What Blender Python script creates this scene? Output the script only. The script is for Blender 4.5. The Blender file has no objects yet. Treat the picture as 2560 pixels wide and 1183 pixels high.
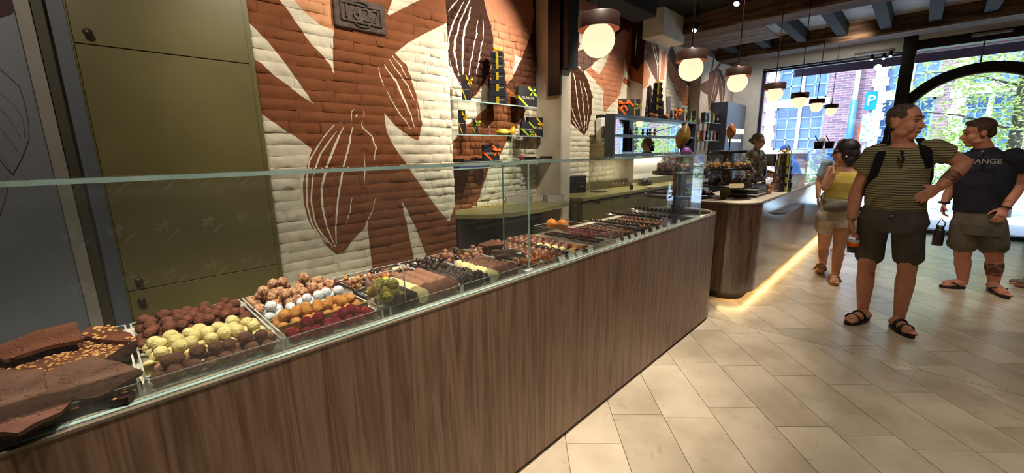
import bpy, bmesh, math, random
from mathutils import Vector, Matrix, noise
from mathutils.geometry import delaunay_2d_cdt
random.seed(7)
R = random.Random(11)
PI = math.pi
SC = bpy.context.scene
COL = SC.collection

# ------------------------------------------------------------------ camera
FPX, CXP, CYP, CAMH = 1020.0, 1280.0, 591.5, 1.43
_pit, _rol, _th = [math.radians(v) for v in (11.645, -0.954, 44.45)]
_fw = Vector((math.cos(_th)*math.cos(_pit), math.sin(_th)*math.cos(_pit), -math.sin(_pit)))
_r = Vector((math.sin(_th), -math.cos(_th), 0)); _u = _r.cross(_fw)
_rt = _r*math.cos(_rol) + _u*math.sin(_rol); _up = _u*math.cos(_rol) - _r*math.sin(_rol)
CAM = Vector((0, 0, CAMH))
cam = bpy.data.objects.new('camera', bpy.data.cameras.new('camera'))
COL.objects.link(cam)
cam.matrix_world = Matrix(((_rt.x, _up.x, -_fw.x, 0), (_rt.y, _up.y, -_fw.y, 0), (_rt.z, _up.z, -_fw.z, CAMH), (0, 0, 0, 1)))
cam.data.sensor_fit = 'HORIZONTAL'; cam.data.sensor_width = 36
cam.data.lens = 36*FPX/2560; cam.data.clip_start = 0.02; cam.data.clip_end = 300
SC.camera = cam

def at(px, py, axis, val):
    """world point where the line of sight through a photo pixel meets the plane axis=val"""
    d = _fw*FPX + _rt*(px-CXP) - _up*(py-CYP)
    return CAM + d*((val-CAM[axis])/d[axis])
def dirpx(px, py):
    return (_fw*FPX + _rt*(px-CXP) - _up*(py-CYP))/FPX
def AX(px, py, x): return at(px, py, 0, x)
def AY(px, py, y): return at(px, py, 1, y)
def AZ(px, py, z): return at(px, py, 2, z)
def proj(P):
    d = Vector(P)-CAM
    return (CXP + FPX*d.dot(_rt)/d.dot(_fw), CYP - FPX*d.dot(_up)/d.dot(_fw))

def zat(px, py, x, y):
    d = dirpx(px, py); n = Vector((x, y)); h = Vector((_fw.x, _fw.y)); return CAMH+d.z*(n.dot(h)/Vector((d.x, d.y)).dot(h))

# ------------------------------------------------------------------ view, world, lights
vs = SC.view_settings
vs.view_transform = 'Standard'; vs.look = 'None'; vs.gamma = 1; vs.exposure = 0.9
try: vs.use_curve_mapping = False
except Exception: pass
cyc = SC.cycles
cyc.transparent_max_bounces = 40; cyc.max_bounces = 7; cyc.diffuse_bounces = 3; cyc.glossy_bounces = 4
cyc.caustics_reflective = False; cyc.caustics_refractive = False; cyc.sample_clamp_indirect = 4.0
try: cyc.use_denoising = True
except Exception: pass
W = bpy.data.worlds.new('sky'); SC.world = W; W.use_nodes = True
nt = W.node_tree
sky = nt.nodes.new('ShaderNodeTexSky'); sky.sky_type = 'NISHITA'; sky.sun_disc = False
sky.sun_elevation = math.radians(66); sky.sun_rotation = math.radians(-110); sky.altitude = 20
bg = nt.nodes['Background']; nt.links.new(sky.outputs[0], bg.inputs[0]); bg.inputs[1].default_value = SKY_STRENGTH = 0.42
def lamp(name, kind, loc, energy, color, target=None, **kw):
    L = bpy.data.lights.new(name, kind); L.energy = energy; L.color = color
    for k, v in kw.items(): setattr(L, k, v)
    o = bpy.data.objects.new(name, L); COL.objects.link(o); o.location = loc
    if target is not None:
        o.rotation_euler = (Vector(target)-Vector(loc)).to_track_quat('-Z', 'Y').to_euler()
    return o
WARM = (1.0, 0.88, 0.72); WARM2 = (1.0, 0.88, 0.72)
sun = lamp('sun', 'SUN', (0, 0, 20), 9.5, (0.54, 0.77, 1.0), target=(0.40*9, -0.2*9, 20-1.05*9), angle=0.01)
CEIL = 3.28
# the ceiling spots, aimed at the mural and the counters
for (x, y, tx, ty, tz, e, ang) in (
        (1.05, 1.45, 1.15, 2.75, 2.0, 44, 72), (1.85, 1.5, 1.85, 2.8, 2.05, 34, 70), (2.75, 1.7, 2.75, 3.1, 1.7, 75, 66),
        (-0.3, 1.1, -0.25, 2.7, 1.7, 28, 80), (3.2, 1.65, 2.6, 3.1, 2.15, 120, 68), (4.3, 1.6, 4.5, 3.1, 1.8, 90, 76), (6.2, 1.6, 6.2, 2.9, 1.8, 80, 76), (8.2, 1.5, 8.4, 2.9, 1.8, 40, 76)):
    lamp('spot_and_fill_light', 'SPOT', (x, y, 2.98), e, WARM2, (tx, ty, tz), spot_size=math.radians(ang), spot_blend=0.7, shadow_soft_size=0.035)
for (x, y, tx, ty, tz, e, ang) in (
        (-0.1, 0.9, 0.0, 1.38, 0.92, 110, 62), (0.75, 0.9, 0.7, 1.38, 0.92, 110, 60), (1.6, 0.9, 1.55, 1.38, 0.92, 105, 60), (2.6, 0.9, 2.6, 1.38, 0.92, 100, 60),
        (3.6, 0.9, 3.5, 1.45, 0.92, 80, 60), (4.8, 0.9, 4.7, 1.35, 0.95, 80, 62), (6.4, 0.9, 6.3, 1.35, 0.95, 70, 64), (8.0, 0.9, 7.9, 1.3, 0.95, 50, 64)):
    lamp('spot_and_fill_light', 'SPOT', (x, y, 2.98), e, WARM, (tx, ty, tz), spot_size=math.radians(ang), spot_blend=0.6, shadow_soft_size=0.035)
for (x, y, e, an) in ((0.9, 0.1, 46, 80), (1.8, -0.75, 46, 80), (2.6, 0.15, 40, 66), (3.3, -1.0, 34, 62), (5.3, 0.0, 46, 60), (5.4, -1.5, 46, 62), (6.9, -0.5, 40, 66), (0.2, -2.0, 50, 84), (2.8, -2.6, 46, 80), (7.8, 0.4, 22, 70)):  # wide downward spots added as soft fill for the whole room
    lamp('spot_and_fill_light', 'SPOT', (x, y, 2.98), e*.88, WARM, (x, y, 0), spot_size=math.radians(an), spot_blend=0.8, shadow_soft_size=0.04)

for (x, y, tx, ty, tz, e, ang) in ((2.7, -0.35, 4.3, 0.0, 1.1, 27, 62), (4.2, -0.9, 6.0, -0.6, 1.1, 24, 56), (4.4, -0.3, 5.5, 0.5, 1.1, 18, 50), (8.0, 2.0, 9.6, 2.6, 1.9, 34, 70), (8.1, 0.8, 9.6, 1.3, 3.0, 12, 80)):  # extra spots added to brighten the people and the street wall
    lamp('spot_and_fill_light', 'SPOT', (x, y, 2.98), e, WARM, (tx, ty, tz), spot_size=math.radians(ang), spot_blend=0.9, shadow_soft_size=0.06)

# ------------------------------------------------------------------ materials
def lin(c):
    return tuple(((v/255)/12.92 if v/255 <= 0.04045 else ((v/255+0.055)/1.055)**2.4) for v in c)
MATS = {}
def M(name, col, col2=None, scale=30, rough=0.6, metal=0.0, bump=0.0, bscale=None, stretch=(1, 1, 1), spec=0.5, coords='Object', detail=4, coat=0.0, mixpos=(0.35, 0.65), rnd=0.0, emit=None, estr=0.0, sheen=0.0):
    if name in MATS: return MATS[name]
    m = bpy.data.materials.new(name); m.use_nodes = True
    t = m.node_tree; b = t.nodes['Principled BSDF']
    b.inputs['Roughness'].default_value = rough; b.inputs['Metallic'].default_value = metal
    b.inputs['Specular IOR Level'].default_value = spec
    if coat: b.inputs['Coat Weight'].default_value = coat; b.inputs['Coat Roughness'].default_value = 0.08
    if sheen: b.inputs['Sheen Weight'].default_value = sheen
    if col2 is None: col2 = tuple(max(0, v*0.88) for v in col)
    if coords == 'Position':
        g = t.nodes.new('ShaderNodeNewGeometry'); src = g.outputs['Position']
    else:
        g = t.nodes.new('ShaderNodeTexCoord'); src = g.outputs[coords]
    mp = t.nodes.new('ShaderNodeMapping'); mp.inputs['Scale'].default_value = stretch
    t.links.new(src, mp.inputs['Vector'])
    n = t.nodes.new('ShaderNodeTexNoise'); n.inputs['Scale'].default_value = scale; n.inputs['Detail'].default_value = detail
    t.links.new(mp.outputs[0], n.inputs['Vector'])
    r = t.nodes.new('ShaderNodeValToRGB')
    r.color_ramp.elements[0].position = mixpos[0]; r.color_ramp.elements[1].position = mixpos[1]
    r.color_ramp.elements[0].color = (*lin(col2), 1); r.color_ramp.elements[1].color = (*lin(col), 1)
    t.links.new(n.outputs['Fac'], r.inputs['Fac'])
    out = r.outputs['Color']
    if rnd:
        oi = t.nodes.new('ShaderNodeObjectInfo'); hsv = t.nodes.new('ShaderNodeHueSaturation')
        ma = t.nodes.new('ShaderNodeMapRange'); ma.inputs[3].default_value = 1-rnd; ma.inputs[4].default_value = 1+rnd
        t.links.new(oi.outputs['Random'], ma.inputs[0]); t.links.new(ma.outputs[0], hsv.inputs['Value'])
        t.links.new(out, hsv.inputs['Color']); out = hsv.outputs['Color']
    t.links.new(out, b.inputs['Base Color'])
    if emit:
        b.inputs['Emission Color'].default_value = (*lin(emit), 1); b.inputs['Emission Strength'].default_value = estr
    if bump:
        n2 = t.nodes.new('ShaderNodeTexNoise'); n2.inputs['Scale'].default_value = bscale or scale; n2.inputs['Detail'].default_value = 5
        t.links.new(mp.outputs[0], n2.inputs['Vector'])
        bp = t.nodes.new('ShaderNodeBump'); bp.inputs['Strength'].default_value = min(1, bump); bp.inputs['Distance'].default_value = 0.01
        t.links.new(n2.outputs['Fac'], bp.inputs['Height']); t.links.new(bp.outputs[0], b.inputs['Normal'])
    MATS[name] = m; return m
def glassmat(name, tint=(1, 1, 1), f0=0.045, gain=1.0, rough=0.0, base=0.0, veil=(0.9, 0.95, 1.0)):
    """thin clear sheet: see-through, mirror-like towards grazing angles, with an optional milky share"""
    m = bpy.data.materials.new(name); m.use_nodes = True; t = m.node_tree
    t.nodes.remove(t.nodes['Principled BSDF']); o = t.nodes['Material Output']
    tr = t.nodes.new('ShaderNodeBsdfTransparent'); tr.inputs[0].default_value = (*tint, 1)
    gl = t.nodes.new('ShaderNodeBsdfGlossy'); gl.inputs['Roughness'].default_value = rough
    lw = t.nodes.new('ShaderNodeLayerWeight'); lw.inputs[0].default_value = 0.5
    pw = t.nodes.new('ShaderNodeMath'); pw.operation = 'POWER'; pw.inputs[1].default_value = 5
    t.links.new(lw.outputs['Facing'], pw.inputs[0])
    ma = t.nodes.new('ShaderNodeMath'); ma.operation = 'MULTIPLY_ADD'; ma.inputs[1].default_value = (1-f0)*gain; ma.inputs[2].default_value = f0
    t.links.new(pw.outputs[0], ma.inputs[0])
    mx = t.nodes.new('ShaderNodeMixShader'); t.links.new(ma.outputs[0], mx.inputs[0])
    src = tr
    if base:
        df = t.nodes.new('ShaderNodeBsdfDiffuse'); df.inputs[0].default_value = (*veil, 1)
        m2 = t.nodes.new('ShaderNodeMixShader'); m2.inputs[0].default_value = base
        t.links.new(tr.outputs[0], m2.inputs[1]); t.links.new(df.outputs[0], m2.inputs[2]); src = m2
    t.links.new(src.outputs[0], mx.inputs[1]); t.links.new(gl.outputs[0], mx.inputs[2])
    t.links.new(mx.outputs[0], o.inputs[0]); return m
def emat(name, col, s):
    m = bpy.data.materials.new(name); m.use_nodes = True; b = m.node_tree.nodes['Principled BSDF']
    b.inputs['Base Color'].default_value = (*lin(col), 1); b.inputs['Emission Color'].default_value = (*lin(col), 1); b.inputs['Emission Strength'].default_value = s
    b.inputs['Roughness'].default_value = 0.3
    return m
def woodmat(name, dark, mid, light, axis='Z', sc=1.0, rough=0.42, coat=0.0, bump=0.05, coords='Position', spec=0.4):
    m = bpy.data.materials.new(name); m.use_nodes = True; t = m.node_tree; b = t.nodes['Principled BSDF']
    b.inputs['Roughness'].default_value = rough; b.inputs['Specular IOR Level'].default_value = spec
    if coat: b.inputs['Coat Weight'].default_value = coat; b.inputs['Coat Roughness'].default_value = 0.2
    if coords == 'Position': src = t.nodes.new('ShaderNodeNewGeometry').outputs['Position']
    else: src = t.nodes.new('ShaderNodeTexCoord').outputs['Object']
    mp = t.nodes.new('ShaderNodeMapping'); s = {'X': (0.9, 9, 9), 'Y': (9, 0.9, 9), 'Z': (20, 20, 0.9)}[axis]
    mp.inputs['Scale'].default_value = [v*sc for v in s]; t.links.new(src, mp.inputs['Vector'])
    n1 = t.nodes.new('ShaderNodeTexNoise'); n1.inputs['Scale'].default_value = 0.9; n1.inputs['Detail'].default_value = 3; n1.inputs['Distortion'].default_value = 0.6
    t.links.new(mp.outputs[0], n1.inputs['Vector'])
    mu = t.nodes.new('ShaderNodeMath'); mu.operation = 'MULTIPLY'; mu.inputs[1].default_value = 9.0; t.links.new(n1.outputs['Fac'], mu.inputs[0])
    fr = t.nodes.new('ShaderNodeMath'); fr.operation = 'PINGPONG'; fr.inputs[1].default_value = 1.0; t.links.new(mu.outputs[0], fr.inputs[0])
    n2 = t.nodes.new('ShaderNodeTexNoise'); n2.inputs['Scale'].default_value = 7; n2.inputs['Detail'].default_value = 6; t.links.new(mp.outputs[0], n2.inputs['Vector'])
    mx = t.nodes.new('ShaderNodeMath'); mx.operation = 'MULTIPLY_ADD'; mx.inputs[1].default_value = 0.45; t.links.new(fr.outputs[0], mx.inputs[0])
    m3 = t.nodes.new('ShaderNodeMath'); m3.operation = 'MULTIPLY'; m3.inputs[1].default_value = 0.75; t.links.new(n2.outputs['Fac'], m3.inputs[0]); t.links.new(m3.outputs[0], mx.inputs[2])
    r = t.nodes.new('ShaderNodeValToRGB'); e = r.color_ramp.elements
    e[0].position = 0.22; e[0].color = (*lin(dark), 1); e[1].position = 0.85; e[1].color = (*lin(light), 1)
    k = e.new(0.5); k.color = (*lin(mid), 1)
    t.links.new(mx.outputs[0], r.inputs[0]); t.links.new(r.outputs[0], b.inputs['Base Color'])
    bp = t.nodes.new('ShaderNodeBump'); bp.inputs['Strength'].default_value = bump; bp.inputs['Distance'].default_value = 0.01
    t.links.new(n2.outputs['Fac'], bp.inputs['Height']); t.links.new(bp.outputs[0], b.inputs['Normal'])
    return m

# ------------------------------------------------------------------ mesh helpers
class MB:
    """collects shapes in world coordinates; part() links them as ONE mesh object"""
    def __init__(s): s.v = []; s.f = []; s.mi = []; s.sm = []
    def add(s, vs, fs, mi=0, sm=False):
        n = len(s.v); s.v += [tuple(v) for v in vs]
        for i, f in enumerate(fs):
            s.f.append(tuple(n+k for k in f)); s.mi.append(mi if isinstance(mi, int) else mi[i]); s.sm.append(sm)
        return s
    def box(s, lo, hi, bev=0.0, mi=0):
        x0, y0, z0 = lo; x1, y1, z1 = hi
        b = min(bev, (x1-x0)*.45, (y1-y0)*.45, (z1-z0)*.45) if bev else 0
        if b <= 0:
            v = [(x0,y0,z0),(x1,y0,z0),(x1,y1,z0),(x0,y1,z0),(x0,y0,z1),(x1,y0,z1),(x1,y1,z1),(x0,y1,z1)]
            return s.add(v, [(0,3,2,1),(4,5,6,7),(0,1,5,4),(1,2,6,5),(2,3,7,6),(3,0,4,7)], mi)
        X = (x0, x1); Y = (y0, y1); Z = (z0, z1); v = []; idx = {}
        for i in (0,1):
            for j in (0,1):
                for k in (0,1):
                    sx = b if i == 0 else -b; sy = b if j == 0 else -b; sz = b if k == 0 else -b
                    for a, p in (('x', (X[i], Y[j]+sy, Z[k]+sz)), ('y', (X[i]+sx, Y[j], Z[k]+sz)), ('z', (X[i]+sx, Y[j]+sy, Z[k]))):
                        idx[(i,j,k,a)] = len(v); v.append(p)
        f = []
        I = lambda i,j,k,a: idx[(i,j,k,a)]
        for q in (0,1):
            for a, fn in (('x', lambda j,k: I(q,j,k,'x')), ('y', lambda j,k: I(j,q,k,'y')), ('z', lambda j,k: I(j,k,q,'z'))):
                f.append((fn(0,0), fn(1,0), fn(1,1), fn(0,1)))
        for p in (0,1):
            for q in (0,1):
                f.append((I(0,p,q,'y'), I(1,p,q,'y'), I(1,p,q,'z'), I(0,p,q,'z')))
                f.append((I(p,0,q,'x'), I(p,1,q,'x'), I(p,1,q,'z'), I(p,0,q,'z')))
                f.append((I(p,q,0,'x'), I(p,q,1,'x'), I(p,q,1,'y'), I(p,q,0,'y')))
        for i in (0,1):
            for j in (0,1):
                for k in (0,1): f.append((I(i,j,k,'x'), I(i,j,k,'y'), I(i,j,k,'z')))
        c = Vector(((x0+x1)/2, (y0+y1)/2, (z0+z1)/2)); g = []
        for q in f:
            a, b_, c_ = [Vector(v[t]) for t in q[:3]]
            nrm = (b_-a).cross(c_-a); ctr = sum((Vector(v[t]) for t in q), Vector())/len(q)
            g.append(q if nrm.dot(ctr-c) >= 0 else tuple(reversed(q)))
        return s.add(v, g, mi)
    def lathe(s, prof, c=(0,0,0), n=20, mi=0, sm=True, sx=1.0, sy=1.0):
        """prof: list of (radius, z); radius 0 closes"""
        v = []; rings = []
        for r, z in prof:
            if r <= 1e-6: rings.append([len(v)]); v.append((c[0], c[1], c[2]+z))
            else:
                rings.append(list(range(len(v), len(v)+n)))
                v += [(c[0]+r*sx*math.cos(2*PI*i/n), c[1]+r*sy*math.sin(2*PI*i/n), c[2]+z) for i in range(n)]
        f = []
        for a, b in zip(rings, rings[1:]):
            for i in range(n):
                j = (i+1) % n
                if len(a) == 1 and len(b) == 1: continue
                if len(a) == 1: f.append((a[0], b[j], b[i]))
                elif len(b) == 1: f.append((a[i], a[j], b[0]))
                else: f.append((a[i], a[j], b[j], b[i]))
        return s.add(v, f, mi, sm)
    def tube(s, pts, rad, n=8, mi=0, sm=True, cap=True, flat=None):
        """swept round tube; rad a number or list; flat=(a,b) scales the section"""
        P = [Vector(p) for p in pts]; m = len(P); v = []; f = []
        rad = rad if isinstance(rad, (list, tuple)) else [rad]*m
        up = None
        for i in range(m):
            t = (P[min(i+1, m-1)]-P[max(i-1, 0)])
            if t.length < 1e-9: t = Vector((0,0,1))
            t.normalize()
            if up is None:
                up = Vector((0,0,1)) if abs(t.z) < 0.9 else Vector((1,0,0))
            a = t.cross(up)
            if a.length < 1e-6: a = t.orthogonal()
            a.normalize(); b = a.cross(t).normalized(); up = b
            fa, fb = flat or (1, 1)
            for k in range(n):
                w = 2*PI*k/n
                v.append(P[i] + a*(math.cos(w)*rad[i]*fa) + b*(math.sin(w)*rad[i]*fb))
        for i in range(m-1):
            for k in range(n):
                l = (k+1) % n
                f.append((i*n+k, i*n+l, (i+1)*n+l, (i+1)*n+k))
        if cap:
            f.append(tuple(range(n-1, -1, -1))); f.append(tuple((m-1)*n+k for k in range(n)))
        return s.add(v, f, mi, sm)
    def prism(s, poly, z0, z1, mi=0, axis=2, sm=False):
        """extrude a 2D polygon (ccw) along an axis"""
        n = len(poly)
        def P(p, h): return {2: (p[0], p[1], h), 1: (p[0], h, p[1]), 0: (h, p[0], p[1])}[axis]
        v = [P(p, z0) for p in poly] + [P(p, z1) for p in poly]
        f = [tuple(range(n-1, -1, -1)), tuple(range(n, 2*n))] + [(i, (i+1) % n, n+(i+1) % n, n+i) for i in range(n)]
        if axis == 1: f = [tuple(reversed(q)) for q in f]
        n0 = len(s.f); s.add(v, f, mi, False)
        if sm:
            for i in range(n0+2, len(s.f)): s.sm[i] = True
        return s
    def ball(s, c, r, n=12, m=8, mi=0):
        prof = [(r[0]*math.sin(PI*i/m) if isinstance(r, tuple) else r*math.sin(PI*i/m), -(r[2] if isinstance(r, tuple) else r)*math.cos(PI*i/m)) for i in range(m+1)]
        prof[0] = (0, prof[0][1]); prof[-1] = (0, prof[-1][1])
        return s.lathe(prof, c, n, mi, True, 1.0, (r[1]/r[0]) if isinstance(r, tuple) else 1.0)
    def quad(s, a, b, c, d, mi=0): return s.add([a, b, c, d], [(0, 1, 2, 3)], mi)
    def xf(s, mat):
        s.v = [tuple(mat @ Vector(v)) for v in s.v]; return s
    def mesh(s, name, mats, off=(0, 0, 0)):
        me = bpy.data.meshes.new(name)
        me.from_pydata([(v[0]-off[0], v[1]-off[1], v[2]-off[2]) for v in s.v], [], s.f)
        for m in (mats if isinstance(mats, (list, tuple)) else [mats]): me.materials.append(m)
        me.polygons.foreach_set('material_index', s.mi); me.polygons.foreach_set('use_smooth', s.sm)
        me.update(); return me

def setp(o, label=None, cat=None, group=None, kind=None):
    if label: o['label'] = label
    if cat: o['category'] = cat
    if group: o['group'] = group
    if kind: o['kind'] = kind
    return o
WP = {}
def wpos(o):
    if o is None: return Vector((0, 0, 0))
    return Vector(WP.get(o.name, (0, 0, 0)))
def thing(name, loc, label=None, cat=None, group=None, rot=0.0):
    o = bpy.data.objects.new(name, None); COL.objects.link(o); o.location = loc; o.rotation_euler = (0, 0, rot)
    o.empty_display_size = 0.05
    WP[o.name] = tuple(loc); setp(o, label, cat, group); return o
def part(name, mb, mats, parent=None, label=None, local=False):
    """mb holds world coordinates unless local=True; the mesh is stored around the parent's base"""
    off = wpos(parent) if (parent is not None and not local) else Vector((0, 0, 0))
    o = bpy.data.objects.new(name, mb.mesh(name, mats, off)); COL.objects.link(o)
    if parent is not None: o.parent = parent; WP[o.name] = tuple(wpos(parent))
    if label: o['label'] = label
    return o
def solo(name, mb, mats, label=None, cat=None, group=None, kind=None, loc=None):
    """a thing that is one mesh; its origin is put at the base of its shape"""
    if loc is None:
        xs = [v[0] for v in mb.v]; ys = [v[1] for v in mb.v]; zs = [v[2] for v in mb.v]
        loc = ((min(xs)+max(xs))/2, (min(ys)+max(ys))/2, min(zs))
    o = bpy.data.objects.new(name, mb.mesh(name, mats, loc)); COL.objects.link(o); o.location = loc
    WP[o.name] = tuple(loc); return setp(o, label, cat, group, kind)
def inst(name, me, loc, rot=(0, 0, 0), sc=1.0, label=None, cat=None, group=None, parent=None):
    o = bpy.data.objects.new(name, me); COL.objects.link(o); o.location = loc; o.rotation_euler = rot
    o.scale = (sc, sc, sc) if not isinstance(sc, tuple) else sc
    if parent is not None: o.parent = parent
    return setp(o, label, cat, group)
def dup(root, loc, rot=None, label=None, group=None):
    r = root.copy(); COL.objects.link(r); r.location = loc
    if rot is not None: r.rotation_euler = (0, 0, rot)
    if label: r['label'] = label
    if group: r['group'] = group
    for ch in list(root.children):
        c = ch.copy(); COL.objects.link(c); c.parent = r
        for g in list(ch.children):
            d = g.copy(); COL.objects.link(d); d.parent = c
    return r
_tc = {}
def textmesh(s, size, mat, depth=0.0008):
    k = (s, size, mat.name)
    if k in _tc: return _tc[k]
    cu = bpy.data.curves.new('text', 'FONT'); cu.body = s; cu.size = size; cu.align_x = 'CENTER'; cu.align_y = 'CENTER'; cu.extrude = depth; cu.resolution_u = 3
    o = bpy.data.objects.new('text', cu); COL.objects.link(o)
    bpy.context.view_layer.update()
    me = bpy.data.meshes.new_from_object(o.evaluated_get(bpy.context.evaluated_depsgraph_get()))
    bpy.data.objects.remove(o); me.materials.clear(); me.materials.append(mat); _tc[k] = me; return me
def arc(cx, cy, r, a0, a1, n=8):
    return [(cx+r*math.cos(math.radians(a0+(a1-a0)*i/n)), cy+r*math.sin(math.radians(a0+(a1-a0)*i/n))) for i in range(n+1)]
def od(n): return '%d%s' % (n, 'th' if 10 < n % 100 < 14 else {1: 'st', 2: 'nd', 3: 'rd'}.get(n % 10, 'th'))
def nz(x, y=0, z=0): return noise.noise(Vector((x, y, z)))
def smoothfn(t): return t*t*(3-2*t)
# ------------------------------------------------------------------ shared materials
XF = 9.6                       # inner face of the street front
m_cream = M('cream_plaster', (226, 217, 198), (212, 202, 182), 6, 0.85, bump=0.08, bscale=40, coords='Position')
m_dark_ceil = M('dark_ceiling', (34, 27, 24), (20, 16, 15), 4, 0.9, coords='Position')
m_oldbeam = woodmat('old_beam_wood', (34, 23, 17), (70, 50, 36), (116, 90, 66), 'Y', 0.7, 0.85, bump=0.35)
m_joist = woodmat('joist_wood', (13, 10, 9), (20, 16, 14), (30, 25, 22), 'X', 0.9, 0.85, bump=0.2)
m_greywood = woodmat('grey_board_wood', (66, 54, 46), (110, 94, 82), (140, 124, 110), 'Y', 1.0, 0.8, bump=0.25)
m_whitepanel = M('white_ceiling_board', (205, 205, 205), (180, 182, 186), 3, 0.8, coords='Position')
m_black = M('black_steel', (24, 23, 26), (16, 15, 17), 20, 0.45)
m_frame = M('dark_window_frame', (30, 27, 28), (22, 20, 21), 20, 0.4)
m_olive = M('olive_lacquer', (114, 107, 66), (106, 99, 60), 3, 0.42, coords='Position', spec=0.45)
m_olive_top = M('olive_worktop', (148, 142, 92), (138, 132, 82), 5, 0.35, coords='Position')
m_knob = M('dark_knob', (58, 42, 28), (46, 33, 22), 30, 0.4)
m_gap = M('dark_gap', (14, 12, 8), None, 10, 0.9)
def paint(name, c, c2=None):
    return M('paint_'+name, c, c2 or tuple(v*0.93 for v in c), 14, 0.82, bump=0.3, bscale=70, coords='Position', spec=0.25, detail=6)
PAINT = [paint('white', (232, 224, 200)), paint('brown', (134, 80, 48)), paint('peach', (222, 160, 116)), paint('dark', (62, 34, 22)), paint('line', (244, 236, 214)),
         paint('salmon', (206, 138, 104)), paint('mid', (82, 46, 28)), paint('mauve', (112, 84, 74)), paint('pale', (222, 208, 196)), paint('orange', (176, 98, 56))]
WHITE, BROWN, PEACH, DARK, LINE, SALMON, MID, MAUVE, PALE, ORANGE = range(10)

# ------------------------------------------------------------------ painted brick walls
def inpoly(x, y, P):
    c = False; n = len(P); j = n-1
    for i in range(n):
        xi, yi = P[i]; xj, yj = P[j]
        if (yi > y) != (yj > y) and x < (xj-xi)*(y-yi)/(yj-yi)+xi: c = not c
        j = i
    return c
class Mural:
    def __init__(s, plane, axis=1, base=WHITE): s.p = plane; s.ax = axis; s.base = base; s.polys = []
    def c2(s, P): return (P.x, P.z) if s.ax == 1 else (P.y, P.z)
    def tr(s, pts): return [s.c2(at(x, y, s.ax, s.p)) for x, y in pts]
    def poly(s, mi, pts, smooth=1):
        P = s.tr(pts)
        s.polys.append((mi, P, (min(p[0] for p in P), min(p[1] for p in P), max(p[0] for p in P), max(p[1] for p in P)))); return s
    def line(s, pts, w=0.009, mi=LINE):
        P = [Vector(p) for p in s.tr(pts)]; L, Rr = [], []
        for i, p in enumerate(P):
            t = (P[min(i+1, len(P)-1)]-P[max(i-1, 0)]).normalized(); n = Vector((-t.y, t.x))
            ww = w*(0.25 if i in (0, len(P)-1) else 0.5)*(0.8+0.5*R.random()); L.append(tuple(p+n*ww)); Rr.append(tuple(p-n*ww))
        Q = L+Rr[::-1]
        s.polys.append((mi, Q, (min(p[0] for p in Q), min(p[1] for p in Q), max(p[0] for p in Q), max(p[1] for p in Q)))); return s
    def col(s, x, z):
        m = s.base
        for mi, P, b in s.polys:
            if b[0] <= x <= b[2] and b[1] <= z <= b[3] and inpoly(x, z, P): m = mi
        return m
    def cut(s, x0, z0, x1, z1, outline, extra):
        """triangulate a rectangle so that every painted edge is a mesh edge"""
        V = [Vector(p) for p in outline]; E = [(i, (i+1) % len(V)) for i in range(len(V))]
        V += [Vector(p) for p in extra]
        used = []
        for mi, P, b in s.polys:
            if b[2] < x0 or b[0] > x1 or b[3] < z0 or b[1] > z1: continue
            used.append((mi, P, b)); n = len(P)
            for i in range(n):
                ax, az = P[i]; bx, bz = P[(i+1) % n]; t0, t1 = 0.0, 1.0; dx, dz = bx-ax, bz-az; ok = True
                for p, q in ((-dx, ax-x0), (dx, x1-ax), (-dz, az-z0), (dz, z1-az)):
                    if abs(p) < 1e-12:
                        if q < 0: ok = False
                    else:
                        r = q/p
                        if p < 0: t0 = max(t0, r)
                        else: t1 = min(t1, r)
                if ok and t1-t0 > 1e-6:
                    k = len(V); V += [Vector((ax+dx*t0, az+dz*t0)), Vector((ax+dx*t1, az+dz*t1))]; E.append((k, k+1))
        vs_, _, fs_, *_x = delaunay_2d_cdt(V, E, [], 0, 1e-5)
        mis = []
        for f in fs_:
            cx = sum(vs_[k].x for k in f)/len(f); cz = sum(vs_[k].y for k in f)/len(f); m = s.base
            for mi, P, b in used:
                if b[0] <= cx <= b[2] and b[1] <= cz <= b[3] and inpoly(cx, cz, P): m = mi
            mis.append(m)
        return vs_, fs_, mis
    def pt(s, u, z, d):   # d = distance proud of the plane, towards the room
        return (u, s.p-d, z) if s.ax == 1 else (s.p-d, u, z)
    def face(s, f):
        return f
def orient(mb, want):
    for i, f in enumerate(mb.f):
        a, b, c = [Vector(mb.v[k]) for k in f[:3]]
        if (b-a).cross(c-a).dot(want) < 0: mb.f[i] = tuple(reversed(f))
def painted_slab(name, mu, u0, u1, z0, z1, thick, kind='structure', parent=None, z_lo=None):
    mb = MB(); vs_, fs_, mis = mu.cut(u0, z0, u1, z1, [(u0, z0), (u1, z0), (u1, z1), (u0, z1)], [])
    mb.add([mu.pt(v.x, v.y, 0) for v in vs_], fs_, mis)
    orient(mb, Vector((0, -1, 0)) if mu.ax == 1 else Vector((-1, 0, 0)))
    zb = z0 if z_lo is None else z_lo
    if mu.ax == 1:
        mb.box((u0, mu.p+0.004, zb), (u1, mu.p+thick, z1), 0, mu.base)
        if zb < z0: mb.box((u0, mu.p, zb), (u1, mu.p+0.01, z0), 0, mu.base)
    else: mb.box((mu.p+0.004, u0, zb), (mu.p+thick, u1, z1), 0, mu.base)
    o = part(name, mb, PAINT, parent)
    if parent is None: o['kind'] = kind
    return o
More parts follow.
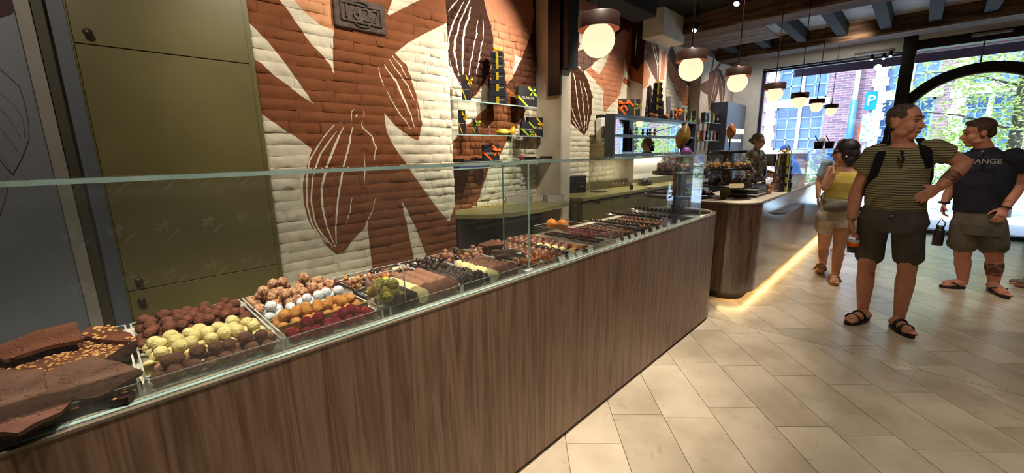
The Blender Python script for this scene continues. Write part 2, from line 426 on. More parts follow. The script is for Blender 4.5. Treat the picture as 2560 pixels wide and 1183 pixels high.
def bricks(wall, mu, u0, u1, z0, z1, L, h, joint=0.007, proud=0.013, skip=None, var=0.25, maxn=300, bond=0.5, jit=0.003, amp=0.005):
    n = 0; row = 0; z = z0; want = Vector((0, -1, 0)) if mu.ax == 1 else Vector((-1, 0, 0))
    rest = MB()
    while z < z1-0.02:
        hh = min(h*(0.93+0.14*R.random()), z1-z)
        u = u0 - (bond*L if row % 2 else 0)*(0.8+0.4*R.random())
        while u < u1-0.004:
            l = L*(1-var+2*var*R.random()); a, b = max(u, u0), min(u+l-joint, u1); u += l
            if b-a < 0.02: continue
            c, d = z+joint*0.5, z+hh-joint*0.5
            if skip and skip((a+b)/2, (c+d)/2): continue
            j = lambda k=jit: (R.random()-0.5)*2*k
            m1, m2 = a+(b-a)*0.33, a+(b-a)*0.67
            out = [(a+j(), c+j()), (m1, c+j()), (m2, c+j()), (b+j(), c+j()), (b+j(.002), (c+d)/2), (b+j(), d+j()), (m2, d+j()), (m1, d+j()), (a+j(), d+j()), (a+j(.002), (c+d)/2)]
            i = 0.011
            ex = [(a+i, c+i), (m1, c+i), (m2, c+i), (b-i, c+i), (b-i, d-i), (m2, d-i), (m1, d-i), (a+i, d-i)] + [(a+(b-a)*q+j(.01), (c+d)/2+j(.006)) for q in (0.2, 0.5, 0.8)]
            xs = [p[0] for p in out]; zs = [p[1] for p in out]
            vs_, fs_, mis = mu.cut(min(xs), min(zs), max(xs), max(zs), out, ex)
            pr = proud*(0.55+0.75*R.random()); tilt = (R.random()-0.5)*0.05; sd = R.random()*50
            mb = MB(); vv = []
            for v in vs_:
                e = min(v.x-a, b-v.x, v.y-c, d-v.y); t = max(0, min(1, e/0.009))
                vv.append(mu.pt(v.x, v.y, pr*(0.3+0.7*t) + t*(amp*nz(v.x*22, v.y*22, sd)+amp*.5*nz(v.x*60, v.y*60, sd)+tilt*(v.y-c))))
            mb.add(vv, fs_, mis, True); orient(mb, want)
            k = len(out); cm = mu.col((a+b)/2, (c+d)/2)
            side = [mu.pt(p[0], p[1], pr*0.3) for p in out] + [mu.pt(p[0], p[1], -0.006) for p in out]
            mb.add(side, [(q, k+q, k+(q+1) % k, (q+1) % k) for q in range(k)], [mu.col(*out[q]) for q in range(k)])
            n += 1
            if n <= maxn: part('brick', mb, PAINT, wall)
            else: rest.add(mb.v, mb.f, mb.mi, True)
        z += hh; row += 1
    if rest.v:
        o = part('brickwork', rest, PAINT, wall); o['kind'] = 'stuff'
    return n

# --- mural on the long wall: left bay (in front), traced shapes put on the wall plane
YM, YN, YP = 2.75, 3.10, 2.90
A = Mural(YM, base=BROWN)
A.poly(WHITE, [(600, 36), (616, 51), (636.5, 73), (667, 103.5), (691, 132), (713.6, 160), (738, 195), (756, 221), (769, 240), (784, 260), (750, 240), (722, 216), (685, 189), (651, 158), (629, 145), (600, 128)])
A.poly(WHITE, [(676, -30), (696, 0), (713.6, 18), (730, 42.6), (752, 77), (778.5, 111.5), (807, 142), (823, 162), (834.5, 186), (831, 142), (832, 79), (807, 65), (772, 42.6), (746, 16), (733, 0), (715, -30)])
A.poly(PEACH, [(715, -30), (733, 0), (746, 16), (772, 42.6), (807, 65), (832, 79), (835, 68), (828, 65), (825, 0), (823, -30)])
A.poly(WHITE, [(985, -30), (980, 0), (968, 34.5), (971, 39.5), (1049, 0), (1100, -30)])
A.poly(WHITE, [(986, 134), (1003.5, 152), (1013.6, 162), (1026, 195), (1038, 234), (1049, 273), (1053, 312), (1046, 349), (1040.6, 352), (1013, 335), (985, 312), (960, 282), (965, 329), (985, 368), (1013, 407), (1035, 441), (1063, 480), (1091, 519), (1121.5, 555), (1150, 480), (1150, 50), (1117, 57), (1082.5, 74), (1052, 89), (1022, 105)])
A.poly(WHITE, [(630, 268), (646, 279), (684, 307), (734, 340), (779.6, 372.6), (767, 413), (756, 457), (759, 507.5), (770, 552), (789.6, 580), (823, 622), (840, 635), (856.6, 630), (879, 602), (904, 577), (915, 558), (920.7, 591), (929, 660), (936, 760), (640, 760)])
A.poly(WHITE, [(1001.6, 501), (1015.5, 524), (1040.6, 574.5), (1063, 633), (1085, 700), (1046, 700), (1032, 636), (1015.5, 558)])
def z1_(l): return [(600+x/1.793, y/1.793) for x, y in l]
for l, w in (([(420, 560), (370, 620), (310, 720), (297, 800), (300, 920), (320, 1000), (350, 1050), (390, 1090)], .008), ([(430, 590), (360, 690), (325, 790), (318, 900), (335, 1000), (365, 1050), (415, 1105)], .010),
             ([(460, 570), (430, 640), (390, 740), (365, 840), (367, 920), (385, 1010), (425, 1105)], .012), ([(500, 570), (490, 640), (460, 760), (440, 880), (428, 1000), (430, 1095)], .013),
             ([(545, 540), (545, 570), (590, 610), (605, 660), (600, 720)], .008), ([(553, 665), (560, 760), (555, 835)], .006), ([(500, 885), (490, 950), (475, 1000)], .006), ([(607, 885), (590, 950), (560, 1010)], .007),
             ([(440, 550), (470, 552), (500, 553)], .007), ([(500, 545), (498, 500), (510, 490)], .006), ([(515, 528), (520, 518), (525, 512)], .006), ([(550, 525), (556, 510), (553, 495)], .006),
             ([(618, 305), (632, 360), (645, 387)], .007), ([(655, 405), (700, 490), (740, 545), (762, 580)], .007), ([(643, 290), (700, 370), (740, 460), (765, 520), (780, 570)], .013),
             ([(668, 265), (710, 330), (750, 385), (780, 450)], .009), ([(680, 250), (720, 300), (745, 350)], .009), ([(788, 465), (796, 500), (800, 540)], .006)):
    A.line(z1_(l), w)
MX0, MX1 = 0.745, 2.118
w1 = painted_slab('wall_left', A, MX0, MX1, 0.56, 3.28, 0.42, z_lo=0.0)
plq = (AY(830, 4, YM), AY(958, 86, YM))
skip = lambda u, z: False
bricks(w1, A, MX0, MX1, 0.58, 2.52, 0.25, 0.0655, joint=0.003, skip=skip, proud=0.012, var=0.45, jit=0.0055, amp=0.009)

# --- recessed niche with the glass shelves
Bm = Mural(YN, base=SALMON)
Bm.poly(WHITE, [(1040, 120), (1118, 160), (1126, 171), (1144, 204), (1172, 250), (1163, 310), (1130, 355), (1100, 400), (1040, 400)])
Bm.poly(DARK, [(1060, -60), (1220, -60), (1210, 0), (1216.5, 28.6), (1226, 66), (1232, 97), (1232, 132), (1225, 176), (1210, 204), (1188, 237), (1172.5, 250), (1144, 204), (1126, 171), (1100, 140), (1060, 60)])
Bm.poly(WHITE, [(1210, 210), (1188, 240), (1172, 252), (1163, 258), (1163, 310), (1172, 308), (1195, 285), (1232, 255), (1232, 230)])
Bm.poly(WHITE, [(1190, 720), (1190, 510), (1205, 470), (1225, 410), (1245, 397), (1262, 360), (1280, 335), (1295, 308), (1312, 280), (1323, 257), (1345, 240), (1440, 200), (1440, 720)])
Bm.poly(BROWN, [(1262, 215), (1234, 257), (1195, 288), (1170, 313), (1130, 355), (1090, 420), (1060, 560), (1060, 720), (1180, 720), (1190, 510), (1205, 470), (1225, 410), (1245, 397), (1262, 360), (1280, 335), (1295, 308), (1312, 280), (1323, 257), (1290, 205)])
Bm.poly(MID, [(1335, -40), (1331, 0), (1334, 39.6), (1328.6, 79), (1317.6, 110), (1304, 143), (1289, 176), (1276, 198), (1262, 215), (1290, 240), (1323, 257), (1352, 232), (1379, 215), (1400, 200), (1400, 158), (1353, 158), (1364, 110), (1377, 72), (1400, 10), (1400, -40)])
Bm.poly(WHITE, [(1287, 136), (1302, 147), (1290, 172), (1281, 190), (1283, 165)])
def z3_(l): return [(1100+x/4.549, y/4.549) for x, y in l]
for l, w in (([(205, 0), (140, 70), (80, 140)], .010), ([(270, 20), (180, 180), (120, 330), (95, 430), (95, 560)], .012), ([(340, 0), (215, 260), (190, 390), (170, 430), (155, 590), (175, 680), (210, 860)], .018),
             ([(350, 80), (320, 200), (275, 330), (260, 450), (250, 620), (255, 850)], .018), ([(420, 240), (410, 380), (380, 520), (345, 700), (325, 860)], .014), ([(485, 220), (490, 330), (485, 460), (450, 580), (430, 720), (400, 840)], .010), ([(100, 690), (150, 840), (220, 950)], .010)):
    Bm.line(z3_(l), w)
w2 = painted_slab('wall_left', Bm, 2.118, 3.58, 0.50, 3.28, 0.3, z_lo=0.0)
bricks(w2, Bm, 2.13, 3.575, 0.62, 2.70, 0.165, 0.0665, proud=0.017, var=0.3, maxn=290, jit=.005, amp=.010)

# --- second recess, right of the pier
Cm = Mural(YN, base=WHITE)
Cm.poly(SALMON, [(1420, -30), (1552, -30), (1550, 0), (1545, 12), (1540, 30), (1500, 27), (1437, 25), (1420, 20)])
Cm.poly(MID, [(1552, -30), (1640, -30), (1640, 110), (1580, 95), (1563, 74), (1545, 85), (1537, 95), (1545, 50), (1543, 25), (1550, 0)])
Cm.poly(ORANGE, [(1562, 142), (1570, 70), (1640, 70), (1640, 226), (1600, 212), (1580, 202), (1566, 178)])
Cm.poly(SALMON, [(1560, 73), (1542, 87), (1532, 114), (1522, 132), (1516, 154), (1489, 203), (1491, 213), (1508, 223), (1506.6, 272.5), (1511, 281), (1531, 258), (1550, 237), (1555, 208.6), (1560, 185), (1562, 142), (1568, 114), (1574, 83)])
Cm.poly(ORANGE, [(1556, 205), (1580, 222), (1640, 240), (1640, 228), (1585, 212), (1560, 192)])
Cm.poly(MAUVE, [(1420, 142), (1461, 120), (1507, 142), (1487, 154), (1475, 168), (1457, 180), (1420, 172)])
Cm.poly(SALMON, [(1475, 168), (1500, 190), (1489, 203), (1465, 178)])
Cm.poly(MID, [(1420, 178), (1438, 172), (1449, 170), (1460, 183), (1472, 209), (1480.5, 242), (1478, 282), (1470, 320), (1460, 339), (1449, 329), (1426, 308), (1420, 300)])
Cm.poly(MID, [(1425, 10), (1444, 36), (1449, 81), (1447, 122), (1425, 105)])
def z5_(l): return [(1380+x/4.227, 140+y/4.227) for x, y in l]
for l in ([(220, 160), (240, 260), (265, 470), (290, 640), (330, 790)], [(290, 260), (320, 420), (340, 650), (340, 790)], [(320, 270), (370, 430), (385, 560), (360, 760)], [(195, 520), (230, 640), (300, 770)], [(195, 640), (240, 720), (290, 790)], [(215, 100), (280, 115), (320, 170)]):
    Cm.line(z5_(l), 0.014)
w3 = painted_slab('wall_left', Cm, 3.75, 5.64, 0.5, 3.28, 0.3, z_lo=0.0)
bricks(w3, Cm, 3.80, 5.3, 0.95, 2.72, 0.20, 0.0665, proud=0.012, maxn=260)

# --- pilaster with the pod that runs round its corner
XPa, XPb = 5.64, 6.38
Dm = Mural(XPa, axis=0, base=PALE)
Dm.poly(MID, [(1560, -60), (1620, -60), (1620, 110), (1560, 110)])
Dm.poly(ORANGE, [(1560, 90), (1620, 95), (1620, 215), (1560, 195)])
Dm.poly(DARK, [(1593, 63), (1612, 60), (1613, 150), (1603, 162), (1593, 180), (1572, 154), (1569, 130), (1570, 101), (1578.5, 81)])
Dm.line([(1593, 80), (1590, 110), (1588, 140)], 0.012)
Em = Mural(YP, base=PALE)
Em.poly(MID, [(1600, -30), (1690, -30), (1690, 40), (1663, 52), (1635, 72), (1625, 55), (1600, 60)])
Em.poly(SALMON, [(1600, 165), (1615, 152), (1626, 185), (1618, 215), (1606, 225)])
Em.poly(MAUVE, [(1600, 67), (1623, 59), (1639, 89), (1647.5, 122), (1647.5, 203), (1642, 205), (1629, 182.5), (1615, 150), (1604, 162), (1598, 165)])
Em.poly(MAUVE, [(1640, 90), (1685, 108), (1680, 122), (1648, 112)])
Em.poly(SALMON, [(1655, 130), (1664, 125), (1660, 200), (1650, 200)])
def z4_(l): return [(1400+x/4.93, y/4.93) for x, y in l]
for l, w in (([(1040, 340), (1030, 560), (1005, 790)], .016), ([(1070, 330), (1070, 600), (1020, 760)], .014), ([(1060, 340), (1140, 560), (1200, 800), (1205, 980)], .02), ([(1080, 340), (1180, 600), (1215, 800)], .018), ([(1110, 300), (1150, 360), (1180, 430)], .012)):
    Em.line(z4_(l), w)
w4 = painted_slab("wall_left", Em, XPa+.006, XPb, 0.5, 3.28, 0.4, z_lo=0.0)
painted_slab('pilaster_side', Dm, YP+0.001, YN+0.05, 0.0, 3.28, 0.06, parent=w4)
# --- brick field between the pilasters, and the last bay by the street
Fm = Mural(YN, base=WHITE)
Fm.poly(SALMON, [(1670, 137), (1690, 157), (1710, 198), (1722, 238), (1722, 265), (1706, 263), (1694, 243), (1681, 210), (1670, 190)])
Fm.poly(MAUVE, [(1670, 137), (1679, 111), (1698, 157), (1752, 210), (1760, 226), (1734, 228), (1702, 198)])
XQ = 7.78
w5 = painted_slab('wall_left', Fm, XPb, XQ, 0.5, 3.28, 0.3, z_lo=0.0)
bricks(w5, Fm, XPb+.02, XQ-.02, 1.80, 2.66, 0.20, 0.068, proud=0.014, maxn=200)
Gm = Mural(YP, base=PALE)
Gm.poly(MAUVE, [(1773, 180), (1771, 200), (1752, 210), (1752, 226), (1763, 235), (1769, 236), (1772, 280), (1785, 261), (1793, 238), (1797, 218), (1799, 249), (1805, 264), (1812, 238), (1813, 202), (1803, 176), (1795, 169.5)])
Gm.poly(MAUVE, [(1776.7, 181.7), (1783, 145), (1787, 145), (1780, 181.7)]); Gm.poly(MAUVE, [(1787, 173.6), (1801, 153), (1844, 155), (1831, 165.5), (1805, 157), (1793, 173.6)])
Gm.poly(MAUVE, [(1762, 117), (1809, 135), (1801, 153), (1783, 145), (1762, 135)])
def z6_(l): return [(1580+x/4.93, 60+y/4.93) for x, y in l]
for l in ([(1050, 590), (1000, 800), (950, 1050)], [(1060, 590), (1030, 800), (1000, 950)], [(1075, 600), (1120, 800), (1115, 980)]): Gm.line(z6_(l), 0.02, PALE)
w6 = painted_slab('wall_left', Gm, XQ, XF, 0.5, 3.28, 0.4, z_lo=0.0)

# --- carved date stone
A0, A1 = AY(828, -2, YM), AY(962, 90, YM)
px0, px1 = A0.x, A1.x; pz0, pz1 = AY(962, 90, YM).z, AY(830, -4, YM).z
pz0 = (AY(829, 66, YM).z+AY(961, 90, YM).z)/2; pz1 = (AY(828, -12, YM).z+AY(958, 12, YM).z)/2
m_stone = M('grey_brown_stone', (96, 82, 74), (70, 58, 52), 30, 0.85, bump=0.6, bscale=60, coords='Position')
t = thing('date_stone', ((px0+px1)/2, YM-.02, pz0), 'carved grey stone plaque with the date 1627, set in the painted brick wall', 'plaque')
mb = MB().box((px0, YM-.030, pz0), (px1, YM+.02, pz1), 0.006); part('slab', mb, m_stone, t)
cw, ch = (px0+px1)/2, (pz0+pz1)/2; wx, wz = (px1-px0)*0.40, (pz1-pz0)*0.30
mb = MB()
for (a, b, c, d) in ((-wx, -wz, wx, -wz+.010), (-wx, wz-.010, wx, wz), (-wx, -wz, -wx+.010, wz), (wx-.010, -wz, wx, wz)):
    mb.box((cw+a, YM-.042, ch+b), (cw+c, YM-.028, ch+d), 0.003)
for q in range(9):
    for sgn in (1, -1):
        a = PI*q/8; b = PI*(q+1)/8
        mb.tube([(cw+.05*math.cos(a), YM-.036, ch+sgn*(wz+.018*math.sin(a))), (cw+.05*math.cos(b), YM-.036, ch+sgn*(wz+.018*math.sin(b)))], 0.006, 6)
part('raised_border', mb, m_stone, t)
for i, c in enumerate('1627'):
    o = inst('numeral', textmesh(c, 0.115, m_stone, 0.006), (cw-wx*0.72+i*wx*0.48-t.location.x, -.034+.02, ch-pz0), (PI/2, 0, 0), parent=t)

# --- pier and black steel post between the two recesses
mb = MB().box((3.58, YM, 0), (3.75, YN+.2, 3.28), 0.008); o = part('wall_left', mb, m_cream); o['kind'] = 'structure'
sp = thing('steel_post', (3.66, YM, 1.98), 'black steel post hanging down the top of the cream pier beside the glass shelves', 'post')
zb1 = AY(1418, 170, YM-.08).z; zb2 = AY(1392, 236, YM+.02).z
part('front_flange', MB().box((3.575, YM-.09, zb1), (3.74, YM-.002, 3.28), 0.004), m_black, sp)
part('rear_flange', MB().box((3.545, YM-.002, zb2), (3.578, YM+.16, 3.28), 0.004), m_black, sp)

# ------------------------------------------------------------------ left end: tall olive cabinet and the wall beside it
cb = thing('tall_cabinet', (0.39, 2.9, 0), 'tall olive green built-in cabinet with round dark knobs beside the mural wall', 'cabinet')
part('body', MB().box((0.035, 2.715, 0), (0.742, 3.2, 3.28), 0.003), m_olive, cb)
part('shadow_gap', MB().box((0.042, 2.7125, 0.05), (0.712, 2.7165, 3.26)), m_gap, cb)
def cdoor(z0, z1, kx, kz):
    d = part('door', MB().box((0.044, 2.694, z0), (0.709, 2.713, z1), 0.0015), m_olive, cb)
    k = MB().lathe([(0.0, 0.03), (0.014, 0.03), (0.017, 0.024), (0.015, 0.016), (0.007, 0.012), (0.007, 0), (0, 0)], n=16)
    k.xf(Matrix.Translation((kx, 2.694, kz)) @ Matrix.Rotation(PI/2, 4, 'X')); part('knob', k, m_knob, d)
cdoor(1.932, 3.25, 0.092, 1.975); cdoor(0.790, 1.928, 0.088, 0.836); cdoor(0.04, 0.786, 0.084, 0.735)
m_bluegrey = M('blue_grey_paint', (112, 118, 128), (102, 108, 118), 2, 0.6, coords='Position')
m_olive_dk = M('dark_olive_paint', (72, 68, 50), (64, 60, 44), 5, 0.6, coords='Position')
m_lightgrey = M('light_grey_trim', (150, 146, 138), (140, 136, 128), 5, 0.6, coords='Position')
m_panel = M('pale_printed_panel', (126, 130, 138), (114, 120, 130), 1.5, 0.5, coords='Position')
mb = MB().box((-2.5, 2.76, 0), (0.036, 3.2, 3.28)); o = part('wall_left', mb, m_bluegrey); o['kind'] = 'structure'
o = part('trim_1', MB().box((-0.062, 2.70, 0), (-0.026, 2.765, 3.28), 0.002), m_olive_dk); o['kind'] = 'structure'
o = part('trim_2', MB().box((-0.107, 2.68, 0), (-0.063, 2.765, 3.28), 0.002), m_lightgrey); o['kind'] = 'structure'
wp = thing('wall_panel', (-0.6, 2.74, 0.3), 'pale grey printed wall panel with a brown outlined leaf, left of the tall cabinet', 'panel')
part('panel', MB().box((-1.4, 2.70, 0.05), (-0.109, 2.76, 3.25), 0.002), m_panel, wp)
m_leaf = M('brown_print', (120, 84, 64), (100, 68, 52), 20, 0.7); m_maroon = M('maroon_print', (62, 36, 36), (52, 28, 28), 10, 0.7)
mb = MB()
def pl(pts, w): mb.tube([tuple(AY(x, y, 2.699)) for x, y in pts], w, 6, flat=(1, 0.3))
pl([(0, 172), (25, 195), (48, 215), (62, 260), (72, 310), (72, 350), (55, 395), (32, 437)], 0.0045); pl([(-30, 360), (0, 400), (30, 436)], 0.004)
pl([(0, 232), (35, 262), (58, 300), (62, 345)], 0.002); pl([(0, 272), (30, 305), (52, 345)], 0.002); pl([(0, 320), (25, 350), (45, 380)], 0.002); pl([(0, 385), (15, 405), (28, 430)], 0.002); pl([(20, 440), (18, 480), (0, 540)], 0.004)
part('leaf_outline', mb, m_leaf, wp)
mb = MB().prism([(p.x, p.z) for p in [AY(-80, -80, 2.7), AY(-80, 36, 2.7), AY(0, 45, 2.7), AY(30, 36, 2.7), AY(37, 20, 2.7), AY(36, -80, 2.7)]], 2.6985, 2.7, axis=1); part('dark_pod_print', mb, m_maroon, wp)

# ------------------------------------------------------------------ floor: limestone planks laid at 45 degrees
m_grout = M('grout', (120, 106, 88), (104, 92, 76), 40, 0.9, coords='Position')
def stone_mat():
    m = bpy.data.materials.new('limestone_tile'); m.use_nodes = True; t = m.node_tree; b = t.nodes['Principled BSDF']
    g = t.nodes.new('ShaderNodeNewGeometry'); oi = t.nodes.new('ShaderNodeObjectInfo')
    n1 = t.nodes.new('ShaderNodeTexNoise'); n1.inputs['Scale'].default_value = 3.0; n1.inputs['Detail'].default_value = 6
    n2 = t.nodes.new('ShaderNodeTexNoise'); n2.inputs['Scale'].default_value = 16; n2.inputs['Detail'].default_value = 8; n2.inputs['Distortion'].default_value = 0.8
    ad = t.nodes.new('ShaderNodeVectorMath'); ad.operation = 'ADD'
    cm = t.nodes.new('ShaderNodeCombineXYZ'); sc = t.nodes.new('ShaderNodeMath'); sc.operation = 'MULTIPLY'; sc.inputs[1].default_value = 40
    t.links.new(oi.outputs['Random'], sc.inputs[0]); t.links.new(sc.outputs[0], cm.inputs[2])
    t.links.new(g.outputs['Position'], ad.inputs[0]); t.links.new(cm.outputs[0], ad.inputs[1])
    for n in (n1, n2): t.links.new(ad.outputs[0], n.inputs['Vector'])
    r = t.nodes.new('ShaderNodeValToRGB'); e = r.color_ramp.elements
    e[0].position = 0.30; e[0].color = (*lin((176, 160, 138)), 1); e[1].position = 0.62; e[1].color = (*lin((204, 190, 168)), 1)
    t.links.new(n1.outputs['Fac'], r.inputs[0])
    r2 = t.nodes.new('ShaderNodeValToRGB'); e = r2.color_ramp.elements
    e[0].position = 0.62; e[0].color = (0, 0, 0, 1); e[1].position = 0.74; e[1].color = (0.35, 0.35, 0.35, 1)
    t.links.new(n2.outputs['Fac'], r2.inputs[0])
    mx = t.nodes.new('ShaderNodeMix'); mx.data_type = 'RGBA'; t.links.new(r2.outputs[0], mx.inputs['Factor']); t.links.new(r.outputs[0], mx.inputs['A']); mx.inputs['B'].default_value = (*lin((134, 116, 94)), 1)
    hsv = t.nodes.new('ShaderNodeHueSaturation'); mr = t.nodes.new('ShaderNodeMapRange'); mr.inputs[3].default_value = 0.86; mr.inputs[4].default_value = 1.05
    t.links.new(oi.outputs['Random'], mr.inputs[0]); t.links.new(mr.outputs[0], hsv.inputs['Value']); t.links.new(mx.outputs['Result'], hsv.inputs['Color'])
    t.links.new(hsv.outputs[0], b.inputs['Base Color'])
    b.inputs['Roughness'].default_value = 0.26; b.inputs['Specular IOR Level'].default_value = 0.42
    bp = t.nodes.new('ShaderNodeBump'); bp.inputs['Strength'].default_value = 0.03; bp.inputs['Distance'].default_value = 0.01; t.links.new(n2.outputs['Fac'], bp.inputs['Height']); t.links.new(bp.outputs[0], b.inputs['Normal'])
    return m
m_tile = stone_mat()
fl = part('floor', MB().box((-2.5, -4.2, -0.2), (XF+.15, 3.3, -0.006)), m_grout); fl['kind'] = 'structure'
ang = math.radians(42.8); U = Vector((math.cos(ang), math.sin(ang))); V_ = Vector((-math.sin(ang), math.cos(ang)))
TW = 0.2765; XJ = 3.575; J = 0.0016
def clip(poly, ax, val, keep_less):
    out = []
    for i in range(len(poly)):
        a, b = poly[i], poly[(i+1) % len(poly)]; da, db = (a[ax]-val), (b[ax]-val)
        if keep_less: da, db = -da, -db
        if da >= 0: out.append(a)
        if (da > 0 > db) or (da < 0 < db):
            t = da/(da-db); out.append((a[0]+(b[0]-a[0])*t, a[1]+(b[1]-a[1])*t))
    return out
tiles = []
v0 = Vector((1.495, 1.109)).dot(V_)
for zone in (0, 1):
    for k in range(-45, 40):
        va = v0 + k*TW + (0.11 if zone else 0); rr = random.Random(k*7+zone); u = -6 + rr.random()*0.6
        while u < 13:
            ln = rr.choice((0.5, 0.56, 0.56, 0.62)); q = [(u+J, va+J), (u+ln-J, va+J), (u+ln-J, va+TW-J), (u+J, va+TW-J)]; u += ln
            P = [tuple(U*a+V_*b) for a, b in q]
            P = clip(P, 0, XJ-(0.0025 if zone == 0 else -0.0025), zone == 0)
            for ax, val, less in ((0, -2.4, False), (0, XF-.02, True), (1, -4.1, False), (1, 2.55, True)):
                if len(P) < 3: break
                P = clip(P, ax, val, less)
            if len(P) < 3: continue
            cxx = sum(p[0] for p in P)/len(P); cyy = sum(p[1] for p in P)/len(P)
            d = Vector((cxx, cyy, 0))-CAM; dep = d.dot(_fw)
            vis = False
            if dep > 0.3:
                for p in P+[(cxx, cyy)]:
                    w = Vector((p[0], p[1], 0))-CAM
                    if w.dot(_fw) > 0.2:
                        s_ = proj((p[0], p[1], 0))
                        if -60 < s_[0] < 2620 and s_[1] < 1260 and p[1] < 1.15: vis = True
            ar = 0.5*abs(sum(P[i][0]*P[(i+1) % len(P)][1]-P[(i+1) % len(P)][0]*P[i][1] for i in range(len(P))))
            tiles.append(((ar/dep**2 if vis else -1), P))
tiles.sort(key=lambda q: -q[0])
rest = MB()
for i, (s_, P) in enumerate(tiles):
    if s_ > 0 and i < 285: part('tile', MB().prism(P, -0.006, 0.0), m_tile, fl)
    else: rest.prism(P, -0.006, 0.0)
o = part('tile_field', rest, m_tile, fl); o['kind'] = 'stuff'

# ------------------------------------------------------------------ ceiling
ce = part('ceiling', MB().box((-2.5, -4.2, CEIL), (XF+.3, 3.4, CEIL+.5)), m_dark_ceil); ce['kind'] = 'structure'
ZB = 3.03
xa1 = AZ(2200, 102, ZB).x; xb1 = AZ(2000, 48, ZB).x
def beam(name, lo, hi, m, bev=0.02):
    mb = MB(); n = 14
    return part(name, MB().box(lo, hi, bev), m, ce)
beam('beam', (xa1-.42, -4.1, ZB), (xa1, 3.0, CEIL+.01), m_oldbeam)
beam('beam', (xb1-.40, -4.1, ZB), (xb1, 3.0, CEIL+.01), m_oldbeam)
beam('beam', (3.55, -4.1, ZB+.03), (4.0, 3.0, CEIL+.01), m_joist)
beam('beam', (0.9, -4.1, ZB+.03), (1.3, 3.0, CEIL+.01), m_joist)
for k in range(14):
    y = -4.0+k*0.5
    part('joist', MB().box((xb1, y, 3.10), (xa1-.42, y+.13, CEIL+.01), 0.006), m_joist, ce)
part('white_board', MB().box((xb1, -4.05, CEIL-.012), (xa1-.42, 2.9, CEIL+.004)), m_whitepanel, ce)
for k in range(5):
    x = xb1+.01+k*0.22
    part('board', MB().box((x, 1.75, 3.085), (x+.212, 3.0, 3.10), 0.003), m_greywood, ce)
# plastered corbel over the first pilaster
c0 = AY(1660, 87, 2.62); c1 = AY(1704, 110, 2.62)
o = part('trim_3', MB().box((c0.x-.05, 2.62, c0.z-.01), (c1.x+.1, YP+.01, CEIL-.001), 0.01), m_cream); o['kind'] = 'structure'
# beam stub over the pier bay
b0 = AY(1552, 6, 2.45); b1 = AY(1642, 36, 2.45)
o = part('trim_4', MB().box((b0.x-.2, 2.45, (b0.z+b1.z)/2), (b1.x, 2.75, CEIL), 0.01), m_joist); o['kind'] = 'structure'

# ------------------------------------------------------------------ the walls out of view
for nme, lo, hi in (('wall_right', (-2.5, -4.4, 0), (XF+.3, -4.2, CEIL)), ('wall_near', (-2.7, -4.4, 0), (-2.5, 3.3, CEIL))):
    o = part(nme, MB().box(lo, hi), m_cream); o['kind'] = 'structure'
# ------------------------------------------------------------------ street front: window, post, arched door
g_pane = glassmat('window_glass', (0.97, 0.985, 1.0), 0.05)
m_white = M('white_paint', (228, 230, 232), (214, 217, 220), 8, 0.6, coords='Position')
K = XF/9.8
YW0, YW1, ZW1, YPa, YPb = 0.40*K, 2.47*K, 2.96, 0.235*K, 0.405*K
o = part('wall_far', MB().box((XF, YW1, 0), (XF+.3, 3.3, CEIL)).box((XF, YPb, ZW1), (XF+.3, YW1, CEIL)).box((XF, YPb, 0), (XF+.3, YW1, 0.28)).box((XF, -4.4, 3.06), (XF+.3, YPb, CEIL)).box((XF, -4.4, 0), (XF+.3, -2.35, 3.06)), m_white); o['kind'] = 'structure'
o = part('window_1', MB().box((XF+.10, YW1-.05, .28), (XF+.17, YW1, ZW1), .003).box((XF+.10, YPb, ZW1-.06), (XF+.17, YW1, ZW1), .003).box((XF+.10, YPb, .28), (XF+.17, YW1, .36), .003), m_frame); o['kind'] = 'structure'
part('pane', MB().box((XF+.13, YPb, .36), (XF+.138, YW1-.05, ZW1-.06)), g_pane, o)
o = part('trim_5', MB().box((XF-.02, YPa, 0), (XF+.2, YPb, 3.2), .006), m_frame); o['kind'] = 'structure'
o = part('trim_6', MB().box((XF-.01, -4.2, 2.94), (XF+.2, YPa, 3.08), .006), m_frame); o['kind'] = 'structure'
# arched door frame
yc, zc, ro, ri = -0.575*K, 1.62, 1.03, 0.885
mb = MB(); n = 28; N0 = []
for i in range(n+1):
    a = PI*i/n
    for r_ in (ro, ri): N0.append((yc+r_*math.cos(a), zc+r_*math.sin(a)))
for x in (XF+.04, XF+.14): mb.add([(x, y, z) for y, z in N0], [])
m2 = 2*(n+1); F = []
for i in range(n):
    a, b, c, d = 2*i, 2*i+1, 2*i+3, 2*i+2
    F += [(a, b, c, d), (m2+a, m2+d, m2+c, m2+b), (a, d, m2+d, m2+a), (b, m2+b, m2+c, c)]
mb.f = []; mb.mi = []; mb.sm = []
mb2 = MB(); mb2.add(mb.v, F)
for s_ in (1, -1):
    ya, yb = sorted((yc+s_*ri, yc+s_*ro)); mb2.box((XF+.04, ya, 0), (XF+.14, yb, zc))
dr = part('door_1', mb2, m_frame); dr['kind'] = 'structure'
mb = MB(); mb.tube([(XF+.03, yc+(ri-.012)*math.cos(PI*i/28), zc+(ri-.012)*math.sin(PI*i/28)) for i in range(29)], 0.012, 6); part('glazing_bead', mb, m_lightgrey, dr)
part('fanlight_bar', MB().box((XF+.05, -.52*K, 2.50), (XF+.07, -.50*K, 2.96)), m_bluegrey, dr)
part('pane', MB().box((XF+.09, -2.3, .06), (XF+.097, YPa, 2.94)), g_pane, dr)
part('threshold', MB().box((XF-.02, -2.35, -.004), (XF+.16, YPa, .06), .004), M('slate_sill', (70, 84, 104), (60, 72, 92), 8, .5), dr)
o = part('door_2', MB().box((8.66, -1.36, .01), (9.52, -1.30, 2.3), .006), m_frame); o['kind'] = 'structure'
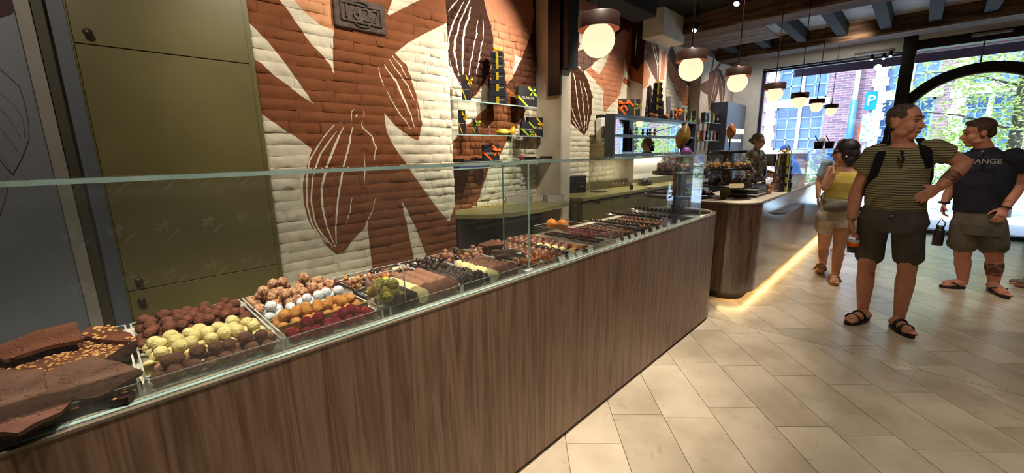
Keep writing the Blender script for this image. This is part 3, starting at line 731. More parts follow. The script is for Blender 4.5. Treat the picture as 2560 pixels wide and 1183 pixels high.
part('door_panel', MB().box((8.78, -1.37, .5), (9.42, -1.29, 2.2), .01), M('door_brown', (58, 40, 30), (48, 33, 25), 10, .5), o)
# heater / track over the window
t = thing('track_light', (XF-.15, 0.75, 2.9), 'black track with three small spotlights along the top of the shop window', 'track light')
part('rail', MB().box((XF-.17, .42, 2.90), (XF-.13, 2.35, 2.93), .003), m_black, t); part('bracket', MB().box((XF-.14, .6, 2.905), (XF, .63, 2.925)), m_black, t); part('bracket', MB().box((XF-.14, 2.1, 2.905), (XF, 2.13, 2.925)), m_black, t)
m_bulb = emat('lit_bulb', (255, 226, 180), 3.0)
for px, py in ((2180, 146), (2210, 143), (2227, 137)):
    P = AX(px, py, XF-.15)
    h = part('spot_head', MB().tube([(P.x, P.y, 2.91), (P.x-.02, P.y, P.z+.03)], .008, 8).tube([(P.x-.0, P.y, P.z+.05), (P.x-.05, P.y, P.z-.03)], .026, 10), m_black, t)
    part('bulb', MB().tube([(P.x-.0505, P.y, P.z-.031), (P.x-.053, P.y, P.z-.035)], .02, 10), m_bulb, h)
# two strip units on the header
for i, (ya, yb, z) in enumerate(((0.50, 1.0, 2.985), (-.75, -.35, 3.03))):
    t = solo('heater_strip', MB().box((XF-.09, ya, z-.02), (XF-.012, yb, z+.02), .006), m_lightgrey, ('white strip unit fixed above the shop window left of the dark post', 'white strip unit fixed above the arched door')[i], 'strip')
P = AX(2036, 128, XF-.05); solo('smoke_detector', MB().lathe([(0, .0), (.045, .004), (.05, .02), (.05, .034), (0, .034)], (xa1+.06, P.y, CEIL-.2), 14), m_white, 'small round white detector under the ceiling above the shop window', 'detector')
# little switch/thermostat on the pier
P = AX(1882, 180, XF); solo('thermostat', MB().box((XF-.02, P.y-.03, P.z-.045), (XF, P.y+.03, P.z+.045), .004), m_white, 'small white control box high on the pier left of the shop window', 'control')

# ------------------------------------------------------------------ outside
m_street = M('street_paving', (228, 228, 226), (212, 212, 210), 3, .9, coords='Position')
o = part('floor', MB().box((XF+.16, -14, -.3), (18, 14, -.06)), m_street); o['kind'] = 'structure'
XB = 16.6
def facade_mat():
    m = bpy.data.materials.new('street_brick'); m.use_nodes = True; t = m.node_tree; b = t.nodes['Principled BSDF']; b.inputs['Roughness'].default_value = .9
    g = t.nodes.new('ShaderNodeNewGeometry'); s = t.nodes.new('ShaderNodeSeparateXYZ'); c = t.nodes.new('ShaderNodeCombineXYZ')
    t.links.new(g.outputs['Position'], s.inputs[0]); t.links.new(s.outputs['Y'], c.inputs[0]); t.links.new(s.outputs['Z'], c.inputs[1])
    k = t.nodes.new('ShaderNodeTexBrick'); t.links.new(c.outputs[0], k.inputs['Vector'])
    k.inputs['Scale'].default_value = 1.0; k.inputs['Brick Width'].default_value = .26; k.inputs['Row Height'].default_value = .072; k.inputs['Mortar Size'].default_value = .007
    k.inputs['Color1'].default_value = (*lin((148, 104, 110)), 1); k.inputs['Color2'].default_value = (*lin((112, 84, 98)), 1); k.inputs['Mortar'].default_value = (*lin((164, 146, 152)), 1)
    t.links.new(k.outputs['Color'], b.inputs['Base Color'])
    return m
m_fac = facade_mat()
m_bluew = M('blue_grey_window_paint', (140, 174, 206), (128, 160, 196), 4, .6, coords='Position')
m_winpane = M('dark_window_pane', (76, 108, 152), (62, 92, 134), 2, .12, coords='Position', spec=.8)
m_limestone = M('pale_limestone', (232, 222, 204), (206, 192, 172), 4, .9, coords='Position')
bd = thing('brick_building', (XB, 0, -.06), 'red brick building across the street with pale blue casement windows', 'building')
def Yb(px, py=300): return AX(px, py, XB).y
def Zb(px, py): return AX(px, py, XB).z
wins = []   # y0, y1, z0, z1, casements, rows
wl = (Yb(2058), Yb(1938)); zl = (1.36, 2.74); zu = (2.98, 4.3)
wins += [(wl[0], wl[1], *zl, 2, 4), (wl[0], wl[1], *zu, 2, 3)]
wr = (Yb(2340, 250), Yb(2203, 250)); wins += [(wr[0], wr[1], 0.9, 2.74, 2, 5), (wr[0], wr[1], *zu, 2, 3)]
wq = (Yb(2552, 250), Yb(2412, 250)); wins += [(wq[0], wq[1], 0.9, 2.74, 2, 5), (wq[0], wq[1], *zu, 2, 3)]
wt = (wq[0]-2.2, wq[0]-.8); wins += [(wt[0], wt[1], 0.9, 2.74, 2, 5), (wt[0], wt[1], *zu, 2, 3)]
wv = (wl[1]+.7, wl[1]+2.0); wins += [(wv[0], wv[1], *zl, 2, 4), (wv[0], wv[1], *zu, 2, 3)]
# wall around the openings, so the windows sit in real reveals
ys = sorted({-13.0, 13.0}|{w[0] for w in wins}|{w[1] for w in wins}); zs = sorted({-.06, 9.0}|{w[2] for w in wins}|{w[3] for w in wins})
mb = MB()
for i in range(len(ys)-1):
    for k in range(len(zs)-1):
        a, b, c, d = ys[i], ys[i+1], zs[k], zs[k+1]
        if any(w[0]-1e-6 <= a and b <= w[1]+1e-6 and w[2]-1e-6 <= c and d <= w[3]+1e-6 for w in wins): continue
        mb.box((XB, a, c), (XB+.4, b, d))
part('wall', mb, m_fac, bd)
part('back', MB().box((XB+.3, -13, -.06), (XB+.5, 13, 9)), m_gap, bd)
part('plinth', MB().box((XB-.04, -13, -.06), (XB+.01, 13, .75)), m_limestone, bd)
for (a, b, c, d, nc, nr) in wins:
    f = MB()
    for q in range(nc):
        ya = a+(b-a)*q/nc; yb = a+(b-a)*(q+1)/nc; w = .055
        f.box((XB+.08, ya, c), (XB+.14, ya+w, d)).box((XB+.08, yb-w, c), (XB+.14, yb, d)).box((XB+.08, ya, c), (XB+.14, yb, c+w)).box((XB+.08, ya, d-w), (XB+.14, yb, d))
        f.box((XB+.09, (ya+yb)/2-.018, c), (XB+.13, (ya+yb)/2+.018, d))
        for r_ in range(1, nr): z = c+(d-c)*r_/nr; f.box((XB+.09, ya, z-.018), (XB+.13, yb, z+.018))
    wn = part('window', f, m_bluew, bd); part('window_post', MB().box((XB+.04, (a+b)/2-.05, c), (XB+.12, (a+b)/2+.05, d)), m_white, bd)
    for q in range(nc*2):
        for r_ in range(nr):
            ya = a+(b-a)*q/(2*nc); yb = a+(b-a)*(q+1)/(2*nc); z0 = c+(d-c)*r_/nr; z1 = c+(d-c)*(r_+1)/nr
            part('pane', MB().box((XB+.115, ya, z0), (XB+.12, yb, z1)), m_winpane, wn)
    part('lintel', MB().box((XB-.04, a-.12, d), (XB+.2, b+.12, d+.2), .01), m_limestone, bd)
    part('window_sill', MB().box((XB-.08, a-.12, c-.12), (XB+.2, b+.12, c), .01), m_limestone, bd)
for px in (1926, 2190, 2392):
    y = Yb(px, 280)
    for k in range(26): part('quoin', MB().box((XB-.03, y-(.13 if k % 2 else .19), .75+k*.24), (XB+.02, y+(.13 if k % 2 else .19), .75+k*.24+.23), .008), m_limestone, bd)
y = Yb(2134, 280)
dp = solo('drainpipe', MB().tube([(XB-.2, y, -.06), (XB-.2, y, 2.78)], .085, 12).tube([(XB-.2, y, 2.76), (XB-.2, y, 9)], .06, 12, 1), [M('blue_pipe', (60, 110, 170), (54, 100, 158), 5, .5), m_white], 'blue and white drainpipe down the brick building', 'drainpipe')
# parking sign
XS = 14.2; P0 = AX(2159, 277, XS); P1 = AX(2197, 227, XS); yc2 = (P0.y+P1.y)/2; hw = abs(P0.y-P1.y)/2
t = thing('parking_sign', (XS, yc2, -.06), 'square blue parking sign with a white letter P on a pale pole', 'sign')
m_pblue = M('sign_blue', (16, 138, 214), (10, 128, 206), 5, .4); m_signw = M('sign_white', (246, 248, 250), (240, 242, 246), 5, .5)
c_, s_ = yc2, (P0.z+P1.z)/2; hh = (P1.z-P0.z)/2
part('plate', MB().prism(arc(c_+hw-.05, s_+hh-.05, .05, 0, 90, 5)+arc(c_-hw+.05, s_+hh-.05, .05, 90, 180, 5)+arc(c_-hw+.05, s_-hh+.05, .05, 180, 270, 5)+arc(c_+hw-.05, s_-hh+.05, .05, 270, 360, 5), XS-.02, XS, axis=0), m_pblue, t)
inst('letter', textmesh('P', .72*hh*2.1, m_signw, .004), (-.022, 0, s_+.06), (PI/2, 0, -PI/2), parent=t)
part('pole', MB().tube([(XS+.03, yc2-.02, -.06), (XS+.03, yc2-.02, s_+hh)], .03, 10), m_lightgrey, t)
part('sticker_board', MB().box((XS-.012, yc2-.16, 1.55), (XS+.0, yc2+.12, 2.25), .004), M('stickers', (236, 240, 236), (110, 170, 190), 9, .6, mixpos=(.42, .5)), t)
part('orange_strip', MB().box((XS-.014, yc2+.13, 1.45), (XS, yc2+.17, 2.0), .003), M('orange_strip', (206, 84, 40), None, 5, .5), t)
# awning
m_awn = M('awning_cloth', (196, 134, 134), (184, 124, 124), 4, .9, coords='Position'); m_awn2 = M('awning_valance', (96, 82, 100), (84, 72, 90), 4, .9, coords='Position')
def translucent(m, c, k):
    t = m.node_tree; o = t.nodes['Material Output']; b = t.nodes['Principled BSDF']; tl = t.nodes.new('ShaderNodeBsdfTranslucent'); tl.inputs[0].default_value = (*lin(c), 1)
    x = t.nodes.new('ShaderNodeMixShader'); x.inputs[0].default_value = k; t.links.new(b.outputs[0], x.inputs[1]); t.links.new(tl.outputs[0], x.inputs[2]); t.links.new(x.outputs[0], o.inputs[0])
translucent(m_awn, (150, 96, 96), .35); translucent(m_awn2, (90, 76, 92), .25)
XA = XF+1.15; zv = AX(2100, 180, XA).z
t = thing('awning', (XF+.3, 0, 3.1), 'dark red fabric awning folded out over the shop window', 'awning')
mb = MB().add([(XF+.3, -4, 3.22), (XF+.3, 2.1, 3.22), (XA, 2.1, zv+.17), (XA, -4, zv+.17), (XF+.3, -4, 3.235), (XF+.3, 2.1, 3.235), (XA, 2.1, zv+.185), (XA, -4, zv+.185)], [(0, 1, 2, 3), (7, 6, 5, 4), (0, 4, 5, 1), (2, 6, 7, 3), (0, 3, 7, 4), (1, 5, 6, 2)])
part('cloth', mb, m_awn, t); part('valance', MB().box((XA, -4, zv), (XA+.012, 2.1, zv+.19)), m_awn2, t)
part('front_bar', MB().box((XA-.03, -4, zv+.15), (XA+.02, 2.1, zv+.20), .006), m_white, t)
part('folding_arm', MB().tube([(XF+.32, 1.2, 3.05), (XF+.75, 1.62, zv+.2), (XA-.02, 1.25, zv+.16)], .022, 8), m_white, t)
# street tree
m_bark = M('tree_bark', (96, 86, 72), (70, 62, 52), 8, .95, coords='Position')
m_leafm = M('tree_leaf', (176, 190, 108), (124, 152, 82), 3, .7, coords='Position', rnd=.1)
TX = 13.2; tb = AX(2560, 300, TX)
t = thing('street_tree', (TX, tb.y, -.06), 'leafy green street tree outside the arched door', 'tree')
mb = MB().tube([(TX, tb.y, -.06), (TX-.02, tb.y+.05, 1.3), (TX+.03, tb.y+.1, 2.6), (TX, tb.y+.2, 4.2)], [.12, .1, .08, .05], 10)
for q in range(9):
    a = R.random()*6.28; z = 1.7+q*.28; mb.tube([(TX, tb.y+.08, z), (TX+.5*math.cos(a), tb.y+.08+.8*math.sin(a), z+.35), (TX+.8*math.cos(a), tb.y+.1+1.5*math.sin(a), z+.5)], [.03, .02, .008], 6)
part('trunk', mb, m_bark, t)
mb = MB(); rr = random.Random(5); cl = []
for k in range(70):
    px = 2270+rr.random()*330; py = 125+rr.random()*310
    P = AX(px, py, TX+rr.uniform(-.7, .7)); cl.append(P)
for P in cl:
    for k in range(70):
        c = P+Vector((rr.gauss(0, .22), rr.gauss(0, .24), rr.gauss(0, .13))); a = Vector((rr.gauss(0, 1), rr.gauss(0, 1), rr.gauss(0, .4))).normalized(); b = a.cross(Vector((rr.gauss(0, 1), rr.gauss(0, 1), rr.gauss(0, 1)))).normalized()
        l = rr.uniform(.03, .058); w = l*.55
        mb.add([c-a*l, c+b*w, c+a*l, c-b*w], [(0, 1, 2, 3)])
translucent(m_leafm, (218, 228, 136), .42)
o = part('foliage', mb, m_leafm, t); o['kind'] = 'stuff'
# planted shrubs along the far pavement
mb = MB()
for k in range(26):
    y = -3.6+k*.2
    for q in range(40):
        c = Vector((XB-.5+-.3+rr.gauss(0, .12), y+rr.gauss(0, .16), .35+abs(rr.gauss(0, .25)))); a = Vector((rr.gauss(0, 1), rr.gauss(0, 1), rr.gauss(0, .6))).normalized(); b = a.cross(Vector((rr.gauss(0, 1), rr.gauss(0, 1), rr.gauss(0, 1)))).normalized()
        mb.add([c-a*.06, c+b*.04, c+a*.06, c-b*.04], [(0, 1, 2, 3)])
o = solo('shrub_hedge', mb, M('hedge_leaf', (110, 142, 84), (72, 106, 60), 4, .8, coords='Position'), 'low green shrubs along the foot of the brick building', 'hedge', kind='stuff')
# ------------------------------------------------------------------ counters
YF = 1.11; ZT = 0.915
m_walnut = woodmat('walnut_veneer', (86, 65, 51), (114, 89, 71), (138, 111, 90), 'Z', 1.0, 0.34, bump=0.03)
m_toe = M('dark_toe_kick', (30, 24, 20), None, 10, .7)
m_rim = M('bronze_rim', (132, 122, 106), (118, 108, 92), 20, .4, metal=.3)
m_deck = M('cream_stone_deck', (224, 214, 194), (210, 198, 176), 12, .45, coords='Position')
g_case = glassmat('case_glass', (0.955, 0.985, 0.975), 0.042, base=0.012)
m_gedge = M('green_glass_edge', (158, 184, 178), (132, 160, 154), 10, .15, spec=.8)
m_acry = glassmat('acrylic', (0.975, 0.975, 0.97), 0.045, base=0.008)
m_acedge = M('acrylic_edge', (214, 210, 204), (190, 188, 184), 10, .2, spec=.8)
def outline1(i=0.0):
    return [(-1.6, YF+i)]+arc(3.46, YF+.30, .30-i, -90, 0, 12)+arc(3.50, 1.43, .26-i, 0, 90, 10)+[(-1.6, 1.69-i)]
c1 = thing('display_counter', (1.2, 1.5, 0), 'long walnut display counter with a rounded end and a glass screen, full of chocolates', 'counter')
part('wood_body', MB().prism(outline1(), .022, ZT-.007, sm=False), m_walnut, c1)
part('toe_kick', MB().prism(outline1(.035), 0, .024), m_toe, c1)
part('rim', MB().prism(outline1(-.001), ZT-.007, ZT, sm=False), m_rim, c1)
part('deck', MB().prism(outline1(.028), ZT-.004, ZT+.004), m_deck, c1)
GT = 1.392; GY = YF+.026; GB = GY+.15; XG = (-1.5, 1.258, 1.264, 3.22)
def pane(name, lo, hi, root, edge_axis=None):
    p = part(name, MB().box(lo, hi), g_case, root); return p
gs1 = thing('glass_screen', (1.0, GY+.05, ZT+.004), 'low clear glass screen standing along the front of the chocolate counter', 'glass screen')
c1_ = c1; c1 = gs1
for a, b in ((XG[0], XG[1]), (XG[2], XG[3])):
    pane('front_pane', (a, GY, ZT+.004), (b, GY+.008, GT-.006), c1)
    pane('top_pane', (a, GY, GT-.006), (b, GB, GT+.002), c1)
    part('polished_edge', MB().box((a, GY-.0015, GT-.007), (b, GY+.0005, GT+.003)).box((a, GB, GT-.005), (b, GB+.0015, GT+.001)), m_gedge, c1)
part('base_edge', MB().box((XG[0], GY-.012, ZT), (XG[3], GY-.0005, ZT+.004), .001), m_gedge, c1)
for x in (XG[1], XG[3]):
    pane('divider_pane', (x-.002, GY+.008, ZT+.004), (x+.005, GB, GT-.006), c1)
    part('polished_edge', MB().box((x-.002, GB, ZT+.06), (x+.005, GB+.002, GT-.006)).box((x-.002, GY-.001, ZT+.004), (x+.006, GY+.001, GT-.006)), m_gedge, c1)
part('foot_block', MB().box((XG[1]-.02, GY-.004, ZT+.002), (XG[2]+.02, GY+.02, ZT+.02), .003), m_acedge, c1)

c1 = c1_
# second counter
ZT2 = 0.945; YF2 = 0.955
m_walnut2 = woodmat('walnut_veneer_gloss', (66, 45, 34), (92, 66, 51), (116, 86, 68), 'Z', 1.0, 0.20, bump=0.008, coat=1.0)
def outline2(i=0.0):
    return arc(4.28, YF2+.26, .26-i, 180, 270, 10)+[(9.35, YF2+i), (9.35, 1.62-i)]+arc(4.28, 1.36, .26-i, 90, 180, 8)
m_walnut2.node_tree.nodes['Principled BSDF'].inputs['Coat Roughness'].default_value = 0.17; m_walnut2.node_tree.nodes['Principled BSDF'].inputs['Coat IOR'].default_value = 1.9
c2 = thing('till_counter', (6.6, 1.3, 0), 'second walnut counter by the window with a rounded corner and light glowing under it', 'counter')
part('wood_body', MB().prism(outline2(), .10, ZT2-.012), m_walnut2, c2)
part('toe_kick', MB().prism(outline2(.10), 0, .10), m_toe, c2)
part('rim', MB().prism(outline2(-.003), ZT2-.012, ZT2), m_rim, c2)
part('deck', MB().prism(outline2(.02), ZT2-.004, ZT2+.003), m_deck, c2)
m_led = emat('led_strip', (255, 214, 140), 14.0)
o2 = outline2(.07); led = MB()
for (a, b) in zip(o2[:12], o2[1:12]):
    d = (Vector(b)-Vector(a)); nrm = Vector((d.y, -d.x)).normalized()*.012
    led.prism([a, b, tuple(Vector(b)-nrm), tuple(Vector(a)-nrm)], .088, .099)
part('led_strip', led, m_led, c2)
P = AY(1980, 375, YF2+.03); Q = AY(1980, 470, YF2+.03)
gs2 = thing('glass_screen', (7.2, YF2+.034, ZT2+.003), 'clear glass screen standing on the second counter by the window', 'glass screen'); c2_ = c2; c2 = gs2
part('screen_pane', MB().box((P.x, YF2+.03, ZT2+.003), (9.2, YF2+.038, P.z)), g_case, c2)
part('polished_edge', MB().box((P.x-.003, YF2+.029, ZT2+.003), (P.x, YF2+.039, P.z)).box((P.x, YF2+.029, P.z), (9.2, YF2+.039, P.z+.003)), m_gedge, c2)
c2 = c2_
pts = [AY(x, y, YF2) for x, y in ((1936, 535), (1962, 528), (1990, 534))]
x0, x1 = pts[0].x, pts[2].x; zf = pts[0].z
part('bag_ledge', MB().prism([(x0, YF2-.001), (x0+.10, YF2-.075), (x1-.22, YF2-.075), (x1, YF2-.001)], zf-.008, zf+.004), M('grey_ledge', (92, 96, 104), (80, 84, 92), 6, .4, metal=.4), c2)

# ------------------------------------------------------------------ chocolates: shapes
def blob(name, r, mat, sub=2, amp=.08, fr=2.2, amp2=.03, sq=(1, 1, 1), seed=0, smooth=True, flat=None):
    bm = bmesh.new(); bmesh.ops.create_icosphere(bm, subdivisions=sub, radius=1.0)
    for v in bm.verts:
        n = v.co.normalized(); k = 1+amp*nz(n.x*fr+seed, n.y*fr+seed*.7, n.z*fr)+amp2*nz(n.x*7+seed, n.y*7, n.z*7-seed)
        v.co = Vector((n.x*k*sq[0], n.y*k*sq[1], n.z*k*sq[2]))*r
    zmin = min(v.co.z for v in bm.verts)
    for v in bm.verts: v.co.z -= zmin
    if flat is not None:
        for v in bm.verts:
            v.co.z = max(0, v.co.z-flat*r)
    me = bpy.data.meshes.new(name); bm.to_mesh(me); bm.free(); me.materials.append(mat)
    if smooth: me.polygons.foreach_set('use_smooth', [True]*len(me.polygons))
    return me
def choc(name, c, c2, rough=.75, bump=.6, scale=60, spec=.3, **k): return M(name, c, c2, scale, rough, bump=bump, bscale=k.pop('bscale', 120), spec=spec, rnd=k.pop('rnd', .07), **k)
m_cocoa = choc('cocoa_dust', (122, 70, 50), (88, 48, 34)); m_cream_t = choc('white_chocolate_dust', (232, 214, 156), (214, 190, 124)); m_milk_t = choc('milk_cocoa_dust', (174, 124, 100), (140, 94, 74))
m_flake = choc('flaked_almond_coat', (206, 160, 122), (128, 80, 56), scale=90, mixpos=(.42, .55)); m_icing = choc('icing_sugar', (232, 234, 238), (206, 210, 218)); m_spec = choc('speculoos_dust', (206, 142, 72), (172, 108, 48))
m_rasp = choc('raspberry_dust', (186, 50, 66), (148, 32, 46)); m_pist = choc('pistachio_crumb', (214, 202, 92), (166, 154, 58), scale=140, bump=1.0)
m_milk = choc('milk_chocolate', (136, 84, 62), (116, 68, 50), .34, .05, spec=.5); m_milk_m = choc('milk_chocolate_matte', (150, 100, 78), (130, 84, 64), .5, .1)
m_darkc = choc('dark_chocolate', (50, 30, 24), (34, 20, 16), .26, .05, spec=.5); m_darkm = choc('dark_chocolate_matte', (54, 38, 32), (38, 26, 22), .5, .2)
m_white_c = choc('white_chocolate', (236, 216, 158), (224, 200, 140), .4, .05); m_caram = choc('candied_peel', (196, 116, 52), (150, 76, 30), .3, .2, spec=.6); m_nut = choc('nut', (206, 158, 98), (164, 112, 60), .55, .3)
m_pink = choc('pink_fruit', (206, 44, 84), (170, 28, 62), .4, .3); m_orange = M('orange_peel', (240, 150, 22), (228, 130, 10), 20, .4, bump=.25, bscale=150, coords='Object')
m_gold = M('gold_card', (226, 196, 110), (206, 172, 84), 8, .25, metal=.7)
m_card = M('white_card', (240, 238, 232), (230, 228, 222), 10, .7); m_ink = M('black_ink', (40, 38, 38), None, 10, .7)
def variants(nm, r, mat, n=3, **k): return [blob(nm, r, mat, seed=i*3.7+1, **k) for i in range(n)]
def put(name, meshes, x, y, z, label, cat, group, rot=None, sc=1.0, tilt=0.0):
    return inst(name, meshes if not isinstance(meshes, list) else R.choice(meshes), (x, y, z), rot if rot is not None else ((R.random()-.5)*tilt, (R.random()-.5)*tilt, R.random()*6.28), sc, label, cat, group)
def tray(x0, x1, y0, y1, z0, h, label, name='acrylic_tray', wt=.004, group=None):
    t = thing(name, ((x0+x1)/2, (y0+y1)/2, z0), label, 'tray', group)
    part('base', MB().box((x0, y0, z0), (x1, y1, z0+.004)), m_acry, t)
    for lo, hi in (((x0, y0, z0+.004), (x1, y0+wt, z0+h)), ((x0, y1-wt, z0+.004), (x1, y1, z0+h)), ((x0, y0+wt, z0+.004), (x0+wt, y1-wt, z0+h)), ((x1-wt, y0+wt, z0+.004), (x1, y1-wt, z0+h))):
        part('side', MB().box(lo, hi), m_acry, t)
    e = .0012
    part('rim_edge', MB().box((x0, y0, z0+h), (x1, y0+wt, z0+h+e)).box((x0, y1-wt, z0+h), (x1, y1, z0+h+e)).box((x0, y0, z0+h), (x0+wt, y1, z0+h+e)).box((x1-wt, y0, z0+h), (x1, y1, z0+h+e)).box((x0-.001, y0-.001, z0), (x0+.005, y0+.004, z0+h)).box((x1-.005, y0-.001, z0), (x1+.001, y0+.004, z0+h)), m_acedge, t)
    return t
Z0 = ZT+.005
TY0, TY1 = YF+.040, 1.61
tray(-.300, .006, TY0, TY1, Z0, .030, 'clear tray of broken nut chocolate slabs, nearest the camera')
tray(.014, .292, TY0, TY1, Z0, .030, 'clear tray of brown, cream and dark truffles, second from the camera')
tray(.300, .582, TY0, TY1, Z0, .030, 'clear tray of flaked, white, orange and red truffles')
tray(.606, .898, TY0, TY1, Z0, .030, 'clear tray of nut clusters and rolls of thin chocolate discs')
tray(.904, 1.052, TY0, TY1, Z0, .030, 'clear narrow tray of dark clusters and dark crumble rolls')
tray(1.058, 1.262, TY0, TY1, Z0, .030, 'clear tray of mixed clusters and milk crumble rolls before the glass divider')
ZZ = Z0+.005
def heap(name, meshes, x0, x1, y0, y1, d, label, cat, group, layers=2, keep=1.0, top_keep=.8, z=None, top=None, short=None):
    cnt = {}; short = label.split(' in the ')[0].split(' at the ')[0].split(' behind ')[0].split(' between ')[0]; z = ZZ if z is None else z; n = 0
    for L in range(layers):
        ny = max(1, int((y1-y0)/(d*.88)) - L); nx = max(1, int((x1-x0)/(d*.90)) - L)
        for j in range(ny):
            for i in range(nx):
                if R.random() > (keep, top_keep, .35)[L]: continue
                y = y0+d*.5+(y1-y0-d)*(j+.0)/max(1, ny-1) if ny > 1 else (y0+y1)/2
                if L: y = y0+d*.5+(y1-y0-d)*(j+.5)/max(1, ny)
                x = x0+d*.5+(x1-x0-d)*((i+(.25 if j % 2 else 0))/max(1, nx-.75) if nx > 1 else .5)
                if L: x = x0+d*.5+(x1-x0-d)*(i+.5+(.25 if j % 2 else 0))/max(1, nx+.2)
                if top and L and not top(x, y): continue
                cnt[(L, j)] = cnt.get((L, j), 0)+1
                put(name, meshes, x+(R.random()-.5)*d*.14, y+(R.random()-.5)*d*.14, z+L*d*.70, '%s, %s from left, row %d, %s layer' % (short or label, od(cnt[(L, j)]), j+1, ('bottom', 'second', 'third')[L]), cat, group, sc=.92+.18*R.random(), tilt=1.2); n += 1
    return n
D = .0345
tv = lambda nm, m, **k: variants(nm, D/2, m, 3, sub=2, amp=.10, amp2=.07, sq=(1, 1, .92), **k)
T_milk, T_cream, T_cocoa = tv('milk_truffle', m_milk_t), tv('cream_truffle', m_cream_t), tv('cocoa_truffle', m_cocoa)
T_flake = variants('flaked_truffle', D/2, m_flake, 3, sub=3, amp=.12, fr=3, amp2=.22); T_ice, T_spec, T_rasp = tv('sugar_truffle', m_icing), tv('orange_truffle', m_spec), tv('red_truffle', m_rasp)
T_pist = variants('pistachio_truffle', .0165, m_pist, 3, sub=3, amp=.12, fr=3, amp2=.25)
n = []
n.append(heap('truffle', T_milk, .020, .288, TY0+.008, TY0+.090, D, 'milk brown dusted truffle in the front row of the second tray', 'truffle', 'milk brown truffles in front', top_keep=.9))
n.append(heap('truffle', T_cream, .020, .288, TY0+.094, TY0+.245, D, 'cream coloured dusted truffle in the middle of the second tray', 'truffle', 'cream truffles', top_keep=.97))
n.append(heap('truffle', T_cocoa, .020, .288, TY0+.250, TY1-.008, D, 'dark cocoa dusted truffle at the back of the second tray', 'truffle', 'dark cocoa truffles', top_keep=.92))
n.append(heap('truffle', T_rasp, .306, .578, TY0+.008, TY0+.080, D, 'raspberry red dusted truffle in the front row', 'truffle', 'red truffles', top_keep=.75))
n.append(heap('truffle', T_spec, .306, .578, TY0+.098, TY0+.200, D, 'orange brown dusted truffle behind the red ones', 'truffle', 'orange truffles', top_keep=.92))
n.append(heap('truffle', T_ice, .306, .578, TY0+.210, TY0+.300, D, 'white sugared truffle between the orange and the flaked ones', 'truffle', 'white sugared truffles', top_keep=.95))
n.append(heap('truffle', T_flake, .306, .590, TY0+.308, TY1-.006, D, 'beige flake covered truffle at the back of the third tray', 'truffle', 'flaked truffles', layers=3, top_keep=.92, top=lambda x, y: x > .34))
for i, (x0, x1, y, lb) in enumerate(((.018, .288, TY0+.082, 'gold card strip between the milk and the cream truffles'), (.090, .27, TY0+.236, 'gold card strip between the cream and the dark truffles'), (.306, .578, TY0+.087, 'gold card strip between the red and the orange truffles'), (.36, .55, TY0+.205, 'gold card strip between the orange and the white truffles'))):
    solo('gold_strip', MB().box((x0, y, ZZ+.028), (x1, y+.008, ZZ+.0295)).box((x0, y+.007, ZZ), (x1, y+.008, ZZ+.0295)), m_gold, lb, 'card')
# --- tray of broken slabs
m_slab_milk = choc('milk_slab', (104, 62, 44), (80, 46, 32), .5, .35, 12, bscale=45); m_slab_bloom = choc('bloomed_slab', (112, 78, 64), (80, 50, 40), .55, .3, 10, bscale=50); m_slab_dark = choc('dark_slab', (54, 32, 26), (38, 22, 18), .4, .3, 12, bscale=45)
def slab(pts, z, th, mats, label, bumps=0, nutm=None, dz=0.0, name='chocolate_slab', crumb=None):
    P = []
    for i, (x, y) in enumerate(pts):
        p = AZ(x, y, z); P.append((p.x, p.y))
        q = pts[(i+1) % len(pts)]; p2 = AZ(q[0], q[1], z); L = (Vector((p2.x, p2.y))-Vector((p.x, p.y))).length
        for k in range(1, max(1, int(L/.02))):
            t_ = k/max(1, int(L/.02)); P.append((p.x+(p2.x-p.x)*t_+R.gauss(0, .0015), p.y+(p2.y-p.y)*t_+R.gauss(0, .0015)))
    if sum(P[i][0]*P[(i+1) % len(P)][1]-P[(i+1) % len(P)][0]*P[i][1] for i in range(len(P))) < 0: P.reverse()
    cx_, cy_ = sum(p[0] for p in P)/len(P), sum(p[1] for p in P)/len(P)
    t_ = thing(name, (cx_, cy_, z-th), label, 'chocolate')
    inner = []; x0, x1, y0, y1 = min(p[0] for p in P), max(p[0] for p in P), min(p[1] for p in P), max(p[1] for p in P)
    for k in range(90):
        u = (R.uniform(x0, x1), R.uniform(y0, y1))
        if inpoly(u[0], u[1], P): inner.append(u)
    V, _, F, *_q = delaunay_2d_cdt([Vector(p) for p in P+inner], [(i, (i+1) % len(P)) for i in range(len(P))], [], 1, 1e-5)
    mb = MB(); nn = len(V)
    mb.add([(v.x, v.y, z+dz*(v.y-cy_)/.1+.0012*nz(v.x*90, v.y*90, z*50)) for v in V], F, 0, True)
    orient(mb, Vector((0, 0, 1)))
    m_ = len(P); mb.add([(p[0], p[1], z+dz*(p[1]-cy_)/.1) for p in P]+[(p[0]*.97+cx_*.03, p[1]*.97+cy_*.03, z-th+dz*(p[1]-cy_)/.1) for p in P], [(i, m_+i, m_+(i+1) % m_, (i+1) % m_) for i in range(m_)]+[tuple(range(2*m_-1, m_-1, -1))])
    for i in range(len(mb.f)): pass
    part('slab', mb, mats, t_)
    if bumps:
        c = MB(); k = 0
        while k < bumps:
            u = (R.uniform(x0, x1), R.uniform(y0, y1))
            if inpoly(u[0], u[1], P):
                r_ = crumb[0]*(.6+.8*R.random()) if crumb else .006
                c.ball((u[0], u[1], z+dz*(u[1]-cy_)/.1+(r_*.25 if crumb else -.001)), (r_, r_*.8, r_*.6), 6, 4); k += 1
        o_ = part('nut_pieces', c, nutm or mats, t_); o_['kind'] = 'stuff'
    return t_
slab([(-70, 905), (0, 880), (140, 850), (280, 830), (345, 850), (350, 885), (240, 905), (100, 940), (0, 950), (-70, 965)], Z0+.022, .014, m_slab_milk, 'milk chocolate slab covered with golden chopped nuts', 520, m_nut, crumb=(.0042,))
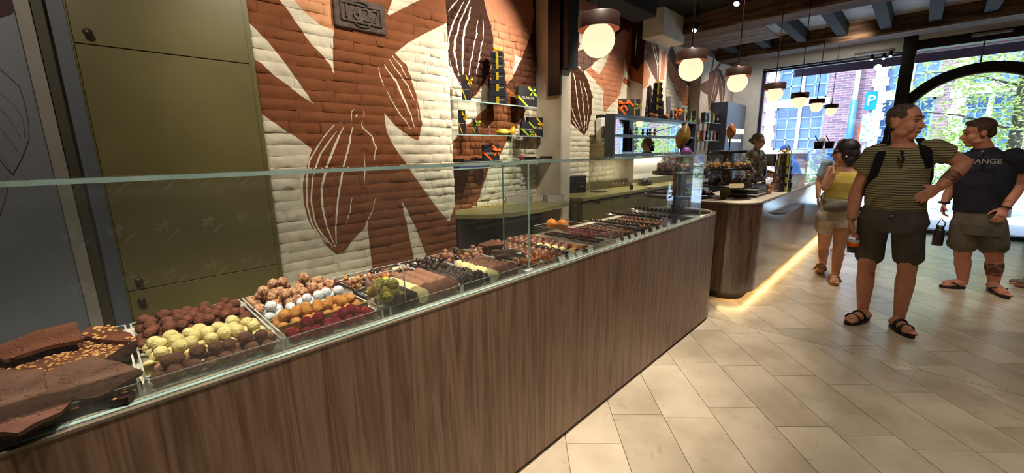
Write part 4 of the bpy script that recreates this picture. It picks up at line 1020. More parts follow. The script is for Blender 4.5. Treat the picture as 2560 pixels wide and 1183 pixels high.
slab([(196, 838), (225, 817), (275, 815), (325, 832), (340, 855), (260, 850)], Z0+.036, .010, m_slab_milk, 'small milk slab with whole hazelnuts at the back right of the first tray', 26, m_nut, crumb=(.006,))
slab([(-40, 878), (25, 858), (95, 833), (192, 812), (208, 842), (120, 860), (10, 892)], Z0+.058, .010, m_slab_milk, 'long smooth milk slab with hidden hazelnuts lying at the back of the first tray', 30, dz=.012)
slab([(110, 1040), (180, 1000), (345, 945), (356, 956), (320, 994), (231, 1009), (150, 1040)], Z0+.018, .014, m_slab_dark, 'dark chocolate slab with nut crumbs under the front slabs', 24, m_nut, crumb=(.0035,))
slab([(98, 945), (160, 920), (236, 898), (300, 908), (357, 922), (295, 955), (236, 982), (182, 990), (94, 990)], Z0+.045, .010, m_slab_bloom, 'broken brown slab with a grainy top at the front right of the first tray', 60, dz=.01)
slab([(-70, 948), (0, 938), (112, 930), (116, 980), (177, 990), (148, 1014), (80, 1042), (39, 1063), (-70, 1066)], Z0+.050, .010, m_slab_bloom, 'broken brown slab with a grainy top at the front left edge of the picture', 50, dz=.01)
slab([(250, 905), (300, 872), (337, 850), (345, 862), (268, 912)], Z0+.048, .006, m_slab_dark, 'thin dark sliver of chocolate leaning on the nut slab', 0)
cr = MB()
for k in range(150):
    x = R.uniform(-.29, .0); y = R.uniform(TY0+.006, TY0+.06); r_ = R.uniform(.002, .0045); cr.ball((x, y, ZZ+r_*.5), (r_, r_*.8, r_*.7), 6, 4)
solo('nut_crumbs', cr, m_nut, 'loose golden nut crumbs along the front of the first tray', 'crumbs', kind='stuff')
# --- nut clusters, tongs, black block and the box of pistachio truffles
CL = [blob('cluster', .017, m_, sub=2, amp=.5, fr=2.5, amp2=.35, sq=(1.1, .9, .75), seed=s_) for m_, s_ in ((m_milk_m, 1), (m_darkc, 5), (m_nut, 9), (m_caram, 13), (m_milk, 17))]
for k in range(150):
    x = R.uniform(.618, .888); y = R.uniform(TY0+.20, TY1-.015); lift = (R.random()**2)*.022*(1 if y > TY0+.24 else .3)
    put('nut_cluster', R.choices(CL, (3, 3, 2.5, 2, 1.5))[0], x, y, ZZ+lift, 'small rough cluster of nuts and chocolate heaped at the back of the tray', 'chocolate', 'mixed nut clusters', sc=R.uniform(.42, .8), tilt=3)
DI = []
for nm, m_ in (('disc', m_milk_m), ('disc', m_white_c), ('disc', m_darkm)):
    DI.append(MB().lathe([(0, 0), (.024, .0), (.0262, .002), (.0262, .0042), (.024, .0062), (0, .0062)], n=18).mesh(nm, m_))
def discrow(x, y0, y1, k, group, label, r=.0262, dx=0.0, n=None):
    n = n or int((y1-y0)/.0078)
    for i in range(n):
        f_ = i/max(1, n-1); y = y0+(y1-y0)*f_
        inst('thin_disc', DI[k], (x+dx*f_+R.gauss(0, .0012), y+.003, ZZ+r+R.gauss(0, .0008)), (PI/2+R.uniform(-.10, -.24), R.uniform(-.06, .06), R.uniform(-.12, .12)), R.uniform(.96, 1.03), '%s, %s from the front' % (label, od(i+1)), 'chocolate', group)
discrow(.868, TY0+.012, TY0+.235, 0, 'milk discs, right roll', 'thin milk disc in the right milk roll')
discrow(.824, TY0+.010, TY0+.235, 0, 'milk discs, middle roll', 'thin milk disc in the middle milk roll')
discrow(.778, TY0+.008, TY0+.235, 0, 'milk discs, left roll', 'thin milk disc in the left milk roll')
discrow(.735, TY0+.006, TY0+.20, 1, 'white discs', 'thin white disc in the cream coloured roll')
discrow(.694, TY0+.006, TY0+.20, 2, 'dark discs, right roll', 'thin dark disc in the roll next to the white discs')
discrow(.655, TY0+.004, TY0+.17, 2, 'dark discs, left roll', 'thin dark disc in the roll behind the pistachio box')
m_ptong = M('black_plastic', (30, 29, 30), (22, 21, 22), 12, .4)
P = AZ(845, 708, Z0+.05); Q = AZ(912, 742, Z0+.03)
t = thing('serving_tongs', tuple(P), 'black serving tongs lying between the third and the fourth tray', 'tongs')
for s_ in (-1, 1): part('arm', MB().tube([P+Vector((0, s_*.004, 0)), P.lerp(Q, .5)+Vector((0, s_*.012, .004)), Q+Vector((0, s_*.008, 0))], [.006, .006, .004], 8, flat=(1, .5)), m_ptong, t)
part('grip', MB().tube([P, P+(P-Q).normalized()*.02], .009, 8), M('red_grip', (110, 40, 44), None, 8, .5), t)
P = AZ(912, 750, Z0); solo('black_block', MB().box((P.x-.028, P.y-.012, Z0), (P.x+.02, P.y+.03, Z0+.035), .003), m_ptong, 'small matt black block beside the box of pistachio truffles', 'block')
P = AZ(938, 790, Z0); Q = AZ(1030, 772, Z0); bx0, bx1, by = .566, .664, TY0-.004; ZTR = Z0; Z0 = Z0+.0315
t = thing('acrylic_box', ((bx0+bx1)/2, by+.03, Z0), 'open clear acrylic box of green pistachio truffles at the front of the counter', 'box')
bh = zat(985, 690, .615, by+.03)-Z0
part('base', MB().box((bx0, by, Z0), (bx1, by+.075, Z0+.004)), m_acry, t)
for x in (bx0, bx1-.003):
    mb = MB().prism([(by, Z0), (by+.075, Z0), (by+.075, Z0+bh), (by+.05, Z0+bh), (by+.02, Z0+bh*.8), (by, Z0+bh*.95)], x, x+.003, axis=0); part('side', mb, m_acry, t)
part('front', MB().box((bx0, by, Z0), (bx1, by+.003, Z0+bh*.95)), m_acry, t); part('back', MB().box((bx0, by+.072, Z0), (bx1, by+.075, Z0+bh)), m_acry, t)
part('edges', MB().box((bx0-.001, by-.001, Z0), (bx0+.002, by+.002, Z0+bh*.95)).box((bx1-.002, by-.001, Z0), (bx1+.001, by+.002, Z0+bh*.95)).box((bx0, by-.0005, Z0+bh*.95), (bx1, by+.003, Z0+bh*.95+.0015)).box((bx0, by+.072, Z0+bh), (bx1, by+.075, Z0+bh+.0015)), m_acedge, t)
for (i, j, k) in [(i, j, 0) for i in range(2) for j in range(2)]+[(0, 0, 1), (1, 0, 1), (0, 1, 1), (1, 1, 1), (.5, .5, 2), (0, 1, 1.9), (1, 1, 1.9), (1, 0, 1.8), (1.7, .4, 0), (1.7, .5, 1)]:
    put('truffle', T_pist, bx0+.022+i*.036+R.gauss(0, .002), by+.021+j*.032, Z0+.008+k*.024, 'yellow green pistachio crumb truffle in the clear box', 'truffle', 'pistachio truffles', tilt=2)
Z0 = ZTR
# --- dark tray and crumble tray
DK = [blob('dark_cluster', .0165, m_, sub=2, amp=.45, fr=2.4, amp2=.3, seed=s_) for m_, s_ in ((m_darkc, 2), (m_darkc, 6), (m_darkm, 11))]
for k in range(105):
    x = R.uniform(.914, 1.046); y = R.uniform(TY0+.20, TY1-.01)
    put('dark_cluster', DK, x, y, ZZ+R.random()**2*.03, 'glossy dark chocolate cluster heaped in the narrow tray', 'chocolate', 'dark clusters', sc=R.uniform(.5, .85), tilt=3)
for k in range(28):
    put('dark_cluster', DK, R.uniform(1.02, 1.05), TY0+.012+k*.0085, ZZ+R.random()*.02, 'glossy dark chunk in the row beside the white crumble roll', 'chocolate', 'dark chunks in a row', sc=R.uniform(.55, .8), tilt=3)
CRM = {}
for nm, m_ in (('d', m_darkm), ('w', m_white_c), ('m', choc('milk_crumble', (132, 88, 70), (98, 60, 46), .6, .8))):
    CRM[nm] = [blob('crumble_disc', .023, m_, sub=2, amp=.22, fr=3.5, amp2=.28, sq=(1, .30, 1), seed=s_) for s_ in (1, 4, 8)]
def crow(x, k, y0, y1, group, label, n):
    for i in range(n):
        y = y0+(y1-y0)*i/(n-1); put('crumble_disc', CRM[k], x+R.gauss(0, .002), y, ZZ-.002, label, 'chocolate', group, rot=(R.uniform(-.3, -.05), R.uniform(-.3, .3), R.uniform(-.15, .15)), sc=R.uniform(.85, 1.0))['label'] = '%s, %s from the front' % (label, od(i+1))
crow(.925, 'd', TY0+.012, TY0+.21, 'dark crumble roll, left', 'dark knobbly disc in the left dark crumble roll', 16)
crow(.962, 'd', TY0+.010, TY0+.21, 'dark crumble roll, middle', 'dark knobbly disc in the middle dark crumble roll', 16)
crow(1.000, 'd', TY0+.010, TY0+.21, 'dark crumble roll, right', 'dark knobbly disc in the right dark crumble roll', 16)
crow(1.082, 'w', TY0+.010, TY0+.24, 'white crumble roll', 'white disc in the cream roll near the divider', 22)
crow(1.122, 'm', TY0+.012, TY0+.24, 'milk crumble roll, left', 'milk knobbly disc in the left milk crumble roll', 17)
crow(1.164, 'm', TY0+.012, TY0+.25, 'milk crumble roll, middle', 'milk knobbly disc in the middle milk crumble roll', 17)
crow(1.206, 'm', TY0+.012, TY0+.25, 'milk crumble roll, right', 'milk knobbly disc in the right milk crumble roll', 17)
MX = [blob('mixed_cluster', .018, m_, sub=2, amp=.35, fr=2.4, amp2=.2, seed=s_) for m_, s_ in ((m_milk, 2), (m_darkc, 6), (m_milk_m, 11))]
for k in range(60):
    put('mixed_cluster', MX, R.uniform(1.07, 1.25), R.uniform(TY0+.27, TY1-.01), ZZ+R.random()**2*.03, 'milk or dark chocolate cluster at the back beside the olive card strip', 'chocolate', 'milk and dark clusters', sc=R.uniform(.65, 1.0), tilt=3)
solo('olive_strip', MB().box((1.20, TY1-.17, ZZ), (1.204, TY1-.01, ZZ+.05)), M('olive_card', (128, 112, 52), None, 10, .5), 'olive green card strip dividing the clusters at the back', 'card')
# --- beyond the divider
tray(1.275, 1.80, TY0, TY1, Z0, .022, 'low wide clear tray of round chocolates, peel and dark pods beyond the glass divider')
sh = [MB().tube([(-.012, 0, 0), (.012, 0, 0)], .010, 6, flat=(1, .8)).mesh('shaving', m_milk_m), blob('shaving', .014, m_milk_m, amp=.5, amp2=.3, seed=3)]
for k in range(40):
    put('milk_shaving', sh, R.uniform(1.28, 1.42), R.uniform(TY0+.30, TY1-.02), ZZ+R.random()*.02, 'small milk chocolate piece behind the dark pods', 'chocolate', 'milk pieces', sc=R.uniform(.7, 1.1), tilt=3)
slab([(1195, 612), (1232, 598), (1262, 610), (1215, 616)], Z0+.055, .008, m_slab_milk, 'milk chocolate slab leaning at the back just left of the divider', 0)
pod = [blob('dark_pod', .03, m_darkc, sub=3, amp=.06, amp2=.02, sq=(1.0, 2.3, .75), seed=s_) for s_ in (1, 3)]
for (x, y, rz, lb) in ((1.29, TY0+.15, .25, 'long glossy dark chocolate pod lying left'), (1.375, TY0+.20, .2, 'long glossy dark chocolate pod lying right, next to the peel rings'), (1.33, TY0+.235, -.1, 'long glossy dark chocolate pod lying behind two others')):
    put('dark_pod', pod, x, y, ZZ, lb, 'chocolate', None, rot=(0, 0, rz))
ring = MB(); ring.tube([(.014*math.cos(i*PI/7), .014*math.sin(i*PI/7), .006) for i in range(15)], .0055, 8, cap=False); ringm = ring.mesh('peel_ring', m_caram)
alm = blob('almond', .012, m_caram, sq=(1, .7, .55), amp=.05)
for k in range(58):
    x = R.uniform(1.285, 1.47); y = R.uniform(TY0+.01, TY0+.11)
    put('peel_piece', [ringm, alm, alm, blob('peel', .013, m_milk_m, amp=.3, amp2=.2, seed=k) if k < 3 else alm], x, y, ZZ+R.random()**1.5*.022, 'orange brown candied piece heaped at the foot of the divider', 'chocolate', 'candied orange pieces', sc=R.uniform(.8, 1.25), tilt=2.5)
BALL = {}
for nm, m_ in (('m', m_milk), ('d', m_darkc), ('w', m_white_c)):
    BALL[nm] = MB().lathe([(0, 0), (.014, .001), (.0195, .009), (.0205, .017), (.018, .027), (.012, .0335), (.005, .0368), (.002, .0378), (0, .038)], n=16).mesh('round_chocolate', m_)
def brow(x, y0, y1, k, lb, grp, n=None, dx=0):
    n = n or int((y1-y0)/.040)+1
    for i in range(n):
        f_ = i/max(1, n-1); inst('round_chocolate', BALL[k], (x+dx*f_+R.gauss(0, .002), y0+(y1-y0)*f_, ZZ), (R.uniform(-.15, .15), R.uniform(-.15, .15), R.random()*6), R.uniform(.95, 1.05), '%s, %s from the front' % (lb, od(i+1)), 'chocolate', grp)
cols_ = [(1.425, TY0+.14, TY1-.02, 'm', 'first'), (1.47, TY0+.09, TY1-.02, 'm', 'second'), (1.515, TY0+.02, TY1-.02, 'm', 'third'), (1.56, TY0+.02, TY0+.30, 'd', ''), (1.605, TY0+.02, TY0+.22, 'w', ''), (1.605, TY0+.26, TY1-.02, 'm', 'fourth'), (1.65, TY0+.10, TY1-.02, 'm', 'fifth'), (1.695, TY0+.16, TY1-.03, 'm', 'sixth'), (1.74, TY0+.22, TY1-.03, 'm', 'seventh')]
for x, y0, y1, k, q in cols_:
    brow(x, y0, y1, k, {'m': 'round milk chocolate in the %s milk row' % q, 'd': 'round dark chocolate beside the white row', 'w': 'round white chocolate in the cream row'}[k], {'m': 'round milk chocolates, %s row' % q, 'd': 'round dark chocolates', 'w': 'round white chocolates'}[k])
om = MB(); om.lathe([(0, 0), (.018, .0), (.019, .003), (.018, .006), (0, .006)], n=14); omm = om.mesh('orange_slice', m_caram)
for k in range(14): put('orange_slice', omm, R.uniform(1.70, 1.77), TY0+.02+k*.012, ZZ+R.random()*.012, 'candied orange slice dipped in dark chocolate at the tray front', 'chocolate', 'candied orange slices', tilt=2)
# raised clear shelves with praline rows
for (xa, xb, zr, lb) in ((1.815, 1.96, .055, 'clear raised tray with dark bars, oranges and raspberries'), (1.975, 2.10, .05, 'clear raised tray with pink raspberry pieces behind the oranges')):
    tray(xa, xb, TY0+.01, TY1-.01, Z0+.02, zr, lb, 'raised_tray')
ORB = blob('orange', .036, m_orange, sub=3, amp=.02, amp2=.01)
for (px, py, lb) in ((1379, 561, 'whole orange lying left on the clear raised tray'), (1405, 563, 'whole orange lying right on the clear raised tray')):
    P = AZ(px, py, Z0+.062); t = thing('orange', (P.x, P.y, Z0+.026), lb, 'orange'); t.parent = None
    inst('fruit', ORB, (0, 0, 0), parent=t); inst('stem_scar', blob('scar', .004, m_pist), (0, 0, .069), parent=t)
BAR = MB().box((-.012, -.034, 0), (.012, .034, .012), .003).mesh('dark_bar', m_darkm)
for i in range(2):
    for j in range(5): put('dark_bar', BAR, 1.85+i*.05, TY0+.05+j*.075, Z0+.026, 'flat dark chocolate bar in the raised tray under the oranges', 'chocolate', 'dark bars in the raised tray', rot=(0, 0, R.gauss(0, .1)))
RB = blob('raspberry', .011, m_pink, sub=2, amp=.1, amp2=.3)
for k in range(9): put('raspberry', RB, 1.93+R.gauss(0, .006), TY0+.10+k*.018, Z0+.026, 'pink raspberry on the dark bars', 'raspberry', 'raspberries', tilt=1)
PB = MB().box((-.015, -.012, 0), (.015, .012, .014), .004).mesh('pink_piece', M('pink_chocolate', (150, 62, 70), (118, 40, 50), 40, .6, bump=.4))
for i in range(2):
    for k in range(13): put('pink_piece', PB, 2.01+i*.05, TY0+.02+k*.031, Z0+.026, 'pink fruit chocolate in the second raised tray', 'chocolate', 'pink fruit chocolates', rot=(0, 0, R.gauss(0, .15)))
solo('dark_mat', MB().box((2.10, TY0+.012, ZT+.0042), (3.17, TY1-.012, ZT+.0085), .001), m_ptong, 'thin dark mat under the praline rows at the far end of the counter', 'mat')
# pralines in rows
def praline(kind):
    mb = MB()
    if kind == 0: mb.box((-.013, -.013, 0), (.013, .013, .016), .003, 0); mb.ball((0, 0, .018), (.007, .004, .004), 8, 5, 1)
    if kind == 1: mb.lathe([(0, 0), (.012, 0), (.014, .006), (.011, .017), (.004, .022), (0, .0225)], n=12, mi=0); mb.ball((0, 0, .021), (.004, .004, .003), 6, 4, 1)
    if kind == 2: mb.box((-.014, -.011, 0), (.014, .011, .012), .004, 0); mb.tube([(-.011, -.006, .0125), (0, 0, .0135), (.011, .006, .0125)], .0016, 5, 1)
    if kind == 3: mb.lathe([(0, 0), (.013, 0), (.0145, .004), (.013, .012), (.006, .015), (0, .0155)], n=12, mi=0, sx=1.1, sy=.9); mb.ball((0, 0, .0155), (.006, .003, .002), 6, 4, 1)
    return mb
KD = [('square dark praline topped with a nut', praline(0), (m_darkc, m_nut)), ('cone shaped milk praline with a pale tip', praline(1), (m_milk, m_white_c)), ('rectangular dark praline with a thin milk line', praline(2), (m_darkc, m_milk_m)), ('oval dark praline with a gold topping', praline(3), (m_darkc, m_gold)),
      ('square milk praline topped with a dark dot', praline(0), (m_milk, m_darkc)), ('cone shaped dark praline', praline(1), (m_darkc, m_darkc)), ('rectangular milk praline with a white line', praline(2), (m_milk_m, m_white_c))]
KM = [mb.mesh('praline', list(ms)) for _, mb, ms in KD]
ords = ['first', 'second', 'third', 'fourth', 'fifth', 'sixth', 'seventh', 'eighth', 'ninth', 'tenth', 'eleventh', 'twelfth', 'thirteenth', 'fourteenth', 'fifteenth']
seq = [(6, 0), (0, 0), (4, .0), (3, .035), (2, 0), (1, 0), (5, 0), (0, .05), (6, 0), (1, 0), (5, 0.03), (2, .0), (5, .05), (0, .03)]
x = 2.145
for i, (k, dz) in enumerate(seq):
    if dz:
        t = thing('clear_riser', (x, 1.36, ZT+.004), 'clear acrylic riser under the %s row of pralines' % ords[i], 'riser')
        part('top', MB().box((x-.022, TY0+.04, ZZ+dz-.003), (x+.022, TY1-.01, ZZ+dz)), m_acry, t); part('leg', MB().box((x-.022, TY0+.04, ZT+.004), (x+.022, TY0+.043, ZZ+dz-.003)), m_acry, t); part('leg', MB().box((x-.022, TY1-.013, ZT+.004), (x+.022, TY1-.01, ZZ+dz-.003)), m_acry, t)
        part('edge', MB().box((x-.023, TY0+.039, ZZ+dz-.003), (x-.022, TY1-.01, ZZ+dz)), m_acedge, t)
    ny = 12 if not dz else 11
    for j in range(ny):
        y = TY0+(.02 if not dz else .055)+j*.0335
        for q in ((-.019, .019) if (i % 3 != 0 and not dz) else (0,)):
            inst('praline', KM[k], (x+q+R.gauss(0, .001), y, ZZ+dz+.0005 if dz else ZT+.009), (0, 0, R.gauss(0, .08)), 1, '%s, %s of the %s row' % (KD[k][0], od(j+1) if q <= 0 else od(j+1)+' (right side)', ords[i]), 'praline', 'pralines, %s row' % ords[i])
    x += .076 if i % 3 != 0 and not dz else .062
# label cards along the front
LC = MB().box((-.022, -.001, 0), (.022, .001, .030), 0, 0); LC.xf(Matrix.Rotation(-.3, 4, 'X'))
LT = MB()
for k, (w, z) in enumerate(((.030, .022), (.022, .017), (.026, .010))): LT.box((-w/2, -.0014, z), (w/2, -.0009, z+.0013))
LT.xf(Matrix.Rotation(-.3, 4, 'X'))
lc, lt = LC.mesh('card', m_card), LT.mesh('print', M('grey_ink', (120, 116, 112), None, 10, .7))
nt_ = ['beside the candied pieces', 'below the dark round chocolates', 'below the white round chocolates', 'before the orange slices', 'first of the close row by the pralines', 'second of the close row by the pralines', 'third of the close row by the pralines', 'fourth of the close row by the pralines', 'fifth of the close row by the pralines', 'sixth of the close row by the pralines', 'seventh of the close row by the pralines', 'eighth of the close row by the pralines', 'ninth of the close row, nearest the rounded end']
for x, q in zip((1.50, 1.575, 1.64, 1.74, 2.02, 2.10, 2.18, 2.26, 2.36, 2.46, 2.56, 2.68, 2.84), nt_):
    t = thing('price_label', (x, TY0-.012, ZT+.0045), 'small white label card %s' % q, 'label', 'label cards')
    inst('card', lc, (0, 0, 0), parent=t); inst('print', lt, (0, 0, 0), parent=t)
print('TRUFFLES', n)
# ------------------------------------------------------------------ pendants
m_hat = M('dark_bronze_shade', (62, 40, 32), (48, 30, 24), 6, .4, spec=.5); m_hatin = M('copper_shade_inside', (190, 104, 76), (172, 90, 64), 6, .45)
m_globe = emat('opal_globe', (255, 238, 196), 0.56)
m_cord = M('dark_red_cord', (60, 24, 20), None, 10, .6)
pend = None
YPD = 1.12
pl_ = [(1496, 101), (1727, 172), (1843, 206), (1936, 236), (1998, 255), (2041, 267), (2077, 278)]
plab = ['largest and nearest globe pendant lamp, over the chocolate counter', 'second globe pendant from the camera, at the end of the first counter', 'third globe pendant, in front of the plastered pier by the window', 'fourth globe pendant, first one seen against the street window', 'fifth globe pendant, seen against the mullion of the blue window', 'sixth globe pendant, last but one in the row', 'seventh globe pendant, smallest and farthest of the row']
for i, ((px, py), lb) in enumerate(zip(pl_, plab)):
    P = AY(px, py, YPD); rg = .075
    if pend is None:
        t = thing('pendant_lamp', (P.x, P.y, P.z-rg), lb, 'lamp', 'globe pendants over the counters'); pend = t
        b = MB().ball((P.x, P.y, P.z), rg, 24, 16); part('globe', b, m_globe, t)
        h0 = P.z+.045; hr = .094
        b = MB().lathe([(hr, h0), (hr, h0+.058), (hr-.004, h0+.062), (0, h0+.062)], (P.x, P.y, 0), 32); b.sm = [False if False else True]*len(b.sm); part('shade', b, m_hat, t)
        b = MB().lathe([(hr, h0), (hr-.004, h0), (hr-.004, h0+.05), (.03, h0+.05)], (P.x, P.y, 0), 32); part('shade_lining', b, m_hatin, t)
        b = MB().tube([(P.x, P.y, h0+.06), (P.x, P.y, h0+.085)], .009, 10); part('cord_grip', b, m_hatin, t)
        b = MB().tube([(P.x, P.y, h0+.08), (P.x, P.y, CEIL+.02)], .0042, 6); part('cord', b, m_cord, t)
        base = P
    else:
        dup(pend, (P.x, P.y, P.z-rg), label=lb)
# track spots on the ceiling
m_spot = M('black_spot_housing', (26, 25, 27), None, 10, .4); m_lens = emat('spot_lens', (236, 240, 250), 1.2)
for i, (px, py, lb) in enumerate(((1740, 78, 'small black spotlight with a pale lens under the beam near the second pendant'), (1846, 12, 'small black spotlight at the top edge of the picture between two pendant cords'))):
    P = AZ(px, py, 2.96)
    t = thing('ceiling_spotlight', (P.x, P.y, CEIL-.3), lb, 'spotlight')
    part('arm', MB().tube([(P.x, P.y, CEIL+.02), (P.x, P.y, 3.02)], .01, 8), m_spot, t)
    d = Vector((-.5, .1, -.6)).normalized(); C0 = Vector((P.x, P.y, 3.01))
    part('housing', MB().tube([C0-d*.05, C0+d*.06], .035, 14), m_spot, t); part('lens', MB().tube([C0+d*.0605, C0+d*.064], .031, 14), m_lens, t)

# ------------------------------------------------------------------ gift boxes
m_bbox = M('black_gift_card', (32, 32, 38), (24, 24, 30), 10, .45); m_bbox2 = M('black_gift_lid', (40, 40, 47), (32, 32, 38), 10, .4)
RIB = {'lime': M('lime_ribbon', (176, 206, 56), (150, 182, 40), 40, .35), 'yellow': M('yellow_ribbon', (246, 198, 30), (226, 172, 20), 40, .35), 'orange': M('orange_ribbon', (242, 112, 24), (220, 90, 16), 40, .35), 'white': M('white_ribbon', (240, 238, 228), (222, 220, 208), 40, .35), 'olive': M('olive_gold_ribbon', (168, 152, 32), (146, 130, 24), 40, .4)}
m_print = M('silver_print', (214, 208, 190), None, 10, .5)
def bow(c, r, mb=None):
    """two flattened loops, a knot and two tails in the plane facing -Y"""
    mb = mb or MB(); c = Vector(c)
    for s_ in (-1, 1):
        b = MB().ball((0, 0, 0), 1.0, 12, 8)
        b.xf(Matrix.Translation(c+Vector((s_*r*.50, -r*.16, r*.18))) @ Matrix.Rotation(-s_*.35, 4, 'Y') @ Matrix.Rotation(s_*.35, 4, 'Z') @ Matrix.Diagonal((r*.50, r*.13, r*.29, 1)))
        for i, v in enumerate(b.v):
            d = Vector(v)-c; k = max(.35, min(1, abs(d.x)/(r*.45))); b.v[i] = (v[0], v[1], c.z+(d.z)*k)
        mb.add(b.v, b.f, 0, True)
        P = [c+Vector((0, -.003, 0)), c+Vector((s_*r*.30, -r*.10, -r*.45)), c+Vector((s_*r*.55, -r*.05, -r*.95))]
        w = [.10, .16, .15]; V = []
        for p, q in zip(P, w):
            n = Vector((.85, 0, s_*.5)).normalized(); V += [p-n*r*q, p+n*r*q, p-n*r*q+Vector((0, -.0012, 0)), p+n*r*q+Vector((0, -.0012, 0))]
        mb.add(V, [(0, 1, 5, 4), (4, 5, 9, 8), (2, 6, 7, 3), (6, 10, 11, 7), (0, 4, 6, 2), (4, 8, 10, 6), (1, 3, 7, 5), (5, 7, 11, 9), (8, 9, 11, 10)])
    mb.ball(tuple(c+Vector((0, -r*.14, 0))), r*.17, 8, 6); return mb
def giftbox(x, y, z, w, d, h, rib, label, rot=0.0, style='corner', bowat=(.3, .3), txt=True, group=None, br=None):
    """black box whose big face looks to local -Y; ribbon over the corners or straight down"""
    t = thing('gift_box', (x, y, z), label, 'box', group, rot=rot); r = RIB[rib]
    part('body', MB().box((-w/2, -d/2, 0), (w/2, d/2, h), .002), m_bbox, t, local=True)
    part('lid', MB().box((-w/2-.002, -d/2-.002, -.0), (w/2+.002, -d/2+d*.35, h+.002), .002), m_bbox2, t, local=True)
    f = -d/2-.0032; b = MB(); rw = min(w, h)*.13
    if style == 'corner':
        for (a, c_, e, g_) in (((-w/2, h*.50), (-w/2+w*.52, 0), None, None), ((w/2-w*.45, h), (w/2, h-h*.42), None, None)):
            A_ = Vector((a[0], 0, a[1])); B_ = Vector((c_[0], 0, c_[1])); n_ = Vector((-(B_-A_).z, 0, (B_-A_).x)).normalized()*rw/2
            P = [A_-n_, B_-n_, B_+n_, A_+n_]
            P = [(max(-w/2-.003, min(w/2+.003, p.x)), max(0, min(h+.003, p.z))) for p in P]
            b.prism([p for p in P], f, f+.0015, axis=1)
        b.box((-w/2-.0035, f, h*.50-rw*.6), (-w/2-.002, d/2, h*.50+rw*.6)).box((w/2-w*.45-rw*.6, f, h+.002), (w/2-w*.45+rw*.6, d/2, h+.0035))
    else:
        xx = -w*.1; b.box((xx-rw/2, f, 0), (xx+rw/2, f+.0015, h+.003)).box((xx-rw/2, f, h+.002), (xx+rw/2, d/2, h+.0035))
    part('ribbon', b, r, t, local=True)
    part('bow', bow((bowat[0]*w, f, h*.5+bowat[1]*h), br or min(w, h)*.22), r, t, local=True)
    if txt:
        o_ = inst('print', textmesh('DUMON', w*.17, m_print, .0004), (0, f, h*.46), (PI/2, 0, 0), parent=t)
    return t
def tower(x, y, zb, zt, w0, rib, label, rot=0.0, n=5, bowr=.03):
    t = thing('box_tower', (x, y, zb), label, 'boxes', rot=rot); H_ = zt-zb; z = 0; fr = [1.25, 1.1, 1.0, .9, .78][:n]; s_ = sum(fr)
    for i in range(n):
        hh = H_*fr[i]/s_; w = w0*(1-.085*i)
        p = part('box', MB().box((-w/2, -w/2, z), (w/2, w/2, z+hh*.72), .002), m_bbox, t, local=True)
        l_ = part('lid', MB().box((-w/2-.004, -w/2-.004, z+hh*.6), (w/2+.004, w/2+.004, z+hh), .002), m_bbox2, p, local=True)
        inst('print', textmesh('DUMON', w*.13, m_print, .0004), (w*.18, -w/2-.002, z+hh*.3), (PI/2, 0, 0), parent=p)
        z += hh
    r = RIB[rib]; part('ribbon', MB().add([(-.016, -w0/2-.006, 0), (.014, -w0/2-.006, 0), (.011, -w/2-.007, z+.001), (-.013, -w/2-.007, z+.001), (-.016, -w0/2-.003, 0), (.014, -w0/2-.003, 0), (.011, -w/2-.004, z+.001), (-.013, -w/2-.004, z+.001)], [(0, 1, 2, 3), (7, 6, 5, 4), (0, 3, 7, 4), (1, 5, 6, 2), (3, 2, 6, 7), (0, 4, 5, 1)]).add([(-w0/2-.006, -.014, 0), (-w0/2-.006, .014, 0), (-w/2-.006, .012, z), (-w/2-.006, -.012, z)], [(0, 1, 2, 3)]).box((-w/2-.005, -.012, z), (w/2+.005, .012, z+.002)), r, t, local=True)
    part('bow', bow((0, 0, z+bowr*.4), bowr), RIB['yellow'] if rib == 'olive' else r, t, local=True); return t
ROT = math.radians(-40)
# --- glass shelves in the niche
g_shelf = glassmat('shelf_glass', (.93, .97, .96), .06)
YSF = 2.84; YSI = 2.94
def gshelf(x0, x1, y0, y1, z, label):
    t = thing('glass_shelf', ((x0+x1)/2, y1, z-.01), label, 'shelf')
    part('pane', MB().box((x0, y0, z-.009), (x1, y1, z)), g_shelf, t); part('front_edge', MB().box((x0, y0-.001, z-.0095), (x1, y0+.001, z+.0005)).box((x0-.001, y0, z-.0095), (x0+.001, y1, z+.0005)), m_gedge, t)
    for x in (x0+.12, x1-.12): part('bracket', MB().box((x-.006, y1-.06, z-.02), (x+.006, y1, z-.009)), m_lightgrey, t)
    return z
zs1, zs2, zs3 = AY(1240, 258, YSF).z, AY(1245, 338, YSF).z, AY(1250, 402, YSF).z
gshelf(2.16, 3.30, YSF, YN-.004, zs1, 'upper glass shelf in the niche, carrying the tall tower of boxes'); gshelf(2.16, 3.36, YSF, YN-.004, zs2, 'middle glass shelf in the niche, carrying cocoa pods and ribboned boxes'); gshelf(2.16, 3.36, YSF, YN-.004, zs3, 'lowest glass shelf in the niche just above the counter glass')
def on(px, y=YSI): return AY(px, 300, y).x
def wpx(a, b, y=YSI): return 1.12*(b-a)*(AY((a+b)/2, 300, y)-CAM).dot(_fw)/FPX
zh = lambda py, px, y=YSI: AY(px, py, y).z
giftbox(on(1168), YSI, zs1, .075, .05, zh(190, 1168)-zs1, 'yellow', 'tall slim black box with a yellow bow at the left of the upper glass shelf', ROT, 'corner', (.45, .30), br=.035)
tower(on(1248), YSI, zs1, zh(132, 1248), .145, 'olive', 'tall tower of five black boxes with an olive ribbon on the upper glass shelf', ROT-.2, bowr=.05)
giftbox(on(1316), YSI, zs1, wpx(1291, 1341), .05, zh(218, 1316)-zs1, 'lime', 'flat square black box with a lime bow on the upper glass shelf', ROT*.3, 'corner', (.25, .3), br=.045)
